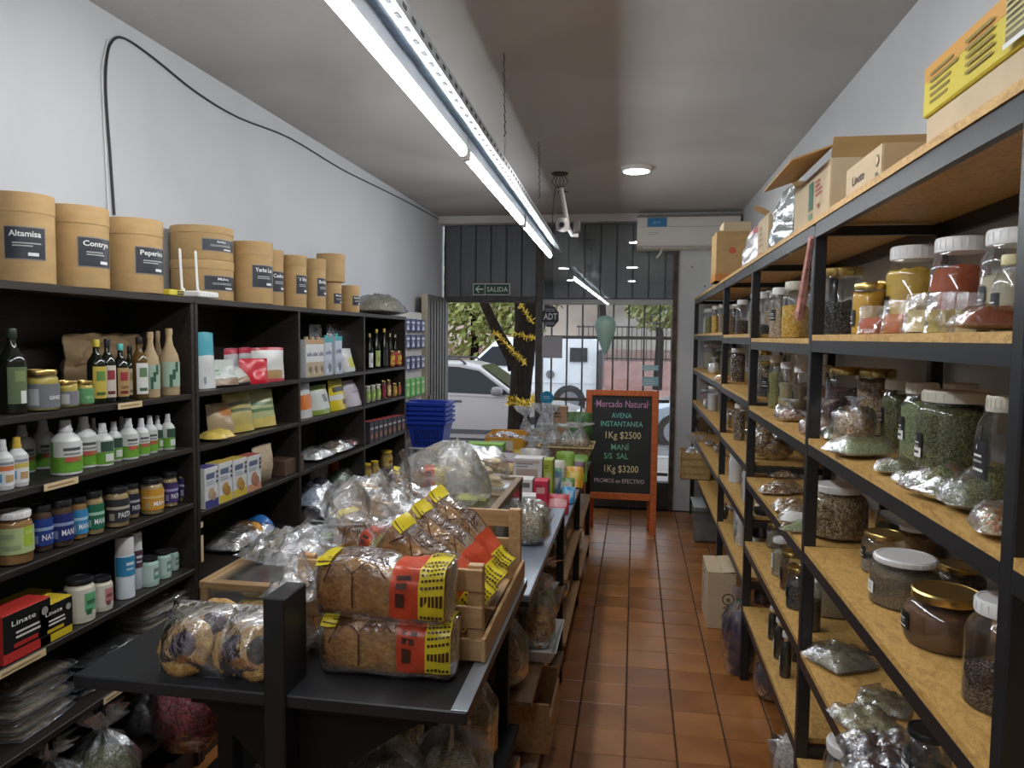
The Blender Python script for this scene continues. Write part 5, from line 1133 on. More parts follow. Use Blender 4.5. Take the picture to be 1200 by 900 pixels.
TB = lambda name, label, loc, w, h, content, rz=0, group=None, **k: tied_bag(name, label, loc, w / 2, h, content, rz=rz, group=group, **k)
# ---- near rack
R = row('upper shelf, near rack', 1, 0)
R.add(jar, 'jar', 'large jar of black beans with gold lid', 983, 316, 53, .13, content=BEANK, fill=.42, lid='gold', shape='wide', lab=lb_black(.48, .22, .6), slope=.08)
R.add(jar, 'jar', 'jar with white lid half hidden behind the post', 957, 327, 22, .24, content=BEANK, fill=.6, lid='cream', shape='pet')
R.add(jar, 'jar', 'small jar of yellow curry with gold lid', 1017, 333, 37, .10, content=CURRY, fill=.95, lid='gold', shape='wide', lab=lb_black(.32, .32, .8))
R.add(jar, 'jar', 'small jar hidden behind the curry jar', 1036, 330, 22, .22, content=PINKS, fill=.8, lid='gold', shape='wide', lab=lb_black(.3, .3, .8))
R.add(jar, 'jar', 'large jar of turmeric powder with white lid', 1069, 291, 62, .20, content=TURM, fill=.72, lid='white', shape='ring', lab=lb_black(.30, .28, .62))
R.add(jar, 'jar', 'large jar of brick red paprika with white lid', 1122, 281, 64, .19, content=PAPR, fill=.62, lid='white', shape='ring', lab=lb_black(.34, .2, .6), slope=.10)
R.add(jar, 'jar', 'large jar of pale powder with white lid', 1186, 271, 72, .22, content=PALEP, fill=.55, lid='white', shape='ring', lab=lb_black(.30, .32, .5))
R.add(jar, 'jar', 'jar of pale powder with small gold lid', 1184, 300, 42, .10, content=PALEP, fill=.30, lid=plain((.62, .56, .30), .35), shape='slim', lab=lb_black(.36, .30, 1.1))
for px, top, w, d, con, lb in ((1018, 358, 30, .035, plain((.34, .07, .025), .6), 'small bag of red spice'), (1048, 350, 34, .045, plain((.42, .13, .035), .6), 'clear sachet of orange spice'), (1076, 342, 38, .035, plain((.50, .40, .17), .6), 'large clear sachet of pale yellow spice'), (1097, 342, 30, .045, OLIVE, 'clear sachet of mustard yellow spice'), (1113, 341, 28, .055, plain((.28, .19, .05), .6, 0, .2, 40, .4), 'clear sachet of olive brown spice'), (1131, 343, 28, .06, plain((.42, .33, .12), .6, 0, .2, 30, .3), 'clear sachet of pale olive spice')):
    def sachet(name, label, loc, w, h, con=con, rz=-pi / 2, group=None):
        t = thing(name, label, 'bag', loc, group=group, rot=(-.22, 0, -.75)); s_ = hsh(label) % 300
        pouch_geo(w * .86, h * .58, w * .30, seed=s_, crink=.006).build('contents', con, t, smooth=60); pouch_geo(w, h, w * .34, seed=s_ + 1, crink=.016, nv=16).build('film', FILMS, t, smooth=60); return t
    R.add(sachet, 'spice_sachet', lb, px, top, w, d)
R.add(CB, 'spice_bag', 'flat clear bag of dark red spice at back', 1152, 362, 46, .16, content=plain((.16, .04, .018), .5, 0, .2, 30, .2), hh=.05, l=.12)
R.add(CB, 'spice_bag', 'flat clear bag of brick red spice', 1166, 366, 56, .06, content=plain((.26, .065, .022), .5, 0, .2, 30, .2), hh=.055, l=.14)
R.go()
R = row('second shelf, near rack', 1, 1)
R.add(jar, 'jar', 'jar of brown powder with cream lid behind bag', 962, 428, 27, .22, content=plain((.25, .11, .05), .7), fill=.55, lid='cream', shape='pet')
R.add(jar, 'jar', 'squared jar of dark violet beans, gold lid', 990, 430, 42, .19, content=BEANV, fill=.62, lid='gold', shape='wide', sq=3, lab=None)
R.add(jar, 'jar', 'large jar of spotted beans with gold lid', 1026, 432, 44, .25, content=PINTO, fill=.80, lid='gold', shape='wide')
R.add(jar, 'jar', 'jar of green herb with cream lid and label', 1049, 445, 34, .20, content=HERBG, fill=.74, lid='cream', shape='pet', lab=lb_black(.48, .24, .7))
R.add(jar, 'jar', 'jar of green herb with white strip label', 1077, 448, 44, .17, content=HERBL, fill=.70, lid='cream', shape='pet', lab=lb_black(.44, .28, .7, True))
R.add(jar, 'jar', 'biggest jar of green herb with cream lid', 1115, 457, 77, .15, content=HERBG, fill=.80, lid='cream', shape='wide', lab=lb_black(.40, .26, .5, True))
R.add(jar, 'jar', 'jar with cream lid standing behind biggest jar', 1122, 449, 46, .30, content=HERBG, fill=.7, lid='cream', shape='pet')
R.add(jar, 'jar', 'squared jar of green herb with large label', 1172, 463, 50, .11, content=HERBG, fill=.36, lid='cream', shape='pet', sq=3, lab=lb_black(.46, .32, 1.2))
R.add(TB, 'bean_bag', 'clear tied bag of spotted beans', 1000, 464, 58, .10, content=PINTO, fill=.72, nk=.85, flare=.35)
R.add(TB, 'empty_bag', 'crumpled clear bag with pale rings beside post', 960, 466, 38, .08, content=RINGS, fill=.35, flare=.8, neck=.3)
R.add(CB, 'herb_packet', 'clear packet of pale green herb by post', 985, 510, 66, .09, content=HERBL, hh=.055, l=.12)
R.add(CB, 'herb_packet', 'large pillow of pale green herb, white print', 1006, 508, 72, .05, content=HERBL, hh=.075, l=.13, rz=.4)
R.add(CB, 'herb_packet', 'small packet of dark green herb on board', 1050, 532, 48, .06, content=HERBG, hh=.045, l=.09, rz=-.3)
R.add(CB, 'herb_packet', 'short roll of green herb near front edge', 1068, 556, 34, .05, content=HERBG, hh=.04, l=.075)
R.add(CB, 'herb_packet', 'large clear bag of dried herb', 1110, 560, 70, .06, content=HERBG, hh=.085, l=.16, rz=.3, lump=.012, film=FILM)
R.add(CB, 'herb_packet', 'clear bag of dried herb near right post', 1156, 575, 56, .09, content=HERBG, hh=.08, l=.15, lump=.012, film=FILM)
R.add(CB, 'herb_packet', 'clear bag of orange peel by right post', 1168, 606, 56, .035, content=grain([(.40, .15, .04), (.35, .28, .16), (.22, .2, .1)], 80, .8), hh=.06, l=.11, rz=-.2)
R.go()
R = row('third shelf, near rack', 1, 2)
R.add(jar, 'jar', 'large jar of toasted flakes with white lid', 981, 566, 66, .14, content=OATS, fill=.80, lid='white', shape='pet')
R.add(jar, 'jar', 'plain clear jar at back behind gold lid', 1041, 590, 30, .30, content=HERBG, fill=.3, lid='black', shape='pet')
R.add(jar, 'jar', 'jar of grey seeds with gold lid', 1034, 622, 47, .16, content=SEEDG, fill=.36, lid='gold', shape='wide', lab=lb_black(.50, .30, .8))
R.add(jar, 'jar', 'jar of amber grain behind white lid', 1072, 616, 44, .31, content=grain([(.30, .17, .06), (.38, .24, .1)], 120, .6), fill=.7, lid='white', shape='pet')
R.add(jar, 'jar', 'jar of brown seeds, wide white lid', 1059, 649, 76, .13, content=SEEDB, fill=.64, lid='white', shape='wide', lab=lb_white(.34, .24, .5))
R.add(jar, 'jar', 'gold lidded jar at back in shade', 1124, 660, 56, .29, content=BROWNK, fill=.5, lid='gold', shape='squat')
R.add(jar, 'jar', 'wide squat jar of brown powder, gold lid', 1107, 689, 92, .13, content=COCOA, fill=.62, lid='gold', shape='squat', lab=lb_black(.42, .34, .5), slope=.06, n=28)
R.add(jar, 'jar', 'tall jar of dark husks, white lid', 1174, 698, 84, .12, content=BROWNK, fill=.30, lid='white', shape='pet')
R.go()
R = row('fourth shelf, near rack', 1, 3)
for px, top, w, d, con, l, rz, hh, lb in ((985, 763, 72, .10, SAND, .17, .5, .06, 'clear packet of grey green powder'), (1012, 790, 66, .06, grain([(.28, .25, .13), (.34, .31, .18), (.2, .18, .09)], 150, .5), .15, .3, .055, 'clear packet of olive powder'), (1035, 792, 60, .14, grain([(.20, .18, .09), (.26, .23, .12)], 150, .5), .14, -.4, .05, 'clear packet of olive herb'), (1030, 828, 84, .05, plain((.030, .014, .024), .35, 0, .5, 60, .8), .16, .2, .06, 'clear packet of dark purple flowers'), (1068, 840, 60, .13, plain((.03, .016, .026), .35, 0, .5, 60, .8), .14, -.3, .06, 'clear packet of black flowers at back'), (1030, 880, 70, .02, plain((.035, .018, .03), .35, 0, .5, 60, .8), .14, .1, .055, 'clear packet of dark flowers, front edge')):
    R.add(CB, 'powder_packet', lb, px, top, w, d, content=con, hh=hh, l=l, rz=rz, lump=.010)
R.add(jar, 'jar', 'clear jar with black and white label', 1085, 850, 50, .12, content=TEA, fill=.3, lid='black', shape='wide', lab=lb_black(.45, .4, .9, True))
R.go()
R = row('bottom shelf, near rack', 1, 4)
R.add(jar, 'jar', 'jar of pink salt with white lid', 962, 823, 60, .14, content=PINKS, fill=.55, lid='white', shape='wide')
R.add(jar, 'jar', 'clear jar with white lid, front', 994, 862, 60, .07, content=WHITEP, fill=.35, lid='white', shape='wide')
R.go()
# ---- second rack
R = row('upper shelf, second rack', 2, 0)
R.add(jar, 'jar', 'jar of yellow corn with cream lid', 931, 331, 31, .12, content=CORN, fill=.56, lid='cream', shape='pet', lab=lb_black(.48, .2, .6, turn=-.5))
R.add(jar, 'jar', 'jar of pale beans with white lid', 913, 338, 23, .10, content=BEANP, fill=.56, lid='white', shape='pet', lab=lb_black(.46, .22, .7, turn=.6))
R.add(jar, 'jar', 'jar of mixed grain with white lid, back', 903, 341, 17, .19, content=PINTO, fill=.55, lid='white', shape='pet')
R.add(jar, 'jar', 'jar of black beans with white lid', 893, 343, 18, .10, content=BEANK, fill=.25, lid='white', shape='pet', lab=lb_black(.4, .25, .8, turn=.6))
R.add(jar, 'jar', 'jar of yellow peas with white lid', 884, 344, 14, .14, content=LENT, fill=.6, lid='white', shape='pet')
R.add(jar, 'jar', 'jar of beans beside the near post', 942, 336, 16, .22, content=BEANP, fill=.6, lid='gold', shape='pet')
R.go()
R = row('second shelf, second rack', 2, 1)
for px, top, w, d, con, lid, f_, lb in ((884, 413, 15, .26, BEANK, 'white', .3, 'jar of black beans at the back'), (896, 410, 18, .28, NUTS, 'gold', .6, 'jar of dark nuts at the back'), (908, 416, 17, .10, LENT, 'cream', .65, 'tall jar of green lentils'), (921, 424, 19, .12, grain([(.40, .34, .18), (.48, .42, .26)], 150), 'white', .55, 'jar of pale grain with white lid'), (937, 428, 19, .13, SEEDB, 'white', .6, 'jar of brown seeds with white lid'), (924, 407, 20, .29, OLIVE, 'gold', .6, 'gold lidded jar at the back')):
    R.add(jar, 'jar', lb, px, top, w, d, content=con, fill=f_, lid=lid, shape='pet', lab=lb_black(.40, .2, .7) if d < .2 else None)
R.add(TB, 'ring_bag', 'clear bag of dried pink rings', 924, 467, 40, .055, content=RINGS, fill=.6, flare=.5, nk=.8)
R.add(TB, 'ring_bag', 'clear bag of pale rings beside near post', 944, 482, 18, .03, content=RINGS, fill=.6, flare=.5)
R.add(jar, 'jar', 'jar of red brown powder behind near post', 946, 428, 18, .22, content=COCOA, fill=.6, lid='cream', shape='pet')
R.go()
R = row('third shelf, second rack', 2, 2)
for px, top, w, d, con, lb in ((885, 541, 18, .27, WHITEP, 'clear bag of white flour at back'), (899, 539, 19, .28, grain([(.4, .42, .44), (.55, .56, .58), (.2, .2, .22)], 60), 'crumpled clear bag, back middle'), (916, 541, 18, .27, BEANK, 'clear bag of dark beans at back')):
    R.add(TB, 'flour_bag', lb, px, top, w, d, content=con, fill=.6, flare=.7)
for px, top, w, d, con, hh, lb in ((918, 578, 30, .17, NUTS, .05, 'clear bag of brown grains, back'), (920, 588, 34, .11, OATS, .06, 'clear bag of golden flakes'), (927, 600, 32, .06, OATS, .06, 'clear bag of beige flakes'), (935, 614, 24, .05, WHITEP, .065, 'clear bag of white flour'), (938, 634, 16, .03, HERBL, .05, 'clear bag of pale herb by near post')):
    R.add(CB, 'flake_bag', lb, px, top, w, d, content=con, hh=hh, l=.14, lump=.008)
for px, top, w, d, con, lb in ((928, 548, 16, .24, SEEDB, 'clear bag of brown seeds, back right'), (908, 556, 16, .20, RICE, 'clear bag of pale rice, back')):
    R.add(TB, 'flour_bag', lb, px, top, w, d, content=con, fill=.6, flare=.6)
for px, top, w, d, con, hh, lb in ((897, 568, 22, .10, SEEDG, .05, 'clear bag of grey seeds, far front'), (908, 580, 24, .06, NUTS, .05, 'clear bag of brown nuts, far front')):
    R.add(CB, 'flake_bag', lb, px, top, w, d, content=con, hh=hh, l=.13, lump=.008)
R.go()
R = row('fourth shelf, second rack', 2, 3)
PURP = wrap_label(.45, .80, (.25, .12, .55), [(-.3, .4, .3, .5, (.15, .06, .3))], span=1.1)
R.add(jar, 'jar', 'dark jar with purple label', 892, 594, 22, .09, content=plain((.02, .012, .03), .3), fill=.8, lid='black', shape='wide', lab=PURP)
for px, top, w, d, con, lid, lab, lb in ((907, 612, 18, .12, SEEDG, 'gold', None, 'jar of grey seeds with gold lid'), (914, 628, 20, .07, grain([(.35, .3, .2), (.45, .4, .3)], 150), 'white', lb_white(.4, .4, .8), 'jar with white label'), (927, 644, 26, .08, COCOA, 'gold', lb_black(.4, .3, .8), 'jar of brown powder with gold lid'), (934, 662, 26, .06, BEANK, 'gold', lb_black(.4, .25, .7), 'jar of black beans with gold lid'), (943, 640, 20, .22, HERBG, 'gold', None, 'jar of herb at back near post')):
    R.add(jar, 'jar', lb, px, top, w, d, content=con, fill=.6, lid=lid, shape='wide', lab=lab)
R.add(jar, 'jar', 'wide jar of pale rice beyond near post', 973, 632, 60, .17, content=RICE, fill=.52, lid='gold', shape='wide', slope=0)
for px, top, w, d, con, lid, lb in ((899, 604, 14, .20, TEA, 'black', 'dark jar with black lid at back'), (922, 622, 18, .22, OATS, 'gold', 'jar of golden flakes at back'), (949, 676, 24, .06, SEEDB, 'white', 'jar of brown seeds beside near post')):
    R.add(jar, 'jar', lb, px, top, w, d, content=con, fill=.6, lid=lid, shape='wide', lab=lb_black(.4, .25, .7))
R.go()
R = row('bottom shelf, second rack', 2, 4)
for px, top, w, d, con, lid, lab, lb in ((893, 690, 20, .10, plain((.05, .02, .03), .4), 'black', None, 'dark jar of red berries with black lid'), (905, 708, 11, .07, TEA, 'white', lb_white(.35, .22, .7), 'slim jar of dark tea, far'), (912, 720, 12, .06, TEA, 'white', lb_white(.35, .22, .7), 'slim jar of dark tea, middle'), (920, 736, 14, .055, TEA, 'white', lb_white(.35, .2, .7), 'slim jar of dark tea, near'), (931, 745, 18, .12, TEA, 'black', None, 'tall dark jar beside the near post')):
    R.add(jar, 'jar', lb, px, top, w, d, content=con, fill=.72, lid=lid, shape='slim' if 'slim' in lb else 'wide', lab=lab)
for px, top, w, d, con, lid, lb in ((900, 700, 16, .20, BEANK, 'white', 'jar of black beans at back'), (922, 716, 20, .24, PINTO, 'white', 'jar of spotted beans at back')):
    R.add(jar, 'jar', lb, px, top, w, d, content=con, fill=.6, lid=lid, shape='wide')
R.go()
# ---- third rack
R = row('upper shelf, third rack', 3, 0)
for px, top, w, d, con, f_, lb in ((853, 358, 12, .12, PINTO, .65, 'jar of spotted beans with white lid'), (862, 357, 12, .18, NUTS, .6, 'jar of nuts with cream lid, back'), (869, 352, 15, .10, BROWNK, .4, 'jar of dark seeds with white lid')):
    R.add(jar, 'jar', lb, px, top, w, d, content=con, fill=f_, lid='white', shape='pet')
R.go()
R = row('second shelf, third rack', 3, 1)
R.add(jar, 'jar', 'jar of mixed dark beans with white lid', 864, 408, 17, .11, content=MIXB, fill=.8, lid='white', shape='wide')
R.add(CB, 'chip_bag', 'clear bag of orange lentils', 853, 436, 14, .06, content=grain([(.5, .25, .06), (.4, .2, .08)], 90), hh=.06, l=.2)
R.add(jar, 'jar', 'jar of yellow peas with white lid, back', 855, 410, 12, .22, content=LENT, fill=.6, lid='white', shape='wide')
R.add(TB, 'food_bag', 'small white bag at the far end', 849, 440, 7, .05, content=WHITEP, fill=.7, flare=.5)
R.go()
loc, _ = on_x(897, RF + .12, RR(3, 1)); 
p_, _ = on_x(890, RF + .13, RR(3, 1)); jar('jar', 'wide jar of black beans beyond the second rack, second shelf', (RF + .13, min(p_.y, 3.72), RR(3, 1) + .001), .15, .17, BEANK, .45, 'gold', 'wide', lb_black(.4, .3, .5, turn=.9))
tied_bag('fruit_bag', 'clear bag of golden brown dried fruit beyond the second rack', (RF + .13, 3.72, RR(3, 2) + .001), .105, .20, DRIED, fill=.72, nk=.85, flare=.4, squash=.8, lump=.012)
R = row('third shelf, third rack', 3, 2)
R.add(TB, 'pasta_bag', 'clear bag of pasta shells', 852, 478, 12, .06, content=PASTAY, fill=.75, flare=.4)
R.add(jar, 'jar', 'jar of dark and white nuts with white lid', 866, 472, 13, .07, content=MIXB, fill=.75, lid='white', shape='wide')
R.add(TB, 'pasta_bag', 'clear bag of nuts at back', 858, 480, 12, .20, content=NUTS, fill=.6, flare=.5)
R.add(jar, 'jar', 'jar of brown grain at back right', 872, 480, 12, .22, content=SEEDB, fill=.6, lid='white', shape='wide')
R.go()
R = row('fourth shelf, third rack', 3, 3)
R.add(jar, 'white_tub', 'white plastic tub with black mark', 862, 530, 16, .07, content=WHITEP, fill=.9, lid='white', shape='wide', wall=plain((.62, .64, .66), .4), lab=lb_black(.4, .2, .3))
R.add(TB, 'flour_bag', 'white flour bag at front', 872, 540, 10, .04, content=WHITEP, fill=.8, flare=.4)
R.add(TB, 'flour_bag', 'clear bag of pink grain', 850, 535, 9, .12, content=PINKS, fill=.7, flare=.4)
R.add(TB, 'flour_bag', 'pale bag of crackers at back', 857, 540, 14, .22, content=OATS, fill=.7, flare=.5)
R.add(TB, 'flour_bag', 'white bag far left', 846, 545, 8, .05, content=WHITEP, fill=.7, flare=.5)
R.go()
R = row('bottom shelf, third rack', 3, 4)
R.add(TB, 'herb_bag', 'clear bag of dark green leaves', 849, 588, 11, .05, content=HERBG, fill=.8, flare=.5)
R.add(TB, 'flour_bag', 'large white flour bag', 868, 580, 22, .07, content=WHITEP, fill=.8, flare=.5)
R.add(TB, 'flour_bag', 'tall clear bag of white flour by post', 886, 575, 20, .10, content=WHITEP, fill=.85, flare=.4)
R.add(TB, 'herb_bag', 'clear bag of brown seeds', 857, 590, 12, .12, content=SEEDB, fill=.7, flare=.5)
R.go()
# ---- far rack
def far(lev, where, items):
    R = row(where + ', far rack', 4, lev)
    for it in items:
        kind, px, top, w, d, con, lb = it[:7]
        if kind == 'j': R.add(jar, 'jar', lb, px, top, w, d, content=con, fill=.65, lid=it[7] if len(it) > 7 else 'white', shape='wide', n=16)
        else: R.add(TB, 'food_bag', lb, px, top, w, d, content=con, fill=.65, flare=.5)
    R.go()
far(0, 'upper shelf', [('j', 820, 366, 7, .10, WHITEP, 'jar of white flour'), ('j', 831, 362, 10, .12, LENT, 'jar of yellow lentils'), ('j', 838, 359, 9, .10, CORN, 'jar of yellow corn'), ('j', 845, 357, 7, .14, PINTO, 'jar of spotted beans'), ('j', 826, 364, 7, .20, SEEDB, 'jar of brown seeds, back')])
far(1, 'second shelf', [('j', 822, 402, 14, .14, RICE, 'wide jar of pale rice'), ('b', 836, 418, 16, .06, WHITEP, 'bag of white flour'), ('j', 838, 404, 11, .20, HERBG, 'jar of green herb'), ('j', 829, 406, 10, .24, OATS, 'jar of golden flakes, back')])
far(2, 'third shelf', [('j', 817, 450, 9, .10, PINKS, 'jar of pink grain'), ('j', 835, 452, 12, .08, WHITEP, 'white jar with dark mark'), ('b', 826, 452, 10, .12, NUTS, 'bag of nuts'), ('j', 841, 452, 9, .16, WHITEP, 'white jar at back'), ('b', 828, 462, 9, .05, SEEDG, 'small grey bag at front')])
far(3, 'fourth shelf', [('b', 832, 515, 14, .08, NUTS, 'bag of mixed nuts'), ('b', 840, 520, 11, .10, PINKS, 'bag of pink grain'), ('b', 818, 512, 9, .16, DRIED, 'bag of dried fruit')])
p_, _ = on_x(828, RF + .12, RR(4, 3)); t = thing('round_basket', 'round dark wicker basket of golden snacks, fourth shelf, far rack', 'basket', (RF + .14, p_.y + .25, RR(4, 3) + .001))
WICK = plain((.15, .10, .05), .7, 0, .4, 60, .9); MB().lathe([(.08, 0), (.11, .06), (.125, .12), (.118, .122), (.105, .06), (.07, .01)], 20).build('bowl', WICK, t)
MB().tube([(.12 * cos(a), .12 * sin(a) * .25, .11 + .12 * sin(a)) for a in [i * pi / 10 for i in range(11)]], .006, 6).build('handle', WICK, t)
MB().lathe([(.001, .06), (.09, .07), (.07, .12), (.03, .145), (.001, .15)], 16, fn=lambda q, a: q + Vector((0, 0, .012 * nz3(q, 40, 2)))).build('contents', DRIED, t)
# cardboard tray sticking out at the end of the far rack, and a clear box below
p_ = hz(820, 575, RR(4, 4)); t = thing('cardboard_tray', 'woven cardboard coloured basket box sticking out of the far rack end', 'box', (RF - .02, 6.3, RR(4, 4) + .001))
WB2 = plain((.40, .27, .11), .7, 0, .2, 30, .5)
for c, d in (((0, 0, .004), (.24, .30, .008)), ((-.116, 0, .11), (.008, .30, .22)), ((.116, 0, .11), (.008, .30, .22)), ((0, -.146, .11), (.24, .008, .22)), ((0, .146, .11), (.24, .008, .22))): MB().bev(c, d, .002).build('side', WB2, t)
for z_ in (.05, .11, .17): MB().box((0, -.151, z_), (.245, .003, .012)).build('woven_strip', plain((.30, .19, .07), .7), t, smooth=0)
o = tied_bag('snack_bag', 'clear snack bag rising out of the basket box at far rack end', (RF - .01, 6.32, RR(4, 4) + .010), .10, .34, NUTS, fill=.62, flare=.6)
t = thing('clear_box', 'clear plastic storage box on the floor under the far rack', 'box', (RF + .10, 6.15, .001)); MB().bev((0, 0, .14), (.26, .36, .28), .01).build('body', clear((.8, .85, .85), .1, .12), t); MB().bev((0, 0, .287), (.28, .38, .014), .004).build('lid', plain((.4, .45, .45), .4), t); MB().bev((0, 0, .08), (.23, .33, .14), .01).build('contents', plain((.25, .26, .24), .6, 0, .3, 12), t)
# ---- on the floor
t = thing('cardboard_box', 'cardboard box with round printed emblem on the floor by the racks', 'box', (.505, 4.36, .001))
bx, by, bz = .155, .33, .315
MB().bev((0, 0, bz / 2), (bx, by, bz), .003).build('body', CARDL, t)
MB().box((-.04, 0, bz + .003), (.078, by, .003)).build('flap', CARDL, t, smooth=0); MB().box((.042, 0, bz + .008), (.078, by, .003), ry=-.12).build('flap', CARDL, t, smooth=0)
L = Lab(); DKP = plain((.05, .045, .04), .7); L.disc(.035, .17, .034, DKP, 22).disc(.035, .17, .027, CARDL, 22).text('e', .035, .155, .05, DKP, .02); L.text('Alim', .03, .115, .025, DKP, .01); L.build('print', t, y=-by / 2)
L = Lab(); L.poly([(-.10, .08), (-.08, .08), (-.06, .22), (-.075, .22)], DKP).rect(-.1, .25, -.02, .26, DKP); L.build('print', t, y=-bx / 2, rot=(0, 0, -pi / 2))
VIO = plain((.045, .022, .05), .35, 0, .6, 20, .6)
tied_bag('violet_bag', 'dark violet plastic bag tied with green, on the floor beside the box', (.53, 3.66, .001), .085, .42, VIO, fill=.72, flare=.5, nk=.85, tie=plain((.03, .22, .12), .4))
tied_bag('violet_bag', 'low dark bag on the floor behind the second rack post', (.66, 3.42, .001), .10, .26, plain((.03, .02, .03), .4, 0, .5, 20, .5), fill=.6, flare=.6)
tied_bag('white_sack', 'tall milky plastic sack on floor under the second rack, near post', (.575, 2.62, .001), .075, .30, grain([(.40, .36, .34), (.48, .44, .42)], 60), fill=.85, flare=.4)
t = thing('yellow_carton', 'small yellow cardboard box on the floor at bottom edge, before near post', 'box', (.52, 2.22, .001)); MB().bev((0, 0, .14), (.12, .16, .28), .003).build('body', plain((.52, .36, .10), .6, 0, .1, 10), t)
MB().box((-.03, 0, .284), (.058, .16, .003), ry=.06).build('flap', plain((.55, .39, .12), .6), t, smooth=0); MB().box((.03, 0, .284), (.058, .16, .003), ry=-.06).build('flap', plain((.55, .39, .12), .6), t, smooth=0)
# ---- cartons on top of the racks
zt = ZTOP + .001
def script(L, w, h, s_='Linete', k=.35): L.text(s_, -w * .12, h * .38, h * .38, plain((.06, .05, .05), .7), .012, w * k)
t = thing('yellow_carton', 'long cardboard carton with yellow printed lid on near rack top', 'box', (RF + .17, 1.24, zt)); wx, wy = .28, .72
MB().bev((0, 0, .035), (wx, wy, .07), .003).build('body', CARDL, t)
MB().bev((0, 0, .118), (wx + .012, wy + .012, .096), .003).build('lid', plain((.62, .50, .04), .5, 0, .06, 6), t)
L = Lab(); OR = plain((.60, .30, .05), .5); TX = plain((.25, .18, .02), .6); L.rect(-.36, .135, .36, .164, OR)
for u in (-.33, -.17, .13): L.bars(u, .085, u + .13, .150, 5, TX, int(u * 99))
L.rect(-.02, .082, .10, .158, plain((.16, .14, .06), .5)); L.bars(-.018, .09, .10, .156, 7, plain((.5, .45, .2), .5), 5); L.rect(-.02, .074, .09, .082, WLAB); L.build('print', t, y=-(wx + .012) / 2, rot=(0, 0, -pi / 2))
t = thing('carton', 'low open carton with black script lettering, left of yellow carton', 'box', (RF + .15, 1.99, zt)); wx, wy, hz_ = .25, .29, .085
for c, d in (((-wx / 2, 0, hz_ / 2), (.005, wy, hz_)), ((wx / 2, 0, hz_ / 2), (.005, wy, hz_)), ((0, -wy / 2, hz_ / 2), (wx, .005, hz_)), ((0, wy / 2, hz_ / 2), (wx, .005, hz_)), ((0, 0, .003), (wx, wy, .005))): MB().box(c, d).build('side', CARDL, t, smooth=0)
L = Lab(); script(L, wy, hz_); L.disc(wy * .40, hz_ * .62, .014, plain((.1, .09, .08)), 12).disc(wy * .40, hz_ * .62, .010, CARDL, 12).rect(wy * .37, hz_ * .15, wy * .43, hz_ * .3, plain((.1, .09, .08))); L.build('print', t, y=-wx / 2 - .003, rot=(0, 0, -pi / 2))
t = thing('carton', 'brown carton with dark script lettering, just behind the yellow carton', 'box', (RF + .24, 1.74, zt)); MB().bev((0, 0, .055), (.22, .16, .11), .003).build('body', CARD, t)
L = Lab(); script(L, .16, .11, 'Linete', .6); L.bars(-.06, .01, .06, .035, 2, plain((.1, .08, .06))); L.build('print', t, y=-.11, rot=(0, 0, -pi / 2)); L = Lab(); script(L, .2, .11, 'Linete', .5); L.bars(-.08, .01, .08, .035, 2, plain((.1, .08, .06))); L.build('print', t, y=-.08)
t = thing('open_carton', 'big open carton with raised flaps, green and red print, rack top', 'box', (RF + .185, 2.60, zt)); wx, wy, hz_ = .30, .50, .17
for c, d in (((-wx / 2, 0, hz_ / 2), (.006, wy, hz_)), ((wx / 2, 0, hz_ / 2), (.006, wy, hz_)), ((0, -wy / 2, hz_ / 2), (wx, .006, hz_)), ((0, wy / 2, hz_ / 2), (wx, .006, hz_)), ((0, 0, .003), (wx, wy, .006))): MB().box(c, d).build('side', CARDL, t, smooth=0)
MB().box((-wx / 2 - .055, 0, hz_ + .018), (.125, wy, .005), ry=-.33).build('flap', CARD, t, smooth=0); MB().box((wx / 2 + .0, 0, hz_ + .05), (.005, wy, .10), ry=.2).build('flap', CARD, t, smooth=0)
MB().box((0, -wy / 2 - .0, hz_ + .03), (wx, .005, .06), rx=.3).build('flap', CARD, t, smooth=0); MB().box((0, wy / 2 + .05, hz_ + .03), (wx, .12, .005), rx=.4).build('flap', CARD, t, smooth=0)
L = Lab(); GP = plain((.03, .13, .06), .6); RP = plain((.42, .07, .06), .6); L.rect(-.02, .055, .045, .145, GP).rect(-.015, .005, .04, .045, plain((.12, .2, .12), .6)); L.bars(.075, .085, .16, .14, 4, RP, 2).poly([(.10, .06), (.14, .06), (.12, .045)], RP).rect(-.24, .002, .03, .016, RP); L.build('print', t, y=-wx / 2 - .0035, rot=(0, 0, -pi / 2))
t = thing('foil_pack', 'crumpled silver foil pack leaning on the open carton', 'bag', (RF + .045, 3.06, zt)); pouch_geo(.26, .22, .10, 12, 14, 7, .022).xf(Matrix.Rotation(-pi / 2, 4, 'Z')).build('foil', plain((.62, .68, .70), .22, .75, .2, 40, .5), t, smooth=60)
t = thing('carton', 'tall narrow brown carton between foil pack and pink packet', 'box', (RF + .13, 3.46, zt)); MB().bev((0, 0, .085), (.22, .26, .17), .003).build('body', CARDL, t)
L = Lab(); L.bars(-.08, .04, .02, .14, 4, plain((.3, .2, .12))); L.rect(-.12, .0, .0, .02, plain((.45, .08, .08))); L.build('print', t, y=-.11, rot=(0, 0, -pi / 2)); MB().box((-.13, -.08, .19), (.06, .10, .004), ry=.5).build('flap', CARD, t, smooth=0)
t = thing('pink_packet', 'shiny white and pink packet on rack top beside narrow carton', 'bag', (RF + .06, 3.98, zt)); pouch_geo(.30, .20, .10, 12, 14, 9, .018, zone=lambda u, v, f: 1 if v > .75 and u > -.5 else 0).xf(Matrix.Rotation(-pi / 2, 4, 'Z')).build('wrapper', [plain((.60, .58, .60), .25, .3, .2, 40, .3), plain((.52, .16, .18), .3)], t, smooth=60)
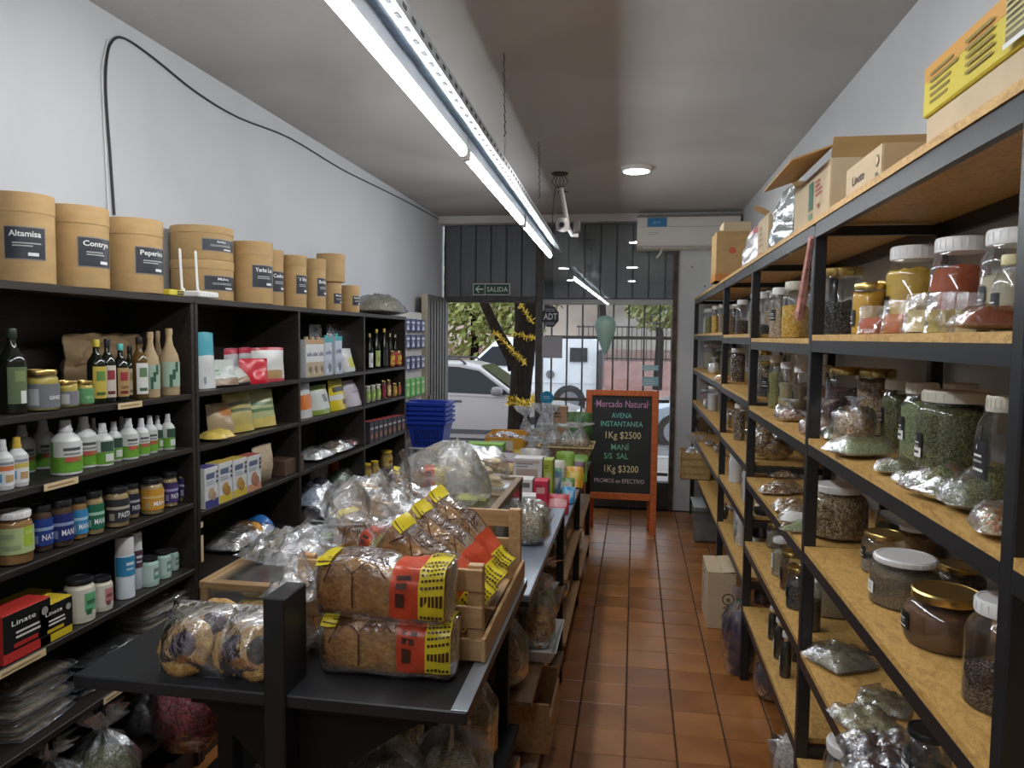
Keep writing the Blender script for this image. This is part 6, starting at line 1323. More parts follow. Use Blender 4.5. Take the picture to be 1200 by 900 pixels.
t = thing('carton', 'brown carton with red stamp and orange base, farthest on the racks', 'box', (RF + .075, 5.02, zt)); MB().bev((0, 0, .155), (.22, .30, .31), .003).build('body', CARD, t); MB().box((0, 0, .022), (.224, .304, .044)).build('base_tray', plain((.50, .20, .04), .5), t, smooth=0)
L = Lab(); L.disc(-.01, .19, .022, plain((.50, .10, .04)), 12); L.build('print', t, y=-.15); MB().box((0, 0, .313), (.20, .28, .004)).build('flap', CARDL, t, smooth=0); MB().bev((.02, .0, .345), (.17, .22, .06), .003).build('upper_box', CARDL, t)
# ---- red and white strip hanging at the near post
o = MB().tube([(RF - .004, 2.39, 1.93), (RF - .004, 2.47, 1.80), (RF - .004, 2.53, 1.69)], [.010, .012, .016], 6).build('warning_ribbon', plain((.50, .25, .22), .5, 0, .6, 30)); tag(o, 'pink and white ribbon hanging beside the post under the rack top', 'ribbon')
# ================================================================== goods on the counters
ZT1, ZT2, ZT3, ZT4 = .8805, .8255, .7355, .7155
def m_bread(c1, c2, c3_, scale=26):
    t = NT('bread'); b = t.n('ShaderNodeBsdfPrincipled', Roughness=.75); nz = t.n('ShaderNodeTexNoise', Scale=scale, Detail=8.0); t.l(t.coord(), nz.inputs[0])
    t.l(t.ramp(nz.outputs[0], [(.3, c1), (.5, c2), (.72, c3_)]), b.inputs[0]); v = t.n('ShaderNodeTexVoronoi', Scale=scale * 4); t.l(t.coord(), v.inputs[0])
    bp = t.n('ShaderNodeBump', Strength=.5, Distance=.006); t.l(v.outputs[0], bp.inputs['Height']); t.l(bp.outputs[0], b.inputs['Normal']); t.l(b.outputs[0], t.out.inputs[0]); return t.m
BREAD = m_bread((.17, .07, .016), (.30, .145, .038), (.42, .235, .075)); BREADG = m_bread((.22, .105, .025), (.40, .24, .075), (.56, .40, .17), 60); BREADP = m_bread((.45, .33, .17), (.58, .45, .26), (.66, .55, .36), 30)
PRED = plain((.44, .050, .018), .28, 0, .15, 20, .1); PYEL = plain((.60, .48, .02), .28, 0, .08, 20, .1); PLINE = plain((.055, .02, .012), .35)
FILMB = clear((.98, .97, .96), .14, .02, .45, 20, .85)
def loaf(label, loc, L, w, h, rot=(0, 0, 0), tail=.10, seed=0, flip=1):
    """sliced loaf in a printed clear bag: long axis x, bottom of the bag at +x, gathered end at -x"""
    t = thing('bread_loaf', label, 'bread', loc, group='bagged bread loaves on the counter', rot=rot); sg = lambda v, p: math.copysign(abs(v) ** p, v)
    def P(u, a, off=0.0, nzk=0.0):
        e = max(0, 1 - abs(2 * u - 1) ** 9) ** .33; e = .55 + .45 * e
        ww, hh = w / 2 * e + off, h / 2 * (.9 + .1 * e) + off; s_ = sin(a)
        k = nzk * (nz3((u * L, cos(a) * w, s_ * h), 24, seed) + .5 * nz3((u * L, cos(a) * w, s_ * h), 70, seed))
        return Vector(((u - .5) * (L + 2 * off), -(ww + k) * sg(cos(a), .55), h / 2 + (hh + k) * sg(s_, .6) * (1.06 if s_ > 0 else 1) - (.006 * sin(u * 9 + seed) if s_ > 0 else 0)))
    def grid(name, us, As, off, m, nzk=0.0, close=False, caps=False):
        b = MB(); n = len(As); vs = [P(u, a, off, nzk) for u in us for a in As]; fs = []
        for j in range(len(us) - 1):
            for i in range(n if close else n - 1): i2 = (i + 1) % n; fs.append((j * n + i, j * n + i2, (j + 1) * n + i2, (j + 1) * n + i))
        if caps: fs += [tuple(range(n)), tuple((len(us) - 1) * n + i for i in range(n))]
        return b.add(vs, fs).build(name, m, t, smooth=60)
    AA = [2 * pi * i / 24 for i in range(24)]; lin = lambda a, b, n: [a + (b - a) * i / n for i in range(n + 1)]
    US = [0, .015, .05] + lin(.1, .9, 12) + [.95, .985, 1]
    grid('loaf', US, AA, 0, BREAD, .002, True, True)
    # film with its gathered tail
    b = MB(); n = len(AA); vs = []; Ut = lin(-.0, 1, 22)
    c0 = Vector((-L / 2 - .0, 0, h * .5))
    for q, (k, dx) in enumerate(((1.3, tail), (.9, tail * .75), (.25, tail * .45), (.5, tail * .2))):
        for a in AA:
            r = 1 + .5 * nz3((cos(a) * 2, sin(a) * 2, q * 1.7), 1.5, seed + q); vs.append(c0 + Vector((-dx - .012 * nz3((cos(a), sin(a), q), 3, seed), -w * .42 * k * cos(a) * r, h * .36 * k * sin(a) * r)))
    for u in Ut: vs += [P(u, a, .004, .006) for a in AA]
    m_ = len(vs) // n; fs = []
    for j in range(m_ - 1):
        for i in range(n): i2 = (i + 1) % n; fs.append((j * n + i, j * n + i2, (j + 1) * n + i2, (j + 1) * n + i))
    fs.append(tuple((m_ - 1) * n + i for i in range(n))); b.add(vs, fs).build('film', FILMB, t, smooth=70)
    # print on the film
    grid('red_print', lin(.60, .80, 5), lin(-.35, 2.0, 12), .0075, PRED, .006); yo = grid('yellow_print', lin(.80, .975, 5), lin(-.35, 2.4, 14), .0075, PYEL, .006)
    grid('yellow_patch', lin(.035, .15, 4), lin(.75, 1.75, 8), .0075, PYEL, .006)
    bl = MB()
    for k in range(11):                                             # rows of small print on the yellow field
        a0 = -.25 + k * .235
        for q in range(6):
            u0 = .812 + q * .026; vs = [P(u, a, .0095, .006) for u in (u0, u0 + .018) for a in (a0, a0 + .085)]; bl.add(vs, [(0, 1, 3, 2)])
    for k in range(3):                                              # dark shape on the red field
        vs = [P(u, a, .0095, .006) for u in (.64, .70 + .02 * k) for a in (-.05 + .3 * k, .14 + .3 * k)]; bl.add(vs, [(0, 1, 3, 2)])
    for (u0, a0, u1, a1) in ((.13, .15, .21, .95), (.21, .95, .05, 1.0), (.21, .95, .33, .35), (.33, .35, .45, 1.15), (.45, 1.15, .56, .5), (.12, 1.15, .58, 1.15), (.33, .35, .33, -.2), (.18, 1.75, .58, 1.75), (.30, 1.15, .42, 1.75), (.42, 1.75, .55, 1.15)):
        for i in range(6):
            p, q = i / 6, (i + 1) / 6; ua, ub, aa, ab = u0 + (u1 - u0) * p, u0 + (u1 - u0) * q, a0 + (a1 - a0) * p, a0 + (a1 - a0) * q
            dx_, dy_ = (u1 - u0) * L, (a1 - a0) * w * .5; ln_ = sqrt(dx_ * dx_ + dy_ * dy_); ou, oa = -dy_ / ln_ * .0034 / L, dx_ / ln_ * .0034 / (w * .5)
            bl.add([P(ua, aa, .0088, .006), P(ub, ab, .0088, .006), P(ub + ou, ab + oa, .0088, .006), P(ua + ou, aa + oa, .0088, .006)], [(0, 1, 2, 3)])
    tv, tf = text_geo('ILAR', .02)
    for (u0, a0) in ((.47, 1.40), (.30, 1.42), (.45, .62)): bl.add([P(u0 + p[0] * .075, a0 + p[1] * .22, .0095, .006) for p in tv], tf)
    q_ = bl.build('small_print', PLINE, t, smooth=0); q_['kind'] = 'stuff'; return t
loaf('lower of two bagged brown loaves stacked before the wooden crate', (-.520, 1.541, ZT1), .295, .115, .118, (0, 0, .02), .07, 1)
loaf('upper of two bagged brown loaves stacked before the wooden crate', (-.530, 1.542, ZT1 + .122), .300, .115, .125, (.05, .02, -.05), .07, 2)
tl = .60
for k, y in enumerate((1.715, 1.850, 1.985)):
    loaf(f'bagged loaf leaning in the wooden crate, {("nearest", "middle", "farthest")[k]} of three', (-.515, y + .03, .985 + .01 * k), .30, .118, .118, (0, tl + .06 * k, -.12), .14, 5 + k)
loaf('bagged loaf lying left in the crate with yellow patch showing', (-.725, 1.92, 1.0), .20, .10, .10, (0, .25, -.5), .12, 11)
# crate
t = thing('wooden_crate', 'pale pine crate of slats holding leaning bread loaves', 'crate', (-.55, 1.885, ZT1)); x0, x1, y0, y1 = -.20, .205, -.265, .29
for x in (x0, x1):
    for y in (y0, y1): MB().bev((x, y, .112), (.036, .022, .224), .002).build('corner_post', PINE, t)
PX = wood((.36, .20, .085), (.52, .33, .16), 6.0, (1, 12, 12))
for y in (y0 - .014, y1 + .014):
    for z, hh in ((.190, .052), (.105, .050), (.030, .050)): MB().bev(((x0 + x1) / 2, y, z), (x1 - x0 + .036, .010, hh), .002).build('slat', PX, t)
for x in (x0 - .022, x1 + .022):
    for z, hh in ((.034, .056),): MB().bev((x, (y0 + y1) / 2, z), (.010, y1 - y0 + .05, hh), .002).build('slat', PINE, t)
MB().bev((x0 - .022, .01, .15), (.010, y1 - y0 + .05, .05), .002).build('slat', PINE, t)
for x in (-.15, -.05, .05, .15): MB().bev((x, .0125, .006), (.085, y1 - y0, .008), .001).build('bottom_slat', PINE, t)
# glazed bread case
def showcase(name, lb, x0, x1, y0, y1, z0, h, m, mx, div):
    t = thing(name, lb, 'case', ((x0 + x1) / 2, (y0 + y1) / 2, z0)); cx, cy = t.location.x, t.location.y; b_ = .022; GLS = clear((.96, .98, .97), .03, .03)
    for x in (x0 + b_ / 2, x1 - b_ / 2):
        for y in (y0 + b_ / 2, y1 - b_ / 2): MB().bev((x - cx, y - cy, (h - .02) / 2), (b_, b_, h - .02), .002).build('corner_post', m, t)
        MB().bev((x - cx, 0, h - .010), (b_ + .006, y1 - y0, .020), .002).build('top_rail', m, t)
    for y in [y0 + b_ / 2, y1 - b_ / 2] + [y0 + (y1 - y0) * d for d in div]: MB().bev((0, y - cy, h - .010), (x1 - x0 - 2 * b_ - .004, b_ + .004, .0196), .002).build('top_rail', mx, t)
    MB().box((0, 0, h - .008), (x1 - x0 - .03, y1 - y0 - .03, .003)).build('glass_lid', GLS, t, smooth=0)
    MB().box((0, y0 - cy + .006, (h - .02) / 2), (x1 - x0 - .044, .003, h - .022)).build('glass_pane', GLS, t, smooth=0); MB().box((x0 - cx + .006, 0, (h - .02) / 2), (.003, y1 - y0 - .044, h - .022)).build('glass_pane', GLS, t, smooth=0); MB().box((x1 - cx - .006, 0, (h - .02) / 2), (.003, y1 - y0 - .044, h - .022)).build('glass_pane', GLS, t, smooth=0)
    MB().box((0, 0, .004), (x1 - x0 - .01, y1 - y0 - .01, .006)).build('base_board', mx, t, smooth=0); return t
OAK = wood((.20, .115, .05), (.33, .21, .10)); OAKX = wood((.20, .115, .05), (.33, .21, .10), 6.0, (1, 12, 12))
t = showcase('bread_case', 'wooden glass lidded bread case on the counter behind the flat breads', -1.05, -.795, 1.650, 2.205, ZT1, .128, OAK, OAKX, (.50,))
o = MB().box((0, 0, 0), (.085, .075, .002)).build('price_card', plain((.45, .62, .02), .5), t, (.03, .16, .1305))
def roll(name, lb, loc, r, th, m, rot=(0, 0, 0), seed=0, grp=None):
    t = thing(name, lb, 'bread', loc, group=grp, rot=rot); MB().lathe([(.001, 0), (r * .8, 0), (r, th * .35), (r * .96, th * .7), (r * .6, th), (.001, th * 1.05)], 20, fn=lambda q, a: q * (1 + .08 * nz3(q, 30, seed)) + Vector((0, 0, .003 * nz3(q, 90, seed)))).build('crust', m, t, smooth=60); return t
roll('bread_roll', 'round brown bread piece in the glass case, front left', (-.93, 1.73, ZT1 + .009), .062, .055, BREADG, (0, 0, 0), 3, 'bread pieces in the glass case'); roll('bread_roll', 'seeded bread piece in the glass case, front right', (-.855, 1.77, ZT1 + .009), .060, .075, BREADG, (0, 0, .4), 7, 'bread pieces in the glass case'); roll('bread_roll', 'bread piece deeper in the glass case', (-.96, 1.87, ZT1 + .009), .06, .05, BREADG, (0, 0, 1), 9, 'bread pieces in the glass case')
t = thing('baguette', 'short pale baguette piece lying high in the glass case', 'bread', (-.91, 1.735, ZT1 + .068), .25); MB().tube([(-.07, 0, .015), (-.055, 0, .015), (0, 0, .019), (.055, 0, .021), (.068, 0, .021)], [.006, .015, .018, .015, .006], 10).build('crust', BREADP, t, smooth=60)
o = clear_bag('red_packet', 'red and clear packet inside the glass case, far left', (-.965, 2.00, ZT1 + .009), .11, .16, .07, grain([(.42, .08, .03), (.5, .2, .1), (.3, .1, .05)], 50), lump=.008)
# second case, dark wood
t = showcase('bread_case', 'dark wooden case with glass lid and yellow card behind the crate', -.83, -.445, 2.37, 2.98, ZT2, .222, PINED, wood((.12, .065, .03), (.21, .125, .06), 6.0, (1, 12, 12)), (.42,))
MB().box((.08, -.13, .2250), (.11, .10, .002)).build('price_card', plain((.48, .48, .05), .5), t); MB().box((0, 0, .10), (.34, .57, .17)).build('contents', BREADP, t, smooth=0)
# sweet breads with dark filling, in clear bags
FILL = plain((.055, .030, .06), .3, 0, .4, 60, .6); FILL2 = plain((.035, .033, .028), .3, 0, .4, 60, .6)
def sweet(lb, x, y, w, spots):
    t = thing('sweet_bread_bag', lb, 'bread', (x, y, ZT1), group='bags of filled sweet breads')
    for (dx, dy, dz, r, fm) in spots:
        sd = int(dx * 900) + int(dy * 500)
        c = MB().lathe([(.001, -.014), (r * .85, -.014), (r * .98, -.006), (r * 1.03, .003), (r * .98, .012), (r * .88, .018), (r * .76, .020), (r * .64, .021), (r * .52, .021), (r * .44, .019)], 34, cap=False, fn=lambda q, a: Vector((q.x * (1 + .11 * nz3((cos(a), sin(a), 0), 1.7, sd)), q.y * (1 + .11 * nz3((cos(a), sin(a), 0), 1.7, sd)), q.z)) + .005 * Vector((nz3(q, 110, sd), nz3(q, 110, sd + 1), 1.2 * nz3(q, 130, sd + 2)))).build('sweet_bread', BREADG, t, (dx, dy, dz), (radians(60), 0, 0), smooth=60)
        MB().lathe([(r * .52, .018), (r * .46, .0245), (r * .2, .0255), (.001, .0255)], 18, cap=False, fn=lambda q, a: Vector((q.x * (1 + .15 * nz3((cos(a), sin(a), 0), 1.9, sd + 5)), q.y * (1 + .15 * nz3((cos(a), sin(a), 0), 1.9, sd + 6)), q.z))).build('filling', fm, c, smooth=60)
    pouch_geo(w, .155, .15, 14, 14, int(x * -90), .013, gusset=False).xf(Matrix.Translation((0, -.020, .002)) @ Matrix.Rotation(-.40, 4, 'X')).build('film', FILMW, t, smooth=70)
FILMW = clear((.97, .97, .97), .16, .12, .5, 24, 1.2)
sweet('clear bag of round sweet breads with dark filling, left of two', -.925, 1.445, .165, [(-.020, -.010, .060, .060, FILL), (.015, .055, .090, .056, FILL)])
sweet('clear bag of round sweet breads with dark filling, beside black post', -.800, 1.445, .140, [(-.032, .004, .058, .056, FILL), (.030, -.006, .062, .058, FILL2), (.0, .055, .088, .05, FILL)])
# crumpled clear bags over the crate
EMPTYF = clear((.97, .98, .99), .2, .26, .6, 16, .9)
def puff(name, lb, loc, rx, ry, h, seed, film, rz=0.0, lean=0.0):
    t = thing(name, lb, 'bag', loc, rz)
    def f(q, a):
        z = q.z / h; g = 1 + .22 * nz3((cos(a), sin(a), z * 1.5), 1.6, seed) + .10 * nz3((cos(a) * 2, sin(a) * 2, z * 3), 2.4, seed + 2); rdg = 1 + .10 * (1 - z) * sin(7 * a + 3 * nz3((cos(a), sin(a), z), 2, seed))
        return Vector((q.x * rx * g * rdg + lean * z * z, q.y * ry * g * rdg, max(.001, q.z * (1 + .12 * nz3((q.x, q.y, 0), 2.2, seed + 5)) + .016 * nz3((q.x * 4, q.y * 4, q.z * 12), 3, seed) + .01 * nz3((q.x * 9, q.y * 9, q.z * 30), 3, seed))))
    MB().lathe([(.9, 0), (1, .08 * h), (1.0, .25 * h), (.93, .45 * h), (.80, .62 * h), (.62, .78 * h), (.40, .90 * h), (.2, .97 * h), (.001, h)], 30, fn=f, cap=False).build('film', film, t, smooth=70); return t
puff('clear_bag', 'big puffed clear plastic bag standing on the dark case behind the crate', (-.665, 2.50, ZT2 + .224), .165, .115, .21, 3, EMPTYF, lean=.05)
loaf('bagged loaf inside shadow of the big puffed clear bag', (-.74, 2.49, ZT2 + .226), .17, .10, .10, (0, 0, .3), .03, 31)
clear_bag('clear_bag', 'crumpled clear bag heaped over the left of the crate', (-.755, 2.02, 1.085), .26, .30, .14, None or grain([(.30, .17, .07), (.38, .24, .12)], 30), lump=.020, film=EMPTYF, cfrac=.35, rz=.5)
clear_bag('clear_bag', 'crumpled empty clear bag spread on the bread case lid', (-.895, 1.90, ZT1 + .132), .25, .30, .075, None, lump=.022, film=EMPTYF, rz=-.3)
clear_bag('clear_bag', 'loose clear bag ends lying by the black upright post', (-.765, 1.63, ZT1 + .13), .13, .22, .06, None, lump=.018, film=EMPTYF)
# pale crackers in a bag on the second case
t = thing('cracker_bag', 'clear bag of pale long crackers on the dark case', 'bag', (-.625, 2.83, ZT2 + .224)); random.seed(5)
CRK = plain((.56, .45, .27), .7, 0, .15, 20, .3)
for i in range(5):
    for j in range(4):
        a = random.uniform(-.2, .2); c = Vector((-.10 + .055 * j + random.uniform(-.01, .01), random.uniform(-.03, .03), .014 + i * .023 - .006 * abs(j - 1.5)))
        d_ = Vector((sin(a + .9) * .085, -cos(a + .9) * .085, .0)); MB().tube([c - d_, c - d_ * .8, c, c + d_ * .8, c + d_], [.004, .012, .016, .012, .004], 8).build('cracker', CRK, t, smooth=60)
heap_geo(.30, .25, .17, 16, 16, 77, .010, 30, .45).build('film', FILMS, t, smooth=70)
# noodles on the second counter
NOOD = grain([(.42, .36, .24), (.55, .48, .34), (.26, .21, .13), (.60, .56, .46)], 70, 1.0, .3, (1, 6, 2)); NOOP = grain([(.44, .40, .26), (.54, .50, .36), (.32, .29, .18)], 60, 1.0, .4, (5, 1, 1))
p_ = hz(616, 640, ZT2); tied_bag('noodle_bag', 'shiny clear bag of noodles on grey metal sheet by the crate', (p_.x, p_.y + .05, ZT2 + .001), .085, .16, NOOD, fill=.85, nk=.93, flare=.5, squash=.8, film=FILMB, lump=.01, neck=.3)
p_ = hz(632, 611, ZT2); clear_bag('noodle_bag', 'flat bag of pale ridged noodles at the sheet end', (-.44, 3.16, ZT2 + .001), .19, .26, .10, NOOP, lump=.006, rz=.2)
# small packets on the middle and far counters
def pack(nm, lb, x, y, z0, w, d, h, col, fld=(), rz=0, txt=None): 
    def f(L, W, H):
        for (u0, v0, u1, v1, c) in fld: L.rect(u0 * W, v0 * H, u1 * W, v1 * H, plain(c, .4))
        L.bars(-W * .4, H * .78, W * .2, H * .9, 2, plain(shade(col, .35), .5), int(W * 999)); L.bars(-W * .2, H * .12, W * .42, H * .3, 3, plain(shade(col, .5), .5), int(H * 999))
        if txt: L.text(txt, 0, H * .6, H * .2, INK, .01, W * .5)
    return carton(nm, lb, (x, y, z0 + .0005), w, d, h, col, f, rz=rz, group='packets on the middle counter', cat='packet')
WHT = (.62, .60, .60)
pack('blue_pack', 'white and blue pack at the front of the middle counter', -.54, 3.53, ZT3, .16, .09, .12, WHT, [(.05, 0, .5, .8, (.05, .25, .58)), (-.45, .6, .0, .8, (.4, .45, .6))], .1)
pack('pink_pack', 'white pack with pink print and red end', -.565, 3.72, ZT3, .135, .10, .165, WHT, [(-.45, .08, .4, .45, (.50, .22, .26)), (-.3, .75, .4, .9, (.12, .12, .12))]); pack('red_pack', 'bright red pack beside the pink printed pack', -.455, 3.72, ZT3, .07, .10, .16, (.52, .02, .06), [(-.3, .6, .3, .8, (.6, .3, .3))])
pack('white_pack', 'white pack with brown print and green end', -.555, 3.95, ZT3, .155, .10, .235, WHT, [(-.4, .15, .35, .75, (.42, .32, .28)), (-.45, .88, .4, .95, (.45, .35, .34))]); pack('green_pack', 'lime green pack end beside the brown printed pack', -.445, 3.95, ZT3, .05, .10, .23, (.32, .40, .04), [(-.3, .5, .3, .7, (.45, .5, .2))])
pack('grey_pack', 'white blue striped pack leaning at the middle counter edge', -.40, 3.47, ZT3, .10, .12, .06, (.50, .48, .46), [(-.45, .1, -.05, .9, (.05, .22, .55)), (.1, .2, .4, .7, (.55, .1, .12))], -.2)
def sn(lb, x, y, z0, w, h, c1, c2, seed, lean=-.3, rz=0):
    pouch('snack_packet', lb, (x, y, z0 + .001), w, h, w * .4, [c1, c2], lambda u, v, f: 1 if .3 < v < .75 and abs(u) < .7 else 0, rz=rz, lean=lean, group='snack packets on the counters', crink=.012, seed=seed)
sn('red snack bag at the right edge of the middle counter', -.365, 3.66, ZT3, .11, .10, (.50, .03, .06), (.60, .30, .30), 1)
sn('blue snack bag hanging over the right edge of the middle counter', -.335, 3.90, ZT3, .07, .09, (.06, .32, .60), (.3, .5, .65), 2); sn('green snack bag on the middle counter near the basket', -.37, 4.10, ZT3, .10, .10, (.12, .26, .06), (.5, .48, .4), 3)
sn('orange snack bag on the middle counter near the basket', -.345, 4.32, ZT3, .12, .125, (.62, .32, .02), (.60, .44, .05), 4); sn('pale beige snack bag beside the orange one', -.45, 4.30, ZT3, .12, .14, (.52, .42, .32), (.6, .5, .42), 5)
sn('bright green snack bag before the straw basket, left', -.42, 4.60, ZT4, .11, .19, (.24, .42, .05), (.34, .52, .12), 6, -.1); sn('bright green snack bag before the straw basket, right', -.335, 4.62, ZT4, .11, .17, (.20, .40, .06), (.14, .05, .09), 7, -.1); sn('white snack bag between the printed packs and dark case', -.70, 3.75, ZT3, .14, .17, (.58, .55, .55), (.58, .20, .22), 8, -.1)
sn('yellow snack bag beside the purple one on the far counter', -.70, 4.56, ZT4, .10, .20, (.55, .36, .03), (.5, .42, .05), 9, -.1); sn('purple snack bag left of the yellow one on far counter', -.775, 4.60, ZT4, .10, .18, (.14, .05, .14), (.3, .2, .1), 10, -.1); sn('white snack bag behind the brown printed pack', -.60, 4.35, ZT3, .13, .22, (.6, .58, .56), (.4, .42, .45), 12, -.05)
random.seed(21)
for k, (c1, c2, n_) in enumerate((((.55, .50, .45), (.3, .12, .05), 'beige'), ((.46, .30, .08), (.2, .1, .03), 'ochre'), ((.30, .04, .05), (.5, .4, .3), 'dark red'), ((.10, .20, .30), (.5, .5, .5), 'steel blue'), ((.22, .30, .10), (.5, .45, .2), 'moss green'), ((.50, .46, .5), (.3, .1, .2), 'lilac'), ((.42, .22, .10), (.6, .5, .3), 'rust brown'), ((.6, .58, .5), (.1, .3, .15), 'cream'))):
    sn(f'{n_} snack bag among the packets between middle and far counter', -.84 + .13 * (k % 4), 4.02 + .16 * (k // 4) + .02 * (k % 3), ZT3, .12, .15 + .03 * (k % 3), c1, c2, 30 + k, -.25, .3 * (k % 3 - 1))
pack('green_tray', 'bright green and clear tray pack on the far counter', -.93, 4.62, ZT4, .24, .12, .225, (.20, .42, .04), [(-.2, .5, .5, .95, (.30, .42, .36))])
t = thing('orange_box', 'orange display box of wine coloured sachets on the far counter', 'box', (-.875, 5.10, ZT4 + .001)); OB = plain((.60, .28, .03), .5)
for c, d in (((0, -.11, .105), (.26, .006, .21)), ((0, .11, .12), (.26, .006, .24)), ((-.13, 0, .11), (.006, .22, .22)), ((.13, 0, .11), (.006, .22, .22)), ((0, 0, .09), (.25, .21, .006))): MB().box(c, d).build('side', OB, t, smooth=0)
L = Lab(); L.rect(-.10, .06, .06, .19, plain((.58, .50, .42), .5)).bars(-.08, .08, .04, .17, 3, plain((.5, .2, .1))); L.build('print', t, y=-.1135)
random.seed(8)
for i in range(9):
    c_ = random.choice([(.16, .03, .035), (.26, .10, .03), (.38, .36, .35), (.08, .03, .03)]); clear_bag('wine_sachet', f'small shiny sachet heaped in the orange box, {ORD[i]} of nine from the left', (-.975 + (i % 5) * .048, 5.05 + (i // 5) * .08, ZT4 + .10 + random.uniform(.06, .10)), .08, .09, .05, plain(c_, .4, 0, .3, 40, .3), rz=random.uniform(0, 3), group='wine coloured sachets in the orange box', lump=.008)
for (x, y, r, h, con, lb) in ((-.775, 5.30, .062, .40, NUTS, 'tall puffed clear bag on the far counter, left of three'), (-.66, 5.34, .062, .42, OATS, 'tall puffed clear bag on the far counter, middle of three'), (-.60, 5.37, .058, .41, PINKS, 'tall puffed clear bag on the far counter, right of three'), (-.69, 5.10, .062, .27, DRIED, 'clear bag of red orange dried fruit before the puffed bags'), (-.68, 4.90, .062, .24, SEEDG, 'grey white clear bag beside the orange box'), (-.57, 4.78, .065, .25, WHITEP, 'white and grey clear bag behind the white packs')):
    tied_bag('puffed_bag', lb, (x, y, ZT4 + .001), r, h, con, fill=.50, nk=.80, flare=.9, film=EMPTYF, lump=.008, group='puffed clear bags on the far counter')
pack('brown_box', 'small brown paper box at the back of the far counter', -.53, 5.42, ZT4, .10, .08, .40, (.34, .20, .12))
t = thing('green_bag', 'leafy green bag top behind the straw basket', 'bag', (-.42, 5.42, ZT4 + .001)); pouch_geo(.24, .36, .10, 12, 12, 21, .02).build('wrapper', [plain((.05, .13, .03), .4, 0, .5, 30, .5)], t, smooth=60)
# straw basket
STRAW = grain([(.22, .13, .05), (.32, .21, .09), (.14, .08, .03), (.42, .30, .15)], 70, 1.0, .7, (1, 1, 2.2))
t = thing('straw_basket', 'shallow woven straw basket holding clear bags on the far counter corner', 'basket', (-.455, 5.14, ZT4 + .001)); b = MB(); R4 = lambda w, d, z: [(-w, -d, z), (w, -d, z), (w, d, z), (-w, d, z)]
vs = R4(.13, .12, 0) + R4(.185, .165, .155) + R4(.178, .158, .155) + R4(.125, .115, .012); fs = [(3, 2, 1, 0)] + [(a + i, a + (i + 1) % 4, a + 4 + (i + 1) % 4, a + 4 + i) for a in (0, 4, 8) for i in range(4)] + [(12, 13, 14, 15)]; b.add(vs, fs).build('weave', STRAW, t, smooth=0)
MB().tube([(-.185, -.165, .157), (.185, -.165, .157), (.185, .165, .157), (-.185, .165, .157), (-.185, -.165, .157)], .008, 6).build('rim', plain((.40, .29, .13), .7, 0, .3, 80, .6), t)
MB().box((0, 0, .125), (.32, .28, .02)).build('lining', plain((.46, .38, .25), .8, 0, .15, 40, .4), t, smooth=0)
for (dx, dy, r, h, con, lb) in ((-.09, .02, .075, .16, SEEDB, 'clear bag with silver film in the straw basket, left'), (.00, .05, .07, .15, OATS, 'clear bag in the straw basket, middle'), (.09, .04, .07, .17, NUTS, 'clear bag with orange edge in the straw basket, right')):
    tied_bag('basket_bag', lb, (-.455 + dx, 5.14 + dy, ZT4 + .138), r, h, con, fill=.35, nk=.8, flare=1.0, film=EMPTYF, group='clear bags in the straw basket')
# ------------------------------------------------------------------ below the counters
FLK = grain([(.30, .22, .11), (.42, .33, .18), (.20, .14, .06), (.5, .42, .27)], 110, .9); STRW = grain([(.34, .25, .10), (.44, .34, .15), (.24, .16, .06), (.5, .42, .24)], 60, 1.0, .6, (1, 1, 7))
zL = .421
for (x, y, r, h, con, lb) in ((-.575, 1.62, .135, .30, FLK, 'large clear bag of beige flakes under the counter front'), (-.425, 1.72, .11, .30, STRW, 'clear bag of straw coloured sticks under the counter corner'), (-.66, 1.84, .12, .34, FLK, 'clear bag of flakes further back under the counter'), (-.80, 1.60, .11, .22, HERBD, 'dark bag of herb at the left under the counter'), (-.46, 1.98, .10, .32, STRW, 'clear bag of brown sticks deeper under the counter')):
    tied_bag('flake_bag', lb, (x, y, zL), r, h, con, fill=.62, nk=.86, flare=.4, squash=.85, group='clear bags under the near counter')
zM = .467
for (x, y, r, h, con, lb) in ((-.43, 2.36, .105, .30, grain([(.22, .14, .06), (.14, .09, .04), (.32, .22, .1)], 70), 'big clear bag of brown chips under the grey counter'), (-.38, 2.98, .09, .24, HERBL, 'clear bag with pale green leaf under the grey counter'), (-.50, 2.70, .11, .30, TEA, 'dark clear bag behind the tray under the grey counter')):
    tied_bag('chip_bag', lb, (x, y, zM), r, h, con, fill=.6, nk=.82, flare=.7, group='clear bags under the grey counter')
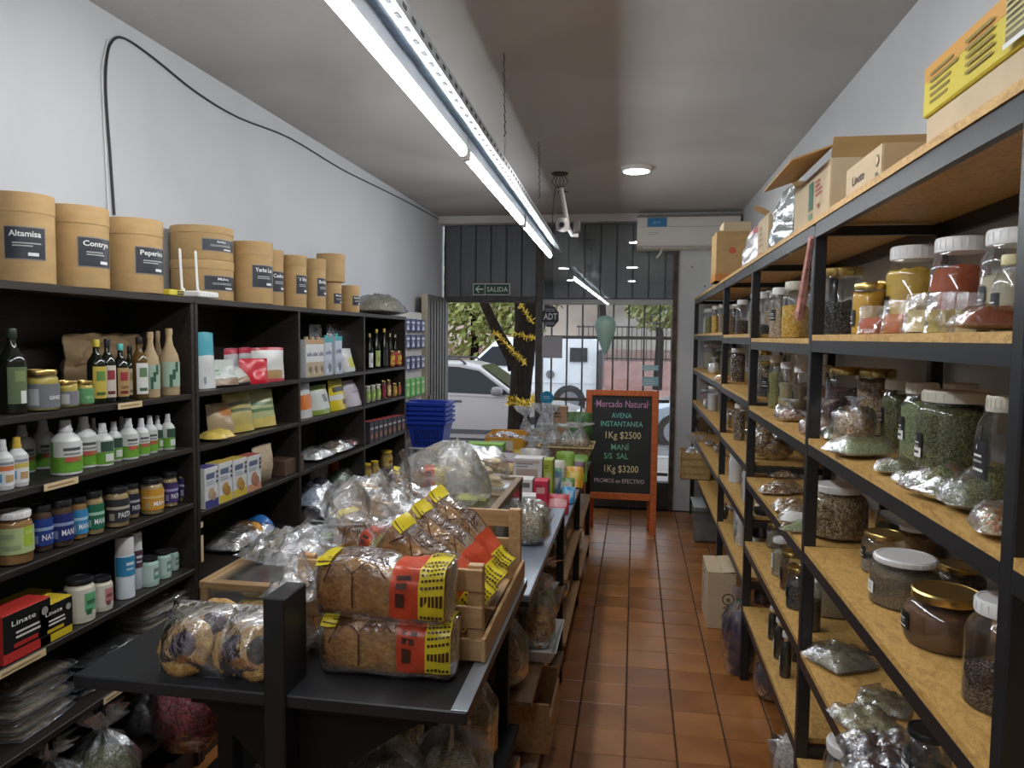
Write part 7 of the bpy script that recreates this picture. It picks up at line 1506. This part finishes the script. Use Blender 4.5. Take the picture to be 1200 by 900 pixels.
t = thing('white_tray', 'white plastic tray sticking out under the grey counter', 'tray', (-.335, 2.68, zM)); b = MB(); vs = R4(.06, .13, 0) + R4(.085, .16, .05) + R4(.080, .155, .05) + R4(.056, .126, .004); b.add(vs, fs).build('tray', plain((.62, .64, .66), .4), t, smooth=0)
tied_bag('fruit_bag', 'clear bag of orange dried fruit standing in the white tray', (-.335, 2.68, zM + .008), .065, .24, grain([(.42, .17, .03), (.52, .27, .06), (.24, .08, .03), (.45, .33, .15)], 45, 1.0, .35), fill=.62, nk=.82, flare=.9, lump=.012)
t = thing('wooden_crate', 'small pine crate under the grey counter behind the black leg', 'crate', (-.37, 2.66, .157))
for y in (-.15, .15): MB().bev((0, y, .09), (.20, .012, .18), .002).build('end_panel', PINE, t)
for x in (-.10, .10):
    for z in (.04, .11): MB().bev((x, 0, z), (.010, .31, .055), .002).build('slat', PINE, t)
MB().bev((0, 0, .006), (.19, .29, .010), .002).build('base', PINE, t)
tied_bag('clear_bag', 'crumpled clear bag on the low black shelf beside the aisle', (-.335, 2.08, .141), .085, .20, plain((.035, .03, .03), .5, 0, .4, 30, .5), fill=.5, nk=.8, flare=.9)
pouch('paper_bag', 'brown paper bag standing on the low shelf at bottom of photo', (-.36, 1.93, .141), .12, .26, .08, [KR2], rz=.3, crink=.006)
for k, (y, z, con, lb) in enumerate(((3.05, .157, NUTS, 'nuts'), (3.60, .467, SEEDB, 'brown seeds'), (3.85, .467, plain((.02, .018, .02), .4), 'black packets'), (4.15, .467, grain([(.4, .3, .1), (.35, .08, .04), (.3, .26, .2)], 40), 'mixed sweets'), (3.70, .157, grain([(.45, .34, .08), (.4, .36, .3), (.25, .1, .06)], 40), 'yellow snacks'), (4.05, .157, OATS, 'golden flakes'), (4.75, .467, FLK, 'beige flakes'), (5.1, .157, NUTS, 'mixed nuts'))):
    tied_bag('shelf_bag', f'clear bag of {lb} on {"the upper" if z > .3 else "the lower"} shelf under the {"grey" if y < 3.4 else "middle" if y < 4.4 else "far"} counter', (-.42, y, z), .085, .20, con, fill=.62, nk=.82, flare=.7, group='clear bags on the shelves under the counters')
